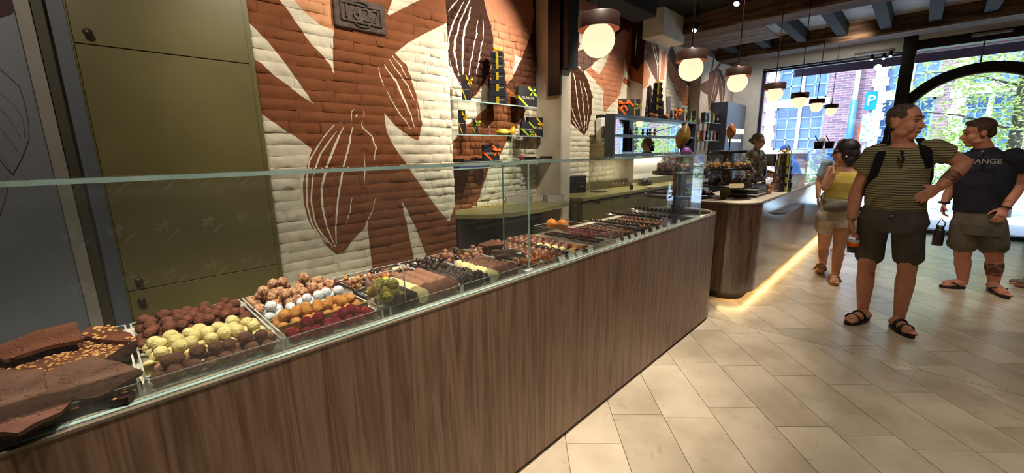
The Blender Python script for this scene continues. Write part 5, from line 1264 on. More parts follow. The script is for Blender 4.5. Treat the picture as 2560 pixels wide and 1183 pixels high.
giftbox(on(1155), YSI, zs2, .06, .05, zh(277, 1155)-zs2, 'yellow', 'tall slim black box with a yellow bow at the left of the middle glass shelf', ROT, 'corner', (.5, .28), br=.03)
giftbox(on(1188), YSI, zs2, .045, .04, zh(299, 1188)-zs2, 'lime', 'small slim black box with a lime bow on the middle glass shelf', ROT, 'corner', (.5, .30), br=.03)
giftbox(on(1345), YSI+.05, zs2, wpx(1316, 1364), .04, zh(293, 1345)-zs2, 'yellow', 'large black box with a yellow bow at the right of the middle glass shelf', 0, 'corner', (.3, .1), br=.045)
giftbox(on(1312), YSI-.03, zs2, wpx(1294, 1330), .04, zh(306, 1312)-zs2, 'lime', 'smaller black box with a lime bow in front of the large yellow ribboned one', -.15, 'corner', (.25, -.25), br=.034)
giftbox(on(1224), YSI, zs3, wpx(1203, 1240), .06, zh(362, 1224)-zs3, 'orange', 'black box with an orange bow on the lowest glass shelf', ROT*.5, 'corner', (.33, .12), br=.05)
def cocoapod(loc, L, rad, rx, ry, rz, c1_, c2_, label, name='cocoa_pod', stick=None):
    prof = []; N = 12
    bm = bmesh.new(); V = []; n = 20
    for i in range(N+1):
        u = i/N; r = rad*math.sin(PI*min(1, u*1.02))**.75*(1-.25*u) if 0 < i < N else .0006
        V.append([bm.verts.new((r*(1+.10*math.cos(5*2*PI*k/n))*math.cos(2*PI*k/n), r*(1+.10*math.cos(5*2*PI*k/n))*math.sin(2*PI*k/n), L*(u-.5))) for k in range(n)])
    for i in range(N):
        for k in range(n): bm.faces.new((V[i][k], V[i][(k+1) % n], V[i+1][(k+1) % n], V[i+1][k]))
    bm.faces.new(V[0][::-1]); bm.faces.new(V[N])
    me = bpy.data.meshes.new('pod'); bm.to_mesh(me); bm.free(); me.polygons.foreach_set('use_smooth', [True]*len(me.polygons))
    me.materials.append(M('pod_%d_%d' % (c1_[0], c2_[0]), c1_, c2_, 9, .45, bump=.3, bscale=40, coords='Object'))
    t = thing(name, loc, label, 'cocoa pod')
    if stick:
        part('stick', MB().tube([(0, 0, 0), (0, 0, stick)], .006, 8).lathe([(0, 0), (.03, 0), (.03, .006), (0, .006)], n=16), m_ptong, t, local=True)
        inst('pod', me, (0, 0, stick+L*.42), (rx, ry, rz), parent=t)
    else:
        inst('pod', me, (0, 0, rad*.9), (rx, ry, rz), parent=t)
        part('stalk', MB().tube([(0, 0, rad*.9), (L*.53*math.sin(ry)*math.cos(rz), L*.53*math.sin(ry)*math.sin(rz), rad*.9+L*.53*math.cos(ry))], .005, 6), m_bark, t, local=True)
    return t
cocoapod((on(1260), YSI, zs2), .175, .040, 0, PI/2, -.5, (206, 176, 40), (120, 124, 34), 'yellow green cocoa pod lying on the middle glass shelf')
cocoapod((on(1297), YSI+.09, zs2+.03), .12, .035, 0, .5, 0, (230, 180, 30), (190, 140, 30), 'yellow cocoa pod leaning behind the lime ribboned box')
solo('chocolate_figure', MB().lathe([(0, 0), (.018, 0), (.014, .02), (.010, .05), (.013, .07), (.010, .085), (0, .09)], (on(1222), YSI, zs2), 12), choc('rosy_chocolate', (140, 84, 80), (110, 60, 56), .5, .2), 'small reddish chocolate figure between the slim boxes and the cocoa pod', 'figure')
for (a, b, py, lb) in ((1140, 1190, 397, 'flat black tray at the left of the lowest glass shelf'), (1322, 1366, 392, 'flat black tray at the right of the lowest glass shelf')):
    x0, x1 = on(a), on(b); solo('black_tray', MB().box((x0, YSI-.09, zs3), (x1, YSI+.09, zs3+.012), .003).box((x0, YSI-.09, zs3+.01), (x0+.006, YSI+.09, zs3+.028), .002).box((x1-.006, YSI-.09, zs3+.01), (x1, YSI+.09, zs3+.028), .002), m_ptong, lb, 'tray')
t = thing('clear_cup', (on(1302), YSI, zs3), 'small clear cup with red sweets on the lowest glass shelf', 'cup')
part('cup', MB().lathe([(.028, .0), (.034, .055), (.032, .055), (.026, .003), (0, .003)], (on(1302), YSI, zs3), 16), m_acry, t); part('sweets', MB().ball((on(1302), YSI, zs3+.022), .024, 10, 6), m_pink, t)
xb0, xb1 = on(1140, 2.88), on(1208, 2.88); zz4 = AY(1170, 420, 2.88).z
gshelf(2.14, xb1+.05, 2.85, YN-.004, zz4, 'short glass shelf under the others, carrying a blue booklet')
solo('blue_booklet', MB().box((xb0, 2.86, zz4), (xb1, 3.05, zz4+.02), .002), M('navy_cover', (60, 62, 110), (50, 52, 96), 8, .5), 'dark blue booklet lying on the short glass shelf', 'booklet')
solo('white_sheet', MB().box((xb0-.01, 2.853, zz4-.013), (xb1-.02, 3.05, zz4-.0095)), m_card, 'white sheet of paper under the short glass shelf', 'paper')
# --- niche worktop and what stands on it
ZN = .90
wt_ = thing('niche_worktop', (2.9, 2.85, ZN-.036), 'curved olive green worktop built into the niche', 'worktop')
oN = [(2.124, 3.098), (2.135, 2.98), (2.19, 2.84), (2.30, 2.70), (2.44, 2.59), (2.62, 2.53), (2.90, 2.50), (3.25, 2.53), (3.50, 2.58), (3.60, 2.64), (3.62, 2.74), (3.575, 2.745), (3.575, 3.098)]
part('top', MB().prism([oN[0]]+oN[1:], ZN-.036, ZN), m_olive_top, wt_)
m_browncab = M('dark_brown_panel', (58, 46, 38), (48, 38, 31), 6, .6, coords='Position'); m_greyw = M('grey_panel', (104, 100, 92), (94, 90, 82), 6, .6, coords='Position')
lc_ = thing('under_cabinet', (2.4, 2.9, 0), 'dark brown cabinet side under the curved niche worktop', 'cabinet')
part('side', MB().box((2.20, 2.82, 0), (2.42, 3.09, ZN-.037), .003), m_browncab, lc_); part('door', MB().box((2.43, 3.02, 0.05), (3.56, 3.09, ZN-.037), .003), m_greyw, lc_); part('rail', MB().box((2.43, 2.99, .70), (3.56, 3.02, .73), .003), m_lightgrey, lc_)
mb = MB().prism([(2.62, .0), (3.05, .0), (3.10, .42), (2.56, .42)], 2.75, 2.98, axis=1); solo('black_crate', mb, m_ptong, 'black crate on the floor under the curved niche worktop', 'crate')
solo('plastic_bag', blob('x', .1, m_acry) and MB().ball((2.83, 2.86, .52), (.20, .10, .10), 14, 8), glassmat('thin_film', (.9, .93, .95), .07, base=.22), 'crumpled clear plastic bag lying on the black crate', 'bag')
m_ivory = choc('ivory_chocolate', (240, 222, 150), (226, 204, 128), .45, .1)
IV = MB().box((-.011, -.011, 0), (.011, .011, .012), .003).lathe([(.007, .012), (.005, .018), (0, .020)], n=8).mesh('ivory_piece', m_ivory)
for i in range(17):
    for j in range(3):
        if j == 2 and i > 11: continue
        P = AZ(1172+i*7.2+j*6, 520-i*.55-j*4.2, ZN); inst('ivory_chocolate', IV, (P.x, P.y, ZN), (0, 0, .6), 1, '%s ivory chocolate of the %s row on the curved worktop' % (od(i+1), ('front', 'middle', 'rear')[j]), 'chocolate', 'ivory chocolates on the worktop')
m_carton = M('grey_white_carton', (214, 210, 200), (198, 194, 184), 6, .7); m_cartin = M('brown_carton_inside', (150, 108, 84), None, 6, .8)
def carton(px0, px1, py, h, d, label, rot):
    P = AZ((px0+px1)/2, py, ZN); w = (AZ(px1, py, ZN)-AZ(px0, py, ZN)).length
    t = thing('open_carton', (P.x, P.y, ZN), label, 'box', rot=rot)
    for nm, lo, hi in (('bottom', (-w/2, 0, 0), (w/2, d, .003)), ('side', (-w/2, 0, 0), (w/2, .004, h)), ('side', (-w/2, d-.004, 0), (w/2, d, h)), ('side', (-w/2, .004, 0), (-w/2+.004, d-.004, h)), ('side', (w/2-.004, .004, 0), (w/2, d-.004, h))): part(nm, MB().box(lo, hi), m_carton, t, local=True)
    part('filling', MB().box((-w/2+.006, .006, .003), (w/2-.006, d-.006, h*.86), .002), m_cartin, t, local=True); return t
carton(1266, 1326, 509, .075, .20, 'left open grey carton on the curved worktop', -.72); carton(1368, 1412, 505, .075, .16, 'right open grey carton with brown inside, on the curved worktop', -.55); carton(1330, 1358, 503, .05, .16, 'low middle carton between two open cartons', -.7)
P = AZ(1252, 508, ZN); solo('paper_sheet', MB().box((P.x-.1, P.y-.02, ZN), (P.x+.05, P.y+.12, ZN+.003)), m_card, 'white paper lying beside the left carton on the curved worktop', 'paper')
P = AZ(1300, 484, ZN); Q = AZ(1378, 478, ZN); solo('black_tongs', MB().tube([(P.x, P.y-.02, ZN+.085), (Q.x-.1, Q.y-.1, ZN+.09)], .008, 8, flat=(1.4, .5)), m_ptong, 'long black tongs lying across the cartons', 'tongs')
P = AY(1308, 452, YN-.02); t = thing('wall_socket', (P.x, YN, P.z-.04), 'white double socket on the niche wall above the cartons', 'socket')
for k in (0, 1): part('frame', MB().box((P.x-.04+k*.08, YN-.03, P.z-.04), (P.x+.038+k*.08, YN-.008, P.z+.04), .004), m_card, t); part('hole', MB().lathe([(0, 0), (.02, 0), (.02, .002), (0, .002)], n=14).xf(Matrix.Translation((P.x+k*.08, YN-.03, P.z)) @ Matrix.Rotation(PI/2, 4, 'X')), m_greyw, t)

# ------------------------------------------------------------------ back counter with mirror shelf
ZB2 = .92; YB2 = 2.58; XB0, XB1 = 3.76, 7.72
bc = thing('back_counter', (5.6, 2.85, 0), 'long olive green back counter under the mirror shelf', 'counter')
part('worktop', MB().box((XB0, YB2, ZB2-.035), (XB1, YP-.005, ZB2), .003).box((XB0, YP-.006, ZB2-.035), (XPa-.01, YN-.02, ZB2)), m_olive_top, bc)
part('body', MB().box((XB0+.01, YB2+.04, .08), (XB1, YP-.005, ZB2-.036)), m_olive, bc); part('toe_kick', MB().box((XB0+.01, YB2+.09, 0), (XB1, YP-.01, .08)), m_toe, bc)
part('upstand', MB().box((XB0, YN-.034, ZB2), (XPa-.002, YN-.02, ZB2+.10)).box((XPa, YP-.02, ZB2), (XB1, YP-.005, ZB2+.10)), m_olive, bc)
for k in range(6):
    x = XB0+.02+k*.655; d_ = part('door', MB().box((x, YB2+.022, .10), (x+.645, YB2+.04, ZB2-.06), .002), m_olive, bc)
    part('finger_grip', MB().box((x+.26, YB2+.018, ZB2-.085), (x+.38, YB2+.0225, ZB2-.070)), m_gap, d_)
P = AZ(1500, 480, ZB2); part('waste_hole', MB().lathe([(.105, .004), (.11, .0), (.095, .001), (.09, .003), (0, .002)], (P.x, P.y+.02, ZB2), 24), m_gap, bc)
P0 = AZ(1446, 483, ZB2); w = (AZ(1472, 483, ZB2)-AZ(1421, 483, ZB2)).length
t = thing('black_machine', (P0.x, P0.y+.02, ZB2), 'dark box shaped machine at the left end of the back counter', 'machine', rot=-.5)
hM = zat(1446, 440, P0.x, P0.y)-ZB2
part('casing', MB().box((-w/2, 0, 0), (w/2, .18, hM), .006), M('navy_black', (38, 42, 52), (28, 32, 42), 5, .4), t, local=True); part('front_panel', MB().box((-w/2+.01, -.003, .01), (w/2-.01, .001, hM*.6), .001), m_ptong, t, local=True); part('badge', MB().box((w*.15, -.0045, hM*.38), (w*.33, -.0028, hM*.41)), m_lightgrey, t, local=True)
# small golden bags in two rows
film = glassmat('cellophane', (.97, .97, .97), .06, rough=.08, base=.03)
def bagkit(nm, fill, r, h, ribm, n=9, fsize=.4):
    f_ = MB(); rr = random.Random(len(nm)*7+n)
    for k in range(n):
        a = rr.random()*6.28; q = r*(.2+.55*rr.random()); f_.ball((q*math.cos(a), q*math.sin(a), h*.08+rr.random()*h*.32), r*fsize*rr.uniform(.8, 1.1), 7, 5)
    w_ = MB(); m_ = 14; prof = [(.0, 0), (r*.95, .0), (r*1.04, h*.2), (r*.95, h*.45), (r*.4, h*.62), (r*.16, h*.68), (r*.35, h*.8), (r*.62, h*.98)]
    w_.lathe(prof, n=m_)
    for i, v in enumerate(w_.v):
        v = Vector(v); k = 1+.12*nz(v.x*60, v.y*60, v.z*40); w_.v[i] = (v.x*k, v.y*k, v.z)
    b_ = bow((0, -r*.12, h*.68), r*.5)
    return f_.mesh('filling', fill), w_.mesh('film', film), b_.mesh('ribbon_bow', ribm), nm
def bag(kit, x, y, z, label, group, rot=0, sc=1.0, name='sweet_bag', cat='bag'):
    t = thing(name, (x, y, z), label, cat, group, rot=rot); t.scale = (sc,)*3
    inst('filling', kit[0], (0, 0, 0), parent=t); inst('film', kit[1], (0, 0, 0), parent=t); inst('ribbon_bow', kit[2], (0, 0, 0), parent=t); return t
m_cookie = choc('golden_cookie', (216, 164, 92), (160, 108, 52), .6, .5); m_amber = choc('amber_sweet', (196, 150, 84), (122, 80, 40), .5, .4)
m_clearrib = RIB['white']
kitG = bagkit('golden bag', m_amber, .04, .13, m_clearrib, 8)
kitC = bagkit('cookie bag', m_cookie, .054, .155, RIB['white'], 17); kitD = bagkit('dark bag', choc('dark_mix', (92, 52, 40), (60, 34, 26), .4, .3), .058, .19, M('rosy_ribbon', (196, 132, 160), None, 20, .4), 18); kitB = bagkit('beige bag', choc('beige_sweets', (206, 176, 140), (182, 150, 112), .6, .2), .07, .20, RIB['orange'], 16, .3)
kitF = bagkit('flower bag', choc('pale_mix', (172, 128, 112), (104, 70, 58), .5, .5, mixpos=(.42, .56)), .055, .17, RIB['lime'], 16)
for k in range(11):
    for j in range(2):
        P = AZ(1500+k*8.2+j*3, 471-k*.75-j*4.5, ZB2); bag(kitG, P.x, P.y, ZB2, '%s small golden bag of the %s row on the back counter' % (od(k+1), ('front', 'rear')[j]), 'golden bags on the back counter', R.random(), .62)
P = AZ(1585, 466, ZB2); solo('wooden_card', MB().box((P.x-.06, P.y-.005, ZB2), (P.x+.06, P.y+.004, ZB2+.05), .002), M('kraft_board', (206, 186, 146), None, 8, .7), 'pale board standing right of the golden bags', 'board')
P = AZ(1578, 474, ZB2); solo('brown_jar', MB().lathe([(0, 0), (.022, 0), (.024, .01), (.024, .05), (.018, .058), (.018, .066), (0, .066)], (P.x, P.y, ZB2), 14), m_darkc, 'small brown jar in front of the pale board', 'jar')
P = AZ(1618, 464, ZB2); t = thing('black_cloth_kit', (P.x, P.y, ZB2), 'dark crumpled pouch beside a small box on the back counter', 'pouch')
part('pouch', MB().ball((P.x, P.y+.03, ZB2+.055), (.09, .05, .055), 12, 8), m_ptong, t); part('box', MB().box((P.x+.06, P.y, ZB2), (P.x+.16, P.y+.06, ZB2+.075), .004), m_bbox, t)
P = AZ(1618, 470, ZB2); solo('pale_card', MB().box((P.x-.06, P.y-.04, ZB2), (P.x+.08, P.y+.02, ZB2+.02), .002), M('kraft_card', (214, 198, 160), None, 8, .7), 'pale flat card lying before the dark pouch', 'card')
P = AZ(1673, 452, ZB2); t = thing('white_scale', (P.x, P.y, ZB2), 'white and black kitchen scale on the back counter', 'scale')
part('base', MB().prism([(P.y-.05, ZB2), (P.y+.14, ZB2), (P.y+.14, ZB2+.07), (P.y+.02, ZB2+.06)], P.x-.12, P.x+.14, axis=0), m_card, t); part('dark_skirt', MB().box((P.x-.125, P.y-.06, ZB2), (P.x+.145, P.y+.145, ZB2+.022), .003), m_ptong, t); part('display', MB().box((P.x-.05, P.y-.02, ZB2+.035), (P.x+.05, P.y-.012, ZB2+.05)), M('lcd', (120, 190, 170), None, 5, .3), t)
# mirror shelf
XM0, XM1, YM0 = 4.57, 7.18, 2.70
zmt, zmb, zmm = AY(1600, 290, YM0).z, AY(1600, 388, YM0).z, AY(1620, 340, YM0).z
zmt = (AY(1535, 285, YM0).z+AY(1740, 304, YM0).z)/2; zmb = (AY(1530, 392, YM0).z+AY(1738, 386, YM0).z)/2; zmm = (AY(1540, 338, YM0).z+AY(1740, 345, YM0).z)/2
m_shelfm = M('blue_black_shelf', (54, 60, 72), (44, 50, 62), 6, .38, coords='Position')
ms = thing('mirror_shelf', ((XM0+XM1)/2, YP-.02, zmb), 'dark framed shelf with a mirror back hung above the olive back counter', 'shelf')
YB_ = 2.832
part('frame', MB().box((XM0, YM0, zmt-.035), (XM1, YB_, zmt), .002).box((XM0, YM0, zmb), (XM1, YB_, zmb+.035), .002).box((XM0, YM0, zmb+.035), (XM0+.03, YB_, zmt-.035)).box((XM1-.03, YM0, zmb+.035), (XM1, YB_, zmt-.035)), m_shelfm, ms)
part('wall_plate', MB().box((XPa+.02, YB_, zmb+.02), (XPb-.02, YP-.002, zmt-.02)), m_ptong, ms)
part('middle_board', MB().box((XM0+.03, YM0+.01, zmm-.013), (XM1-.03, YB_-.02, zmm+.013)), m_shelfm, ms)
m_mirror = bpy.data.materials.new('mirror'); m_mirror.use_nodes = True; b_ = m_mirror.node_tree.nodes['Principled BSDF']; b_.inputs['Metallic'].default_value = 1; b_.inputs['Roughness'].default_value = 0.01; b_.inputs['Base Color'].default_value = (.9, .92, .95, 1)
XMm = AY(1724, 330, YB_-.02).x
part('mirror', MB().box((XM0+.03, YB_-.014, zmb+.035), (XMm, YB_-.002, zmt-.035)), m_mirror, ms); part('dark_back', MB().box((XMm, YB_-.03, zmb+.035), (XM1-.03, YB_-.002, zmt-.035)), m_gap, ms)
part('under_panel', MB().box((AY(1585, 420, YP-.02).x, YP-.022, ZB2+.10), (AY(1657, 420, YP-.02).x, YP-.010, zmb-.01)), m_card, ms)
lamp('shelf_led', 'AREA', ((XM0+XM1)/2, YM0+.12, zmb-.012), 3.2, WARM, ((XM0+XM1)/2, YM0+.14, 0), shape='RECTANGLE', size=2.3, size_y=.03)
part('led_strip', MB().box((XM0+.1, YM0+.10, zmb-.006), (XM1-.1, YM0+.14, zmb-.001)), emat('shelf_led_strip', (255, 224, 170), 3.0), ms)
YI = 2.762
def onm(px, y=YI): return AY(px, 300, y).x
def hm(py, px, y=YI): return AY(px, py, y).z
bust = MB().lathe([(0, 0), (.045, 0), (.045, .012), (.022, .02), (.02, .035), (.042, .05), (.046, .075), (.024, .095), (.018, .105), (.03, .118), (.034, .14), (.028, .16), (.012, .172), (0, .174)], n=16, sy=.8)
for px, m_, lb in ((1627, m_darkc, 'dark chocolate bust figure on the middle board before the mirror'), (1639, m_milk, 'brown chocolate bust figure beside the dark one before the mirror')):
    b_ = MB(); b_.v = list(bust.v); b_.f = list(bust.f); b_.mi = list(bust.mi); b_.sm = list(bust.sm); b_.xf(Matrix.Translation((onm(px), YI, zmm+.013)) @ Matrix.Scale((hm(321, px)-zmm-.013)/.174, 4)); solo('chocolate_bust', b_, m_, lb, 'figure')
t0_ = thing('clear_glass', (onm(1718), YI, zmb+.035), 'pair of small clear tumblers at the right end of the mirror shelf', 'glasses')
for k in (0, 1): part('tumbler', MB().lathe([(0, 0), (.028, 0), (.033, .11), (.030, .11), (.026, .006), (0, .006)], (onm(1714+k*7), YI, zmb+.035), 14), m_acry, t0_)
giftbox(onm(1570), YI+.04, zmt, wpx(1557, 1590, YI), .05, hm(247, 1572)-zmt, 'orange', 'black box with a big orange bow at the left on top of the mirror shelf', ROT, 'corner', (-.2, .2), br=.085, txt=False)
giftbox(onm(1593), YI+.04, zmt, wpx(1586, 1606, YI), .05, hm(248, 1594)-zmt, 'olive', 'black box with a dull green ribbon behind the orange bow on the mirror shelf', ROT, 'straight', (.3, .15), br=.05)
fig = MB().lathe([(0, 0), (.03, 0), (.032, .015), (.018, .03), (.026, .06), (.03, .085), (.016, .10), (.024, .115), (.024, .135), (.01, .15), (.018, .165), (0, .175)], n=12)
for px, pt_, m_, lb in ((1611, 266, m_darkc, 'dark chocolate figure standing right of the orange bow'), (1673, 276, m_darkc, 'dark chocolate figure at the foot of the leaning grey slab'), (1713, 281, m_darkc, 'small dark figure right of the second orange bow')):
    b_ = MB(); b_.v = list(fig.v); b_.f = list(fig.f); b_.mi = list(fig.mi); b_.sm = list(fig.sm); b_.xf(Matrix.Translation((onm(px), YI-.03, zmt)) @ Matrix.Scale((hm(pt_, px)-zmt)/.175, 4)); solo('chocolate_figure', b_, m_, lb, 'figure')
tower(onm(1645), YI+.03, zmt, hm(206, 1645), .155, 'olive', 'tall tower of black boxes with olive ribbon on top of the mirror shelf', ROT-.3, bowr=.04)
for k, (px, rz, lb) in enumerate(((1628, .3, 'copper brown chocolate bowl half left of the box tower'), (1660, -.2, 'copper brown chocolate bowl half right of the box tower'))):
    b_ = MB().lathe([(0, .004), (.03, .006), (.055, .03), (.062, .06), (.058, .06), (.05, .034), (.028, .012), (0, .01)], n=18); b_.xf(Matrix.Translation((onm(px), YI-.02, zmt)) @ Matrix.Rotation(rz, 4, 'X')); solo('chocolate_bowl', b_, choc('copper_chocolate', (186, 118, 78), (140, 78, 48), .3, .1, spec=.7), lb, 'bowl')
P = onm(1678); b_ = MB().box((-.07, -.01, 0), (.05, .01, hm(238, 1670)-zmt), .003); b_.xf(Matrix.Translation((P, YI+.035, zmt+.002)) @ Matrix.Rotation(-.16, 4, 'Y')); solo('grey_slab', b_, M('grey_brown_slab', (98, 86, 90), (84, 74, 78), 6, .7), 'tall grey brown slab leaning on top of the mirror shelf', 'slab')
giftbox(onm(1693), YI, zmt, .10, .05, hm(272, 1693)-zmt, 'orange', 'small black box with an orange bow right of the grey slab', ROT, 'corner', (-.1, .3), br=.07, txt=False)
giftbox(onm(1704), YI+.02, zmt, wpx(1699, 1713, YI), .05, hm(271, 1705)-zmt, 'olive', 'black box with a pale printed label right of the second orange bow', ROT, 'straight', (.2, .3), br=.04)
giftbox(onm(1730), YI+.02, zmt, wpx(1722, 1738, YI), .05, hm(277, 1730)-zmt, 'lime', 'black box with a lime bow at the right end of the mirror shelf', ROT, 'straight', (.15, -.45), br=.06)
# soap dispenser
P0 = AY(1501, 325, YN-.06); w = wpx(1490, 1513, YN-.06); zt_, zb_ = AY(1501, 295, YN-.06).z, AY(1501, 359, YN-.06).z
t = thing('soap_dispenser', (P0.x, YN, zb_), 'white wall mounted soap dispenser left of the mirror shelf', 'dispenser')
part('shell', MB().box((P0.x-w/2, YN-.13, zb_+.10*(zt_-zb_)), (P0.x+w/2, YN-.02, zt_), .02), m_card, t); part('grey_window', MB().box((P0.x-w/2+.001, YN-.132, zb_+.22*(zt_-zb_)), (P0.x+w/2-.001, YN-.03, zb_+.36*(zt_-zb_)), .004), m_lightgrey, t); part('spout', MB().box((P0.x-w*.3, YN-.12, zb_), (P0.x+w*.3, YN-.04, zb_+.11*(zt_-zb_)), .01), m_card, t); part('top_cap', MB().box((P0.x-w*.4, YN-.11, zt_), (P0.x+w*.4, YN-.02, zt_+.04), .006), m_ptong, t)
# jar shelves on the last bay
YJ = 2.74
jar_k = []
for nm, cm in (('black', m_bbox), ('silver', M('silver_label', (150, 186, 206), (120, 160, 186), 9, .4)), ('gold', M('gold_label', (150, 130, 60), None, 9, .4)), ('copper', M('copper_label', (176, 90, 50), None, 9, .4))): jar_k.append((MB().box((-.045, -.035, 0), (.045, .035, .165), .004).mesh('jar', cm), MB().box((-.046, -.0365, .06), (.046, -.0352, .10)).mesh('label_band', m_lightgrey)))
for r_, (pa, pb, py, lb) in enumerate(((1756, 1838, 309, 'upper'), (1752, 1828, 351, 'lower'))):
    z = (AY(pa, py, YJ).z+AY(pb, py+2, YJ).z)/2; x0, x1 = AY(pa, py, YJ).x, AY(pb, py, YJ).x
    x0 = max(x0, XQ-.2); gshelf(x0, x1, YJ-.04, YP-.002, z, '%s small glass shelf with packed boxes beside the sign panel' % lb)
    nj = 9
    for i in range(nj):
        x = x0+.07+(x1-x0-.14)*i/(nj-1); t = thing('small_packet', (x, YJ+.02, z), '%s upright packet from the left on the %s shelf beside the sign panel' % (od(i+1), lb), 'packet', 'packets on the %s small shelf' % lb)
        k = jar_k[(i*5+r_*3+i//3) % 4]; inst('packet', k[0], (0, 0, 0), parent=t); inst('label_band', k[1], (0, 0, 0), parent=t)
        inst('ribbon_bow', bow((0, 0, 0), .03).mesh('bow', RIB[('lime', 'orange', 'olive')[i % 3]]), (0, 0, .172), parent=t)
# sign panel
YS = 2.60; xs0, xs1 = AY(1817, 300, YS).x, min(AY(1863, 300, YS).x, XF-.06); zs0, zs_ = AY(1840, 470, YS).z, (AY(1817, 254, YS).z+AY(1863, 262, YS).z)/2
m_signp = M('blue_grey_panel', (82, 92, 116), (70, 80, 104), 2, .35, coords='Position')
t = thing('shop_sign', ((xs0+xs1)/2, YP, .95), 'blue grey sign panel with lit letters on the wall near the window', 'sign')
part('panel', MB().box((xs0, YS, .60), (xs1, YP-.003, zs_), .006), m_signp, t)
m_lit = emat('lit_letter', (255, 240, 190), 1.6); cxs = (xs0+xs1)/2
zt1 = AY(1838, 329, YS).z; zt2 = AY(1838, 352, YS).z
inst('lettering', textmesh('DUMON', .15, m_lit, .006), (0, YS-.008-YP, zt1-.95), (PI/2, 0, 0), ((xs1-xs0)*.84/(3.55*.15), 1.0, 1), parent=t); inst('lettering', textmesh('CHOCOLATIER', .075, m_lit, .004), (0, YS-.006-YP, zt2-.95), (PI/2, 0, 0), ((xs1-xs0)*.7/(7.2*.075), 1.0, 1), parent=t)

# ------------------------------------------------------------------ tiered stands
m_post = M('olive_post', (122, 110, 70), (112, 100, 60), 8, .5); m_tier = M('black_tier', (24, 21, 20), (17, 15, 14), 10, .3)
def stand(x, y, zb, tiers, ztop, label, pw=.085):
    t = thing('tiered_stand', (x, y, zb), label, 'stand')
    part('post', MB().box((x-pw/2, y-pw/2, zb), (x+pw/2, y+pw/2, ztop), .004), m_post, t)
    for z, r in tiers: part('tier', MB().lathe([(0, z-.012), (r-.004, z-.012), (r, z-.008), (r, z+.014), (r-.006, z+.014), (r-.006, z), (0, z)], (x, y, 0), 40), m_tier, t)
    return t
sx, sy = 3.45, 1.40
zl1, zu1, zt_1 = zat(1700, 487, sx, sy), zat(1703, 432, sx, sy), zat(1700, 390, sx, sy)
stand(sx, sy, ZT+.004, ((zl1, .275), (zu1, .225)), zt_1, 'two tier black stand on an olive post at the rounded end of the long counter')
s2x, s2y = 4.42, 1.33
zl2, zu2, zt_2 = zat(1832, 463, s2x, s2y), zat(1828, 421, s2x, s2y), zat(1826, 380, s2x, s2y)
stand(s2x, s2y, ZT2+.003, ((zl2, .245), (zu2, .225), (zt_2, .17)), zt_2, 'three tier black stand on an olive post at the corner of the second counter', .08)
for k in range(9):
    a = k*2*PI/9+.3; bag((kitD, kitD, kitF)[k % 3] if k != 7 else kitB, sx+.145*math.cos(a), sy+.145*math.sin(a), zu1, '%s clear bag of brown chocolates round the upper tier of the first stand' % od(k+1) if k != 7 else 'clear bag of beige sweets on the upper tier of the first stand', 'bags on the first stand' if k != 7 else None, R.random()*6, .95)
for k in range(11):
    a = k*2*PI/11; bag(kitC, s2x+.155*math.cos(a), s2y+.155*math.sin(a), zu2, '%s biscuit bag with a pale bow, counting round the upper tier of the second stand' % od(k+1), 'biscuit bags on the second stand', R.random()*6, .85)
for k in range(8):
    a = k*2*PI/8+.2; bag(kitD, s2x+.13*math.cos(a), s2y+.13*math.sin(a), zl2, '%s dark sweet bag with a rosy bow, counting round the lower tier' % od(k+1), 'dark bags on the second stand', R.random()*6, .74)
m_green = choc('lime_candy', (164, 196, 60), (120, 150, 40), .5, .2)
for k, (a, rr_, lb, w_, h_, m_) in enumerate(((PI+.9, .17, 'black packet with lime sweets at the left of the lower tier', .10, .05, m_green), (PI*1.5+.75, .17, 'black packet with lime sweets at the right front of the lower tier', .10, .05, m_green), (PI+1.5, .2, 'white card lying at the front of the lower tier', .07, .004, m_card), (PI+.35, .19, 'white card lying at the left of the lower tier', .10, .004, m_card), (.2, .16, 'dark chocolate bar pack at the back of the lower tier', .1, .03, m_darkc), (-.7, .19, 'dark chocolate bark pack at the right of the lower tier', .12, .03, m_milk))):
    x, y = sx+rr_*math.cos(a), sy+rr_*math.sin(a)
    if h_ < .01: solo('white_card', MB().box((x-w_/2, y-.03, zl1), (x+w_/2, y+.03, zl1+h_)), m_card, lb, 'card')
    else:
        t = thing('sweet_packet', (x, y, zl1), lb, 'packet'); part('carton', MB().box((x-w_/2, y-.035, zl1), (x+w_/2, y+.035, zl1+h_*.6), .003), m_bbox, t); q = MB()
        for i in range(10): q.ball((x-w_*.4+w_*.8*R.random(), y-.025+.05*R.random(), zl1+h_*.65), .013, 7, 5)
        part('sweets', q, m_, t)
for k in range(14):
    put('bark_piece', MX, sx+.12+R.gauss(0, .05), sy-.14+R.gauss(0, .03), zl1+.001, 'dark chocolate bark piece on the right of the lower tier', 'chocolate', 'bark pieces on the lower tier', sc=R.uniform(.7, 1.1), tilt=1)
cocoapod((sx+.0, sy, zt_1), .22, .060, .15, .30, 0, (150, 118, 30), (88, 62, 26), 'large olive and brown cocoa pod on a stick on top of the first stand', stick=.07)
cocoapod((s2x, s2y, zt_2), .155, .048, 0, .05, 0, (222, 150, 40), (150, 50, 50), 'orange and red cocoa pod on a stick on top of the second stand', stick=.135)
solo('purple_flower', blob('f', .04, m_ptong) and MB().ball((sx-.035, sy-.05, zt_1+.03), (.045, .04, .04), 12, 8), choc('purple_foil', (140, 84, 150), (96, 50, 108), .4, .3), 'purple wrapped ball at the foot of the large cocoa pod', 'sweet')
for k in range(3):
    P = Vector((s2x-.11+k*.055, s2y-.09, zt_2)); solo('clear_tumbler', MB().lathe([(0, 0), (.016, 0), (.018, .055), (.016, .055), (.014, .004), (0, .004)], (P.x, P.y, zu2+.105), 12), m_acry, ('left', 'middle', 'right')[k]+' of three tiny clear tumblers among the biscuit bags', 'tumbler') if False else None
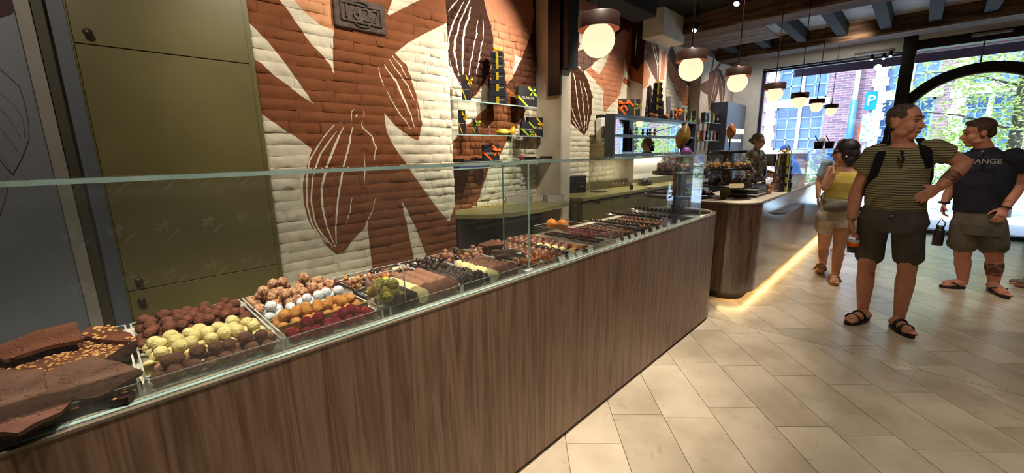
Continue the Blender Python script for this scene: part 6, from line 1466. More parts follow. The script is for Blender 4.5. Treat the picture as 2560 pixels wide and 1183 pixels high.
P = Vector((s2x-.20, s2y-.12, zl2)); t = thing('price_sign', (P.x, P.y, zl2), 'rounded cream price sign clipped to the lower tier of the second stand', 'sign')
d_ = Vector((-.72, -.69, 0)); part('plate', MB().prism(arc(.055, .03, .02, -90, 90, 5)+arc(-.055, .03, .02, 90, 270, 5), -.002, .002, axis=1).xf(Matrix.Translation((P.x-.03, P.y-.04, zl2-.012)) @ Matrix.Rotation(math.radians(-45), 4, 'Z')), M('cream_sign', (255, 236, 190), (244, 222, 170), 9, .5), t)
for k, (px, py, w_, m_, lb) in enumerate(((1765, 494, .09, m_card, 'white card at the left on the corner of the second counter'), (1797, 497, .10, m_carton, 'grey packet left of the post on the corner of the second counter'), (1826, 499, .09, m_carton, 'grey packet right of the post on the corner of the second counter'), (1848, 494, .12, M('red_brown_pack', (140, 70, 58), (110, 50, 42), 9, .5), 'red brown packet on the corner of the second counter'), (1872, 491, .10, M('silver_pack', (150, 150, 156), (120, 120, 128), 9, .4), 'silver grey packet on the corner of the second counter'))):
    P = AZ(px, py, ZT2+.003); solo('flat_packet', MB().box((P.x-w_*.5, P.y-.02, ZT2+.0035), (P.x+w_*.5, P.y+.03, ZT2+.016), .003), m_, lb, 'packet')
# --- things on the second counter
P = AZ(1868, 489, ZT2); t = thing('tray_stack', (P.x+.25, P.y+.1, ZT2+.004), 'stack of flat black and white folders on the second counter', 'folders')
for k in range(6): part('folder', MB().box((P.x-.22+k*.012, P.y-.13+R.gauss(0, .006), ZT2+.004+k*.016), (P.x+.36+R.gauss(0, .02), P.y+.16, ZT2+.018+k*.016), .002), (m_ptong, m_card, m_bbox2)[k % 3], t)
xq, yq = AZ(1917, 482, ZT2).x, AZ(1917, 482, ZT2).y+.12
t = thing('bag_pillar', (xq, yq, ZT2+.003), 'pillar of clear bags of pale sweets hung on a thin rack beside the folders', 'display')
part('rack', MB().tube([(xq, yq, ZT2+.003), (xq, yq, ZT2+.46)], .008, 8).lathe([(0, .003), (.07, .003), (.07, .010), (0, .010)], (xq, yq, ZT2), 18), m_ptong, t)
for k in range(5):
    for j in range(3):
        a = j*2.1+k*.8; f_ = inst('bag', kitF[0], (.055*math.cos(a), .055*math.sin(a), .045+k*.075), (.4*math.sin(a), -.4*math.cos(a), a), .62, parent=t); inst('film', kitF[1], (0, 0, 0), parent=f_); inst('ribbon_bow', kitF[2], (0, 0, 0), parent=f_)
P = AZ(1929, 487, ZT2); t = thing('sweet_jar', (P.x, P.y+.03, ZT2+.003), 'clear glass of caramel and dark sweets at the counter edge', 'jar')
part('glass', MB().lathe([(0, 0), (.035, 0), (.042, .12), (.039, .12), (.033, .005), (0, .005)], (P.x, P.y+.03, ZT2+.004), 16), m_acry, t); part('sweets', MB().ball((P.x, P.y+.03, ZT2+.035), .03, 10, 6).ball((P.x+.01, P.y+.03, ZT2+.085), .027, 10, 6), m_caram, t)
P = AZ(1955, 480, ZT2); t = thing('chocolate_hare', (P.x, P.y+.05, ZT2+.003), 'brown chocolate hare with an orange bow in front of the box tower', 'figure')
hx, hy, hz = P.x, P.y+.05, ZT2+.003
part('body', MB().ball((hx, hy, hz+.06), (.04, .04, .06), 12, 8).ball((hx-.01, hy, hz+.14), (.03, .03, .035), 12, 8).tube([(hx, hy+.01, hz+.16), (hx+.01, hy+.012, hz+.20), (hx+.018, hy+.012, hz+.225)], [.011, .012, .004], 8).tube([(hx, hy-.012, hz+.16), (hx+.012, hy-.014, hz+.20), (hx+.02, hy-.016, hz+.222)], [.011, .012, .004], 8).ball((hx, hy, hz+.012), (.055, .05, .014), 12, 6), m_milk, t)
part('bow', bow((hx, hy-.038, hz+.10), .05), RIB['orange'], t)
P = AZ(1972, 481, ZT2); tx, ty = P.x+.05, P.y+.09
tower(tx, ty, ZT2+.003, zat(1973, 384, tx, ty), .14, 'olive', 'tall tower of black boxes with an olive ribbon on the second counter', ROT, bowr=.05)
P = AZ(1940, 450, ZT2); rx_, ry_ = 6.25, 1.42
zr0, zr1 = zat(1936, 415, rx_, ry_), zat(1936, 385, rx_, ry_)
t = thing('till_screen', (rx_, ry_, ZT2+.003), 'black till screen on a stand seen from behind, before the sales assistant', 'screen')
part('foot', MB().box((rx_-.10, ry_-.10, ZT2+.003), (rx_+.10, ry_+.10, ZT2+.02), .005).box((rx_-.02, ry_-.02, ZT2+.02), (rx_+.02, ry_+.02, zr0+.05)), m_ptong, t)
b_ = MB().box((-.19, -.015, 0), (.19, .015, zr1-zr0), .008); b_.xf(Matrix.Translation((rx_, ry_-.03, zr0)) @ Matrix.Rotation(.6, 4, 'Z')); part('screen', b_, m_ptong, t)
b_ = MB().box((-.05, -.02, 0), (.05, .02, .16), .006); b_.xf(Matrix.Translation((rx_+.20, ry_-.16, zr0-.03)) @ Matrix.Rotation(-.3, 4, 'Z')); part('card_reader', b_, M('steel_grey', (120, 130, 142), None, 6, .35), t)
# tall small stand with two dipping pots by the window
qx, qy = 9.10, 1.20; zp = zat(2060, 371, qx, qy)
t = thing('pot_stand', (qx, qy, ZT2+.003), 'black plate on a thin stem with two chocolate pots and spoons near the window', 'stand')
part('stem', MB().lathe([(0, 0), (.09, 0), (.09, .012), (.012, .02), (.012, zp-ZT2-.02), (.05, zp-ZT2-.012)], (qx, qy, ZT2+.003), 18), m_tier, t); part('plate', MB().lathe([(0, zp-.012), (.20, zp-.010), (.21, zp), (0, zp)], (qx, qy, 0), 24), m_tier, t)
for k, (dx, dy) in enumerate(((-.06, .07), (.05, -.07))):
    c_ = part('pot', MB().lathe([(0, 0), (.06, 0), (.068, .05), (.072, .055), (.072, .12), (.06, .12), (.06, .11), (0, .11)], (qx+dx, qy+dy, zp), 18), m_darkc, t); part('spoon', MB().tube([(qx+dx, qy+dy, zp+.10), (qx+dx-.05, qy+dy+.06, zp+.22)], .008, 6), m_darkc, c_)
# ------------------------------------------------------------------ display shelf across the shop (seen only in the counter glass)
ds = thing('wall_display', (0.7, -2.15, 0), 'white display unit with three shelves across the shop, mirrored in the counter glass', 'shelf')
YD = -1.95
part('back', MB().box((-.4, -2.32, 0), (2.0, -2.28, 2.0)), m_browncab, ds)
for x in (-.4, 1.98): part('side', MB().box((x, -2.28, 0), (x+.03, -1.80, 2.0)), m_browncab, ds)
for z in (.42, .80, 1.18): part('shelf', MB().box((-.37, -2.28, z-.02), (1.98, -1.82, z)), m_browncab, ds)
proto = None
for r_, z in enumerate((.42, .80, 1.18)):
    for k in range(8):
        x = -.15+k*.26
        if proto is None:
            proto = giftbox(x, -1.96, z, .15, .09, .14, 'white', '', PI, 'corner', (.2, .3), txt=False, br=.05)
            b = proto
        else: b = dup(proto, (x+R.gauss(0, .01), -1.96, z), PI+R.gauss(0, .15))
        b['label'] = '%s black box with a white bow on the %s board across the shop' % (od(k+1), ('lowest', 'middle', 'top')[r_]); b['group'] = 'white ribboned boxes, %s board' % ('lowest', 'middle', 'top')[r_]
lamp('spot_and_fill_light', 'SPOT', (.7, -.6, 2.95), 60, WARM, (.7, -2.0, .9), spot_size=math.radians(75), spot_blend=.6, shadow_soft_size=.03)
# ------------------------------------------------------------------ people
def remesh(mb, mats, vox, name, smooth=4, parent=None, label=None):
    me = mb.mesh(name, mats); o = bpy.data.objects.new(name, me); COL.objects.link(o)
    m = o.modifiers.new('r', 'REMESH'); m.mode = 'VOXEL'; m.voxel_size = vox; m.use_smooth_shade = True
    if smooth: s_ = o.modifiers.new('s', 'SMOOTH'); s_.iterations = smooth; s_.factor = .5
    dg = bpy.context.evaluated_depsgraph_get(); dg.update()
    new = bpy.data.meshes.new_from_object(o.evaluated_get(dg)); new.name = name
    bpy.data.objects.remove(o); bpy.data.meshes.remove(me)
    if not new.materials: new.materials.append(mats if not isinstance(mats, list) else mats[0])
    off = wpos(parent) if parent is not None else Vector()
    if off.length: new.transform(Matrix.Translation(-off))
    new.polygons.foreach_set('use_smooth', [True]*len(new.polygons))
    ob = bpy.data.objects.new(name, new); COL.objects.link(ob)
    if parent is not None: ob.parent = parent
    if label: ob['label'] = label
    return ob
def ell(mb, c, ax, r, n=14, m=10):
    """ellipsoid with its own axes"""
    b = MB().ball((0, 0, 0), 1.0, n, m); A = Matrix((ax[0], ax[1], ax[2])).transposed()
    mb.add([Vector(c)+A @ Vector((v[0]*r[0], v[1]*r[1], v[2]*r[2])) for v in b.v], b.f, 0, True); return mb
def etube(mb, rings, lat, dep, n=20):
    """rings: (centre, half width, half depth)"""
    v = []; f = []
    for c, a, b in rings:
        for k in range(n):
            w = 2*PI*k/n; v.append(Vector(c)+lat*(a*math.cos(w))+dep*(b*math.sin(w)))
    for i in range(len(rings)-1):
        for k in range(n): l = (k+1) % n; f.append((i*n+k, i*n+l, (i+1)*n+l, (i+1)*n+k))
    f.append(tuple(range(n-1, -1, -1))); f.append(tuple((len(rings)-1)*n+k for k in range(n)))
    mb.add(v, f, 0, True); return mb
def unit(v): return Vector(v).normalized()
def handmesh(mb, W, d, nrm, side, curl=.5, sc=1.0):
    """palm, four unequal fingers and a thumb from the side of the palm; side=+1 puts the thumb towards d x nrm"""
    d = unit(d); nrm = unit(Vector(nrm)-d*Vector(nrm).dot(d)); s = d.cross(nrm)*side
    pl = .088*sc
    mb.tube([W-d*.02, W+d*.02, W+d*pl*.6, W+d*pl], [.026*sc, .030*sc, .038*sc, .036*sc], 12, flat=(1, 1))
    # flatten the palm along its normal
    n0 = len(mb.v)-48
    for i in range(n0, len(mb.v)):
        v = Vector(mb.v[i])-W; k = v.dot(nrm); mb.v[i] = tuple(W+v-nrm*k*.55)
    for i, (q, L_, r_) in enumerate(((.030, .072, .0090), (.0105, .080, .0092), (-.010, .075, .0088), (-.029, .058, .0078))):
        p = W+d*pl*.92+s*q*sc; a = d+s*(q*1.5); a.normalize(); P = [p-d*.03*sc, p]; th = 0
        for seg, fr in enumerate((.45, .31, .24)):
            th += curl*(.55, .75, .55)[seg]; P.append(P[-1]+(a*math.cos(th)+nrm*math.sin(th))*L_*fr*sc)
        mb.tube(P, [r_*sc*1.05, r_*sc*1.08, r_*sc, r_*sc*.92, r_*sc*.78], 8)
    p = W+d*.022*sc+s*.024*sc; P = [p]
    for seg, (L_, w) in enumerate(((.042, .75), (.034, .45), (.026, .25))): P.append(P[-1]+unit(d*(1-w*.45)+s*w+nrm*(.25+.35*curl))*L_*sc)
    mb.tube(P, [.016*sc, .0125*sc, .0105*sc, .008*sc], 8)
def headmesh(mb, c, F, U, s=1.0, female=False):
    F = unit(F); U = unit(Vector(U)-F*Vector(U).dot(F)); S = F.cross(U); ax = (S, F, U)
    P = lambda x, y, z: c+(S*x+F*y+U*z)*s
    E = lambda x, y, z, a, b, d_: ell(mb, P(x, y, z), ax, (a*s, b*s, d_*s))
    E(0, -.012, .036, .077, .097, .088); E(0, .022, -.028, .062, .068, .082); E(0, .054, -.094, .031 if not female else .025, .030, .026)
    for q in (-1, 1):
        E(q*.036, .052, -.036, .030, .030, .036); E(q*.043, .010, -.072, .024, .045, .026); E(q*.079, -.014, -.006, .010, .022, .033)
        mb.tube([P(q*.046, .066, .026), P(q*.022, .084, .030), P(0, .087, .024)], [.009*s, .012*s, .010*s], 8)
    mb.tube([P(0, .080, .018), P(0, .098, -.010), P(0, .112, -.030), P(0, .092, -.040)], [.009*s, .0105*s, .0145*s, .012*s], 10)
    for q in (-1, 1): E(q*.011, .095, -.034, .009, .011, .008)
    mb.tube([P(-.022, .080, -.062), P(0, .092, -.059), P(.022, .080, -.062)], [.006*s, .009*s, .006*s], 8); mb.tube([P(-.019, .079, -.072), P(0, .090, -.072), P(.019, .079, -.072)], [.006*s, .009*s, .006*s], 8)
    return P, ax
m_eyew = M('shaded_eye_white', (120, 110, 104), None, 10, .3); m_iris = M('iris', (56, 44, 36), None, 10, .2); m_lip = M('lips', (156, 92, 84), (140, 80, 74), 20, .5); m_glassd = M('dark_lens', (20, 20, 24), None, 10, .15)  # the white of the eye is greyed, its shade put into the colour
def skinmat(nm, c): return M('skin_'+nm, c, tuple(v*.93 for v in c), 18, .55, bump=.06, bscale=160, coords='Object', spec=.35)
def facial(t, P, ax, s, brow, eyes=True):
    if eyes:
        for q in (-1, 1):
            e = MB(); ell(e, P(q*.031, .0765, .006), ax, (.0105*s, .0090*s, .0062*s), 12, 8); eo = part('eye', e, m_eyew, t); i_ = MB(); ell(i_, P(q*.031, .0848, .006), ax, (.0048*s, .003*s, .0048*s), 10, 6); part('iris', i_, m_iris, eo)
    b = MB()
    for q in (-1, 1): b.tube([P(q*.050, .070, .034), P(q*.030, .090, .040), P(q*.012, .093, .034)], [.003*s, .0045*s, .004*s], 6)
    part('eyebrows', b, brow, t); part('mouth', MB().tube([P(-.021, .0855, -.067), P(-.008, .0965, -.0665), P(.008, .0965, -.0665), P(.021, .0855, -.067)], [.0022*s, .0036*s, .0036*s, .0022*s], 6), m_lip, t)
class Fig:
    def __init__(s, px, py, z=0.0):
        s.b = AZ(px, py, z); h = Vector((s.b.x, s.b.y, 0)); s.n = h.normalized(); s.D = h.length; s.l = Vector((s.n.y, -s.n.x, 0))
    def pt(s, px, py, off=0.0, ref=None):
        d = dirpx(px, py); D = (Vector((ref[0], ref[1], 0)).dot(s.n) if ref is not None else s.D)+off
        return CAM+d*(D/d.dot(s.n))
def limb(mb, pts, rs, n=14):
    """smooth tapered limb through joints"""
    P, Q = [], []
    for i in range(len(pts)-1):
        for k in range(4):
            t_ = k/4; P.append(pts[i].lerp(pts[i+1], t_)); Q.append(rs[i]+(rs[i+1]-rs[i])*t_)
    P.append(pts[-1]); Q.append(rs[-1]); mb.tube(P, Q, n)
    ell(mb, pts[0], (Vector((1, 0, 0)), Vector((0, 1, 0)), Vector((0, 0, 1))), (rs[0],)*3); return mb
def calf(mb, knee, ankle, back, rk=.056, rc=.060, ra=.036):
    m1 = knee.lerp(ankle, .3)+back*.012; m2 = knee.lerp(ankle, .65)+back*.004
    limb(mb, [knee, m1, m2, ankle], [rk, rc, (rc+ra)*.5, ra])
def foot(mb, ankle, heel, toe, z, w=.045):
    d = unit(Vector((toe.x-heel.x, toe.y-heel.y, 0))); s_ = Vector((d.y, -d.x, 0)); L_ = (Vector((toe.x, toe.y, 0))-Vector((heel.x, heel.y, 0))).length
    A = Vector((heel.x, heel.y, z)); up = Vector((0, 0, 1))
    limb(mb, [ankle, A+d*.05+up*.045], [.036, .036])
    mb.tube([A+up*.030+d*.01, A+d*L_*.35+up*.038, A+d*L_*.68+up*.022, A+d*L_*.88+up*.016], [.032, .038, .042, .030], 12)
    for k, (q, e, r_) in enumerate(((-.030, 1.0, .013), (-.012, .98, .010), (.004, .95, .010), (.018, .91, .0095), (.031, .86, .009))):
        sg = 1 if k >= 0 else 1
        mb.tube([A+d*L_*.72+s_*q*sg*1.0+up*.016, A+d*L_*.88+s_*q*1.05+up*.016, A+d*L_*e*.985+s_*q*1.05+up*.011], [r_*1.1, r_, r_*.9], 8)
    return d, s_, L_, A
def sandal(t, d, s_, L_, A, m, thong=False, z=0.0):
    b = MB(); n = 18; top = []
    for k in range(n*2):
        u = 2*PI*k/(n*2); x = math.cos(u); y = math.sin(u)
        w = .040+.010*x; top.append(A+d*(L_*.49+(L_*.545)*x)+s_*(w*y*(1.05)))
    b.add([p.xy.to_3d()+Vector((0, 0, z)) for p in top]+[p.xy.to_3d()+Vector((0, 0, z+.022)) for p in top], [tuple(range(2*n-1, -1, -1)), tuple(range(2*n, 4*n))]+[(k, (k+1) % (2*n), 2*n+(k+1) % (2*n), 2*n+k) for k in range(2*n)])
    orient_out(b, sum(top, Vector())/len(top)+Vector((0, 0, .01)))
    so = part('sandal', b, m, t); st = MB()
    def strap(u, w, h):
        P = [A+d*L_*u+s_*(w*math.cos(a))+Vector((0, 0, .012+h*math.sin(a))) for a in [PI*k/10 for k in range(11)]]; st.tube(P, .016, 6, flat=(1, .3))
    if thong:
        for q in (-1, 1): st.tube([A+d*L_*.80+s_*-.012+Vector((0, 0, .03)), A+d*L_*.62+s_*(.030*q)+Vector((0, 0, .052)), A+d*L_*.36+s_*(.046*q)+Vector((0, 0, .02))], [.007, .013, .012], 6, flat=(1, .5))
    else:
        strap(.70, .050, .042); strap(.45, .046, .062)
    part('strap', st, m, so)
def orient_out(mb, c):
    for i, f in enumerate(mb.f):
        a, b, d_ = [Vector(mb.v[k]) for k in f[:3]]
        ctr = sum((Vector(mb.v[k]) for k in f), Vector())/len(f)
        if (b-a).cross(d_-a).dot(ctr-c) < 0: mb.f[i] = tuple(reversed(f))
UP = Vector((0, 0, 1))
VOX = .0055
def stripes(nm, c1, c2, per, duty=.5):
    m = bpy.data.materials.new(nm); m.use_nodes = True; t = m.node_tree; b = t.nodes['Principled BSDF']; b.inputs['Roughness'].default_value = .9; b.inputs['Specular IOR Level'].default_value = .2
    g = t.nodes.new('ShaderNodeNewGeometry'); s_ = t.nodes.new('ShaderNodeSeparateXYZ'); n = t.nodes.new('ShaderNodeTexNoise'); n.inputs['Scale'].default_value = 4
    t.links.new(g.outputs['Position'], s_.inputs[0]); t.links.new(g.outputs['Position'], n.inputs['Vector'])
    a = t.nodes.new('ShaderNodeMath'); a.operation = 'MULTIPLY_ADD'; a.inputs[1].default_value = .035; t.links.new(n.outputs['Fac'], a.inputs[0]); t.links.new(s_.outputs['Z'], a.inputs[2])
    d = t.nodes.new('ShaderNodeMath'); d.operation = 'PINGPONG'; d.inputs[1].default_value = per/2; t.links.new(a.outputs[0], d.inputs[0])
    k = t.nodes.new('ShaderNodeMath'); k.operation = 'GREATER_THAN'; k.inputs[1].default_value = per/2*duty; t.links.new(d.outputs[0], k.inputs[0])
    x = t.nodes.new('ShaderNodeMix'); x.data_type = 'RGBA'; x.inputs['A'].default_value = (*lin(c1), 1); x.inputs['B'].default_value = (*lin(c2), 1); t.links.new(k.outputs[0], x.inputs['Factor']); t.links.new(x.outputs['Result'], b.inputs['Base Color']); return m
def cloth(nm, c, c2=None, **k): return M('cloth_'+nm, c, c2 or tuple(v*.86 for v in c), k.pop('scale', 9), .92, bump=k.pop('bump', .25), bscale=k.pop('bscale', 26), coords='Object', spec=.2, **k)

# ---- 1. man with the striped shirt, front right
f = Fig(2200, 826); G = f.pt
s1 = skinmat('man', (204, 142, 114)); m_sand = M('black_sandal', (26, 22, 21), None, 10, .5)
tman = thing('person', (f.b.x, f.b.y, 0), 'person in a striped t-shirt and grey shorts with one hand on the hip', 'person')
hR, tR = AZ(2170, 800, 0), AZ(2115, 812, 0); hL, tL = AZ(2226, 815, 0), AZ(2280, 847, 0)
B = MB()
hc = G(2262, 306, 0); FACE = unit(f.l*.90-f.n*.38+UP*-.03)
# legs
aR = G(2156, 779, .0, hR); aL = G(2247, 797, .0, hL); kR = G(2166, 670, -.01, hR); kL = G(2268, 674, -.03, hL); hipR = G(2186, 545, 0); hipL = G(2272, 545, 0)
limb(B, [hipR, kR], [.078, .060]); limb(B, [hipL, kL], [.078, .060]); calf(B, kR, aR, f.n); calf(B, kL, aL, f.n)
fR = foot(B, aR, hR, tR, .018); fL = foot(B, aL, hL, tL, .018)
# torso, neck, head
sR, sL = G(2188, 384, .01), G(2334, 374, .03); nb = G(2258, 362, .03)
etube(B, [(G(2228, 550, 0), .15, .11), (G(2232, 505, 0), .16, .115), (G(2242, 450, .0), .165, .11), (G(2252, 405, .01), .17, .10), (G(2258, 375, .02), .12, .075), (G(2258, 360, .03), .065, .06)], f.l, f.n)
limb(B, [nb, hc+UP*-.05-FACE*.015], [.062, .058]); P1, ax1 = headmesh(B, hc, FACE, UP+f.l*.05, 1.02)
# arms
eR, wR = G(2141, 480, .03), G(2128, 551, -.03); eL, wL = G(2414, 409, .06), G(2347, 470, -.06)
limb(B, [sR, sR.lerp(eR, .5), eR, eR.lerp(wR, .35), wR], [.056, .052, .044, .045, .029]); limb(B, [sL, sL.lerp(eL, .5), eL, eL.lerp(wL, .35), wL], [.056, .052, .045, .046, .030])
handmesh(B, wR, G(2130, 590, -.04)-wR, f.l*1-f.n*.3, 1, .55); handmesh(B, wL, G(2298, 497, -.12)-wL, f.n+f.l*-.2, -1, .28)
body = remesh(B, s1, VOX, 'body', 3, tman)
S_ = MB()
etube(S_, [(G(2236, 523, 0), .172, .132), (G(2236, 505, 0), .176, .136), (G(2240, 470, -.01), .176, .140), (G(2244, 430, 0), .174, .132), (G(2254, 400, .01), .184, .122), (G(2258, 383, .02), .165, .095), (G(2257, 372, .03), .115, .082), (G(2256, 367, .035), .095, .074)], f.l, f.n, 28)
limb(S_, [sR+f.l*.03, sR, G(2155, 430, .02)], [.070, .078, .072]); limb(S_, [sL-f.l*.03, sL, G(2376, 390, .05)], [.070, .078, .070])
part('t_shirt', MB(), s1, tman) if False else None
sh_ = remesh(S_, stripes('striped_cotton', (80, 76, 62), (150, 142, 106), .0175, .45), .008, 't_shirt', 4, tman)
part('collar', MB().tube([G(2256, 365, .035)+f.l*(.088*math.cos(a))+f.n*(.078*math.sin(a))+UP*(-.010-.022*max(0, -math.sin(a))) for a in [2*PI*k/20 for k in range(21)]], .008, 8), cloth('yellow_collar', (170, 152, 70)), tman)
S_ = MB()
etube(S_, [(G(2230, 578, 0), .170, .110), (G(2231, 552, 0), .205, .130), (G(2235, 518, 0), .176, .128), (G(2236, 508, 0), .160, .120)], f.l, f.n, 24)
limb(S_, [hipR+UP*-.02, hipR.lerp(kR, .5), G(2173, 640, 0, hR)], [.100, .094, .095]); limb(S_, [hipL+UP*-.02, hipL.lerp(kL, .5), G(2271, 646, -.02, hL)], [.100, .094, .094])
m_short = cloth('charcoal_shorts', (88, 84, 80)); remesh(S_, m_short, .005, 'shorts', 6, tman)
part('button', MB().ball(tuple(G(2228, 540, -.14)), .008, 8, 6), m_lightgrey, tman)
hr = MB(); E_ = lambda x, y, z, a, b, c_: ell(hr, P1(x, y, z), ax1, (a, b, c_)); E_(0, -.024, .054, .079, .096, .080); E_(0, -.062, .018, .068, .050, .052)
for q in (-1, 1): E_(q*.066, -.006, .046, .014, .044, .032)
m_hair1 = M('short_grey_hair', (92, 78, 68), (56, 46, 40), 60, .8, bump=.5, bscale=200); remesh(hr, m_hair1, .006, 'hair', 2, tman); facial(tman, P1, ax1, 1.02, m_hair1)
for fr in (fR, fL): sandal(tman, *fr, m_sand)
bpk = MB(); ell(bpk, G(2262, 440, .22), (f.l, f.n, UP), (.16, .09, .24)); m_bag = cloth('black_backpack', (26, 27, 33)); bo = remesh(bpk, m_bag, .012, 'backpack', 2, tman)
off = wpos(tman)
st = MB(); st.tube([G(2212, 356, .10), G(2207, 366, .0), G(2200, 392, -.095), G(2186, 430, -.115), G(2172, 470, -.05), G(2164, 490, .06)], .026, 8, flat=(1, .35)); st.tube([G(2300, 348, .12), G(2308, 358, .02), G(2318, 380, -.085), G(2324, 410, -.075), G(2322, 440, .04)], .028, 8, flat=(1, .35)); part('shoulder_straps', st, m_bag, tman)
sg = MB()
for k in (0, 1): sg.ball(tuple(G(2255+k*3, 385+k*15, -.150)), (.020, .010, .024), 10, 7)
sg.tube([G(2252, 376, -.13), G(2258, 402, -.152)], .006, 6); part('sunglasses', sg, m_glassd, tman)
part('wristband', MB().tube([wR+UP*.018+f.l*(.033*math.cos(a))+f.n*(.033*math.sin(a)) for a in [2*PI*k/14 for k in range(15)]], .004, 6), m_lightgrey, tman)
tt = wL.lerp(eL, .28); td = unit(eL-wL); part('forearm_tattoo', MB().tube([tt, tt+td*.03, tt+td*.07], [.0405, .0435, .044], 14, cap=False), M('tattooed_skin', (104, 66, 54), (150, 100, 80), 40, .6, mixpos=(.45, .55)), tman)
cp = G(2132, 612, -.06); t = thing('drink_cup', (cp.x, cp.y, cp.z-.06), 'small orange and black cup held low in the hand of the striped shirt man', 'cup')
part('cup', MB().lathe([(0, 0), (.030, 0), (.036, .05), (.036, .055)], (cp.x, cp.y, cp.z-.06), 18), m_ptong, t); part('band', MB().lathe([(.0372, .05), (.0395, .085), (.0365, .085)], (cp.x, cp.y, cp.z-.06), 18), RIB['orange'], t); part('rim', MB().lathe([(.0395, .085), (.040, .1), (.0, .1)], (cp.x, cp.y, cp.z-.06), 18), m_acedge, t)

# ---- 2. woman in yellow
f = Fig(2064, 700); G = f.pt; s2 = skinmat('woman', (214, 156, 124))
tw = thing('person', (f.b.x, f.b.y, 0), 'person with dark bobbed hair, yellow top and white shorts, hand at the mouth', 'person')
B = MB(); hc = G(2112, 381, 0); FACE = unit(-f.l*.98-f.n*.16+UP*-.04)
hR, tR = AZ(2054, 676, 0), AZ(2040, 692, 0); hL, tL = AZ(2080, 702, 0), AZ(2090, 724, 0)
aR = G(2056, 670, 0, hR); aL = G(2087, 697, 0, hL); kR = G(2060, 615, -.02, hR); kL = G(2098, 618, -.04, hL); hipR = G(2068, 540, 0); hipL = G(2110, 540, 0)
limb(B, [hipR, kR], [.086, .056]); limb(B, [hipL, kL], [.086, .056]); calf(B, kR, aR, f.n, .050, .052, .032); calf(B, kL, aL, f.n, .050, .052, .032)
fR = foot(B, aR, hR, hR+unit(tR-hR)*.22, .018, .04); fL = foot(B, aL, hL, hL+unit(tL-hL)*.22, .018, .04)
sR, sL = G(2076, 424, -.04), G(2140, 424, .06); nb = G(2112, 414, .02)
etube(B, [(G(2092, 550, 0), .14, .11), (G(2094, 510, 0), .13, .10), (G(2100, 480, 0), .125, .095), (G(2106, 445, 0), .135, .10), (G(2110, 424, .01), .11, .075), (G(2112, 412, .02), .05, .05)], f.l, f.n)
limb(B, [nb, hc+UP*-.05-FACE*.015], [.05, .047]); P2, ax2 = headmesh(B, hc, FACE, UP, .96, True)
eR, wR = G(2063, 472, -.10), G(2084, 433, -.16); eL, wL = G(2148, 480, .06), G(2135, 520, -.02)
limb(B, [sR, sR.lerp(eR, .5), eR, eR.lerp(wR, .35), wR], [.044, .042, .036, .035, .024]); limb(B, [sL, eL, wL], [.046, .038, .026])
handmesh(B, wR, (P2(.01, .10, -.085)+f.n*-.03)-wR, f.l+UP*.2, 1, .8, .88); handmesh(B, wL, G(2128, 548, -.03)-wL, -f.l, 1, .5, .88)
remesh(B, s2, VOX, 'body', 3, tw)
S_ = MB(); etube(S_, [(G(2098, 497, 0), .136, .108), (G(2101, 478, 0), .136, .106), (G(2105, 456, -.01), .146, .118), (G(2108, 440, 0), .142, .108), (G(2110, 430, .005), .115, .088)], f.l, f.n, 26)
for a_, b_ in ((G(2093, 432, -.06), G(2096, 416, 0)), (G(2130, 432, -.02), G(2128, 416, .04))): limb(S_, [a_, b_, b_+f.n*.07+UP*-.03], [.022, .020, .022])
m_yel = cloth('yellow_lace', (222, 200, 108), (204, 180, 84), bscale=70, bump=.5); remesh(S_, m_yel, .008, 'crop_top', 3, tw)
S_ = MB(); etube(S_, [(G(2090, 552, 0), .150, .122), (G(2092, 525, 0), .152, .125), (G(2095, 500, 0), .136, .110), (G(2096, 494, 0), .130, .104)], f.l, f.n, 24); limb(S_, [hipR, hipR.lerp(kR, .38)], [.100, .102]); limb(S_, [hipL, hipL.lerp(kL, .36)], [.100, .102]); m_wsh = cloth('white_shorts', (214, 204, 190)); remesh(S_, m_wsh, .008, 'shorts', 3, tw)
S_ = MB(); b0 = G(2094, 517, -.16); ell(S_, b0, (unit(f.l+UP*.15), f.n, UP), (.125, .045, .062)); m_bb = cloth('grey_belt_bag', (122, 114, 100)); remesh(S_, m_bb, .008, 'belt_bag', 2, tw); part('bag_strap', MB().tube([G(2062, 505, -.10), G(2060, 495, .0), G(2070, 488, .12)], .014, 6, flat=(1, .3)).tube([G(2118, 512, -.12), G(2132, 500, -.02), G(2130, 492, .1)], .014, 6, flat=(1, .3)), m_bb, tw)
hr = MB(); E_ = lambda x, y, z, a, b, c_: ell(hr, P2(x, y, z), ax2, (a, b, c_)); E_(0, -.022, .048, .088, .104, .090); E_(0, -.062, -.03, .086, .070, .105)
for q in (-1, 1): E_(q*.070, -.014, -.02, .022, .048, .09); E_(q*.066, -.04, -.085, .028, .045, .05)
m_hair2 = M('dark_bob_hair', (40, 26, 24), (22, 15, 15), 50, .45, bump=.4, bscale=120, stretch=(1, 1, .2)); remesh(hr, m_hair2, .006, 'hair', 3, tw); facial(tw, P2, ax2, .96, m_hair2, False)
sg = MB()
for q in (-1, 1): ell(sg, P2(q*.032, .090, .004), ax2, (.027, .010, .020)); sg.tube([P2(q*.058, .078, .008), P2(q*.078, .0, .006)], .004, 6)
sg.tube([P2(-.01, .098, .008), P2(.01, .098, .008)], .004, 6); part('sunglasses', sg, m_glassd, tw)
part('earring', MB().ball(tuple(P2(-.088, -.002, -.044)), .010, 10, 6).ball(tuple(P2(.088, -.002, -.044)), .010, 10, 6), m_card, tw)
m_tan = M('tan_sandal', (140, 104, 76), None, 10, .6)
for fr in (fR, fL): sandal(tw, *fr, m_tan)

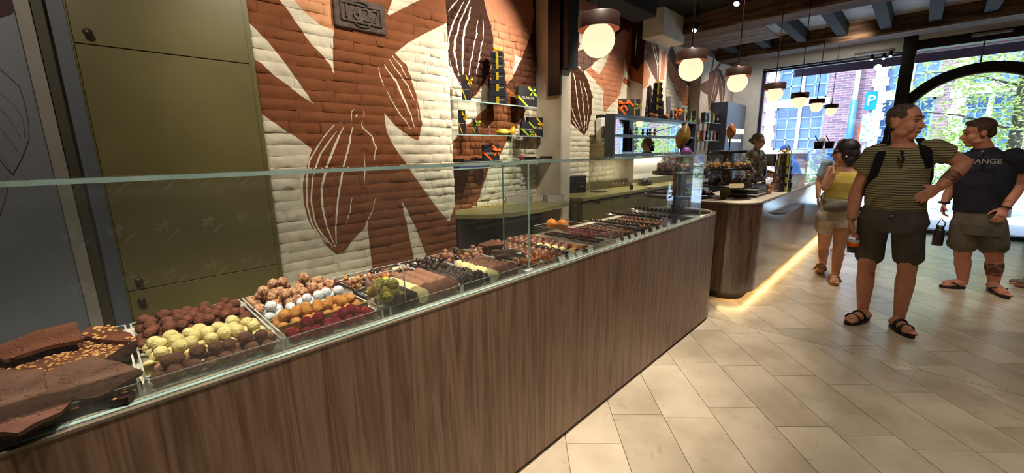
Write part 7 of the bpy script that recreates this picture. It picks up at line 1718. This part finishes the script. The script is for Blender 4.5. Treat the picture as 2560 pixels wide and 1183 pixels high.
# ---- 3. man with the navy shirt and the flask
f = Fig(2440, 730); G = f.pt; s3 = skinmat('second_man', (206, 140, 112))
t3 = thing('person', (f.b.x, f.b.y, 0), 'person in a navy lettered t-shirt and grey shorts holding a dark flask', 'person')
B = MB(); hc = G(2446, 333, 0); FACE = unit(-f.l*.93-f.n*.30+UP*-.10)
hR, tR = AZ(2410, 722, 0), AZ(2350, 718, 0); hL, tL = AZ(2470, 722, 0), AZ(2518, 748, 0)
aR = G(2408, 706, 0, hR); aL = G(2484, 716, 0, hL); kR = G(2406, 640, -.02, hR); kL = G(2486, 645, -.03, hL); hipR = G(2414, 560, 0); hipL = G(2476, 560, 0)
limb(B, [hipR, kR], [.095, .064]); limb(B, [hipL, kL], [.095, .064]); calf(B, kR, aR, f.n, .058, .064, .037); calf(B, kL, aL, f.n, .058, .066, .037)
fR = foot(B, aR, hR, tR, .018); fL = foot(B, aL, hL, tL, .018)
sR, sL = G(2420, 396, .10), G(2544, 392, -.04); nb = G(2462, 374, .03)
etube(B, [(G(2446, 560, 0), .16, .12), (G(2450, 515, 0), .165, .12), (G(2460, 460, 0), .18, .12), (G(2468, 410, 0), .19, .11), (G(2466, 384, .02), .13, .08), (G(2462, 370, .03), .065, .06)], f.l, f.n)
limb(B, [nb, hc+UP*-.05-FACE*.015], [.066, .060]); P3, ax3 = headmesh(B, hc, FACE, UP, 1.04)
eR, wR = G(2378, 474, .10), G(2360, 509, .04); eL, wL = G(2546, 462, .04), G(2514, 520, -.10)
limb(B, [sR, sR.lerp(eR, .5), eR, eR.lerp(wR, .35), wR], [.058, .052, .044, .045, .030]); limb(B, [sL, sL.lerp(eL, .5), eL, eL.lerp(wL, .35), wL], [.062, .060, .052, .052, .032])
handmesh(B, wR, G(2354, 545, .0)-wR, f.l-f.n*.2, 1, .75); handmesh(B, wL, G(2496, 552, -.16)-wL, f.n-f.l*.3, -1, .45)
remesh(B, s3, VOX, 'body', 3, t3)
S_ = MB(); etube(S_, [(G(2448, 530, 0), .182, .140), (G(2450, 505, 0), .182, .140), (G(2458, 460, 0), .198, .142), (G(2466, 420, 0), .212, .132), (G(2468, 394, .01), .185, .105), (G(2464, 376, .03), .10, .08), (G(2462, 369, .035), .078, .07)], f.l, f.n, 28)
limb(S_, [sR+f.l*.03, sR, sR.lerp(eR, .55)], [.074, .080, .070]); limb(S_, [sL-f.l*.03, sL, sL.lerp(eL, .52)], [.078, .088, .080])
m_navy = cloth('navy_cotton', (46, 46, 58)); remesh(S_, m_navy, .008, 't_shirt', 4, t3)
ql = G(2452, 404, -.208); rr_ = math.atan2(-f.n.y, -f.n.x)+PI/2
inst('chest_print', textmesh('CHANGE', .062, M('pale_print', (176, 172, 160), None, 10, .8), .002), tuple(ql-wpos(t3)), (PI/2, 0, rr_), parent=t3)
S_ = MB(); etube(S_, [(G(2444, 585, 0), .165, .13), (G(2445, 560, 0), .178, .142), (G(2448, 525, 0), .170, .132), (G(2449, 516, 0), .160, .124)], f.l, f.n, 24); limb(S_, [hipR, hipR.lerp(kR, .5), G(2404, 612, 0, hR)], [.112, .112, .116]); limb(S_, [hipL, hipL.lerp(kL, .5), G(2483, 614, -.01, hL)], [.112, .112, .112]); remesh(S_, cloth('grey_shorts', (112, 106, 94)), .005, 'shorts', 6, t3)
hr = MB(); E_ = lambda x, y, z, a, b, c_: ell(hr, P3(x, y, z), ax3, (a, b, c_)); E_(0, -.020, .058, .082, .102, .084); E_(0, .050, .098, .058, .040, .026); E_(0, -.062, .0, .070, .056, .060)
for q in (-1, 1): E_(q*.068, -.018, .035, .018, .05, .045)
m_hair3 = M('light_brown_hair', (92, 66, 44), (62, 44, 30), 60, .7, bump=.5, bscale=200); remesh(hr, m_hair3, .006, 'hair', 2, t3); facial(t3, P3, ax3, 1.04, m_hair3)
m_ff = M('dark_flip_flop', (40, 24, 26), None, 10, .6)
for fr in (fR, fL): sandal(t3, *fr, m_ff, True)
sg = MB()
for k in (0, 1): sg.ball(tuple(G(2456-k*4, 386+k*9, -.15-k*.01)), (.022, .010, .020), 10, 7)
part('sunglasses', sg, m_glassd, t3); part('sunglass_glint', MB().ball(tuple(G(2456, 379, -.15)), .010, 8, 6), m_lightgrey, t3)
part('wristband', MB().tube([wL+UP*.01+f.l*(.036*math.cos(a))+f.n*(.034*math.sin(a))-UP*(.010*math.cos(a)) for a in [2*PI*k/14 for k in range(15)]], .006, 6), m_ptong, t3)
part('watch', MB().tube([wR+UP*.012+f.l*(.036*math.cos(a))+f.n*(.034*math.sin(a)) for a in [2*PI*k/14 for k in range(15)]], .011, 8), m_ptong, t3)
tt = kL.lerp(aL, .18)+f.n*.010; te = kL.lerp(aL, .60)+f.n*.006; part('calf_tattoo', MB().tube([tt, tt.lerp(te, .35), te], [.0665, .069, .055], 16, cap=False), M('calf_tattoo', (86, 58, 46), (160, 102, 80), 26, .6, mixpos=(.42, .52)), t3)
fp = G(2342, 613, .02); z0 = fp.z
t = thing('water_flask', (fp.x, fp.y, z0), 'tall dark flask with a loop handle hanging from the hand of the navy shirt man', 'bottle')
part('bottle', MB().lathe([(0, 0), (.040, 0), (.043, .004), (.043, .15), (.032, .172), (.028, .175), (0, .175)], (fp.x, fp.y, z0), 24), M('dark_metal_flask', (56, 46, 44), (46, 38, 37), 8, .35, metal=.3), t); part('cap', MB().lathe([(.031, .172), (.031, .205), (0, .205)], (fp.x, fp.y, z0), 20), m_ptong, t)
hp = G(2354, 541, .0); c0 = Vector((fp.x, fp.y, z0+.20)); part('loop_handle', MB().tube([c0-f.l*.028, c0-f.l*.02+UP*.03, c0.lerp(hp, .8), c0+f.l*.03+UP*.035, c0+f.l*.028], .006, 8), m_lightgrey, t)

# ---- generic standing figure for the ones half hidden
def standing(loc, rot, h, label, skin, hairm, top, bottom, shoe, apron=None, glasses=False, hair='tied', arms=None, lean=0.0, cap=None, skirt=False, name='person'):
    t = thing(name, loc, label, 'person'); k = h/1.75; Rm = Matrix.Translation(loc) @ Matrix.Rotation(rot, 4, 'Z')
    def J(x, y, z):
        v = Vector((x*k, y*k, z*k))
        if lean and z > .92: v = Vector((v.x, v.y*math.cos(lean)-(v.z-.92*k)*math.sin(lean), .92*k+(v.z-.92*k)*math.cos(lean)+v.y*math.sin(lean)))
        return Rm @ v
    lat = (Rm.to_3x3() @ Vector((1, 0, 0))); fw_ = (Rm.to_3x3() @ Vector((0, -1, 0)))
    B = MB(); F_ = unit(fw_+UP*(-.15-lean))
    hc = J(0, -.02, 1.625); arms = arms or {-1: ((-.25, .02, 1.13), (-.26, -.06, .89)), 1: ((.25, .02, 1.13), (.26, -.06, .89))}
    fts = []
    for q in (-1, 1):
        hip, kn, an = J(q*.095, 0, .93), J(q*.10, -.02, .50), J(q*.10, .03, .085)
        limb(B, [hip, kn], [.085*k, .058*k]); calf(B, kn, an, -fw_, .054*k, .056*k, .035*k); hl = J(q*.10, .07, 0); tl = J(q*.115, -.17, 0); fts.append(foot(B, an, hl, tl, .016))
        sh, (e, w) = J(q*.185, 0, 1.42), [J(*p) for p in arms[q]]
        limb(B, [sh, e, w], [.050*k, .042*k, .028*k]); handmesh(B, w, (w-e)+fw_*.05, -lat*q, q, .5, .92*k)
    etube(B, [(J(0, 0, .90), .15*k, .11*k), (J(0, 0, 1.05), .135*k, .10*k), (J(0, 0, 1.28), .155*k, .105*k), (J(0, .0, 1.42), .12*k, .075*k), (J(0, .01, 1.48), .055*k, .055*k)], lat, fw_)
    limb(B, [J(0, .01, 1.46), hc-UP*.05*k], [.052*k, .05*k]); P_, ax_ = headmesh(B, hc, F_, UP, k)
    remesh(B, skin, .007, 'body', 3, t)
    S_ = MB(); etube(S_, [(J(0, 0, .88), .165*k, .125*k), (J(0, 0, 1.05), .152*k, .118*k), (J(0, 0, 1.28), .172*k, .122*k), (J(0, 0, 1.41), .145*k, .092*k), (J(0, .01, 1.475), .072*k, .068*k)], lat, fw_, 24)
    for q in (-1, 1):
        sh, (e, w) = J(q*.185, 0, 1.42), [J(*p) for p in arms[q]]; limb(S_, [sh-lat*q*.02, sh, sh.lerp(e, .75)], [.062*k, .068*k, .062*k])
    remesh(S_, top, .009, 'shirt', 3, t)
    S_ = MB(); etube(S_, [(J(0, 0, .82), .165*k, .122*k), (J(0, 0, .93), .168*k, .125*k), (J(0, 0, 1.0), .155*k, .115*k)], lat, fw_, 22)
    for q in (-1, 1): limb(S_, [J(q*.095, 0, .90), J(q*.10, -.02, .50), J(q*.10, .02, .11 if not skirt else .45)], [.105*k, .082*k, .070*k])
    remesh(S_, bottom, .009, 'trousers', 2, t)
    for ft in fts:
        d, s_, L_, A_ = ft; b = MB(); b.tube([A_+d*-.01+UP*.035, A_+d*L_*.35+UP*.042, A_+d*L_*.75+UP*.034, A_+d*L_*1.02+UP*.026], [.040, .044, .044, .026], 12, flat=(1, .85)); remesh(b, shoe, .008, 'shoe', 2, t)
    hr = MB(); E_ = lambda x, y, z, a, b, c_: ell(hr, P_(x, y, z), ax_, (a*k, b*k, c_*k)); E_(0, -.022, .052, .082, .100, .086); E_(0, -.062, .0, .074, .058, .066)
    for q in (-1, 1): E_(q*.068, -.018, .03, .018, .05, .045)
    if hair == 'tied': E_(0, -.125, .0, .032, .035, .035)
    remesh(hr, hairm, .008, 'hair', 2, t); facial(t, P_, ax_, k, hairm)
    if apron:
        b = MB(); etube(b, [(J(0, -.012, .70), .160*k, .130*k), (J(0, -.012, .95), .165*k, .130*k), (J(0, -.012, 1.12), .135*k, .122*k), (J(0, -.012, 1.32), .10*k, .124*k)], lat, fw_, 22); remesh(b, apron, .01, 'apron', 1, t)
    if glasses:
        b = MB()
        for q in (-1, 1): b.tube([P_(q*.032+.022*math.cos(a), .099, .006+.016*math.sin(a)) for a in [2*PI*i/14 for i in range(15)]], .0022, 6); b.tube([P_(q*.054, .095, .010), P_(q*.079, -.01, .006)], .002, 6)
        b.tube([P_(-.010, .100, .010), P_(.010, .100, .010)], .0022, 6); part('glasses', b, m_glassd, t)
    if cap:
        b = MB(); ell(b, P_(0, -.008, .070), ax_, (.086*k, .106*k, .074*k)); b.tube([P_(0, .06, .07), P_(0, .13, .06), P_(0, .16, .05)], [.05*k, .055*k, .03*k], 10, flat=(1.2, .15)); remesh(b, cap, .008, 'cap', 2, t)
    return t
sa = skinmat('assistant', (194, 140, 114)); m_shirtg = cloth('olive_grey_shirt', (118, 110, 86)); m_apr = cloth('black_apron', (26, 25, 29)); m_hairg = M('grey_blond_hair', (112, 92, 72), (78, 62, 48), 50, .6, bump=.4, bscale=150); m_trs = cloth('black_trousers', (34, 33, 36))
XAS = 7.6
fa = AX(1893, 352, XAS); ya = fa.y; ha = (zat(1897, 334, XAS, ya))
standing((XAS, ya, 0), math.radians(-8), ha/1.752*1.75, 'person with tied grey hair, glasses and a black apron behind the second counter', sa, m_hairg, m_shirtg, m_trs, m_ptong, m_apr, True, 'tied', {-1: ((-.23, .02, 1.14), (-.14, -.22, 1.08)), 1: ((.23, .02, 1.14), (.12, -.24, 1.10))})
# companion behind the woman in yellow
P = AZ(2068, 638, 0); standing((P.x+.05, P.y, 0), math.radians(-60), 1.52, 'person almost hidden behind the woman in yellow, only legs and pale shoes seen', s2, m_hair3, cloth('pale_blue_top', (150, 170, 196)), cloth('pale_shorts', (190, 180, 166)), M('pale_shoe', (214, 204, 192), None, 10, .7), hair='short', skirt=True)
# two people cut off by the right edge
P = AZ(2562, 716, 0); standing((P.x-.02, P.y-.10, 0), math.radians(150), 1.74, 'person in grey trousers cut off by the right edge of the picture', s3, m_hair1, cloth('dark_top', (60, 60, 70)), cloth('grey_trousers', (138, 134, 126)), M('grey_shoe', (128, 122, 114), None, 10, .7), hair='short')
P = AZ(2560, 828, 0); standing((P.x-.03, P.y-.20, 0), math.radians(-80), 1.72, 'person at the right edge, only the tip of a brown shoe seen', s1, m_hair2, cloth('beige_top', (170, 160, 140)), cloth('blue_jeans', (70, 84, 112)), M('brown_shoe', (110, 58, 36), (88, 44, 28), 10, .5), hair='short')
# passers-by outside the shop window
xo = 11.4; yo = AX(1998, 400, xo).y; zo = -.06
standing((xo, yo, zo), math.radians(170), 1.62, 'person in a blue shirt and dark blue cap bending forward outside the shop window', s3, m_hair2, cloth('blue_shirt', (92, 138, 204)), cloth('blue_trousers', (70, 96, 150)), m_ptong, hair='short', lean=.45, cap=cloth('blue_cap', (38, 62, 130)), arms={-1: ((-.30, -.20, 1.22), (-.22, -.42, 1.12)), 1: ((.30, -.20, 1.22), (.22, -.42, 1.12))})
P = AX(2045, 420, 12.2); standing((12.2, P.y, zo), math.radians(80), 1.70, 'person in bright blue with a blue bag walking past outside the window', s2, m_hair3, cloth('bright_blue_top', (54, 98, 190)), cloth('white_trousers', (206, 214, 226)), m_ptong, hair='tied')
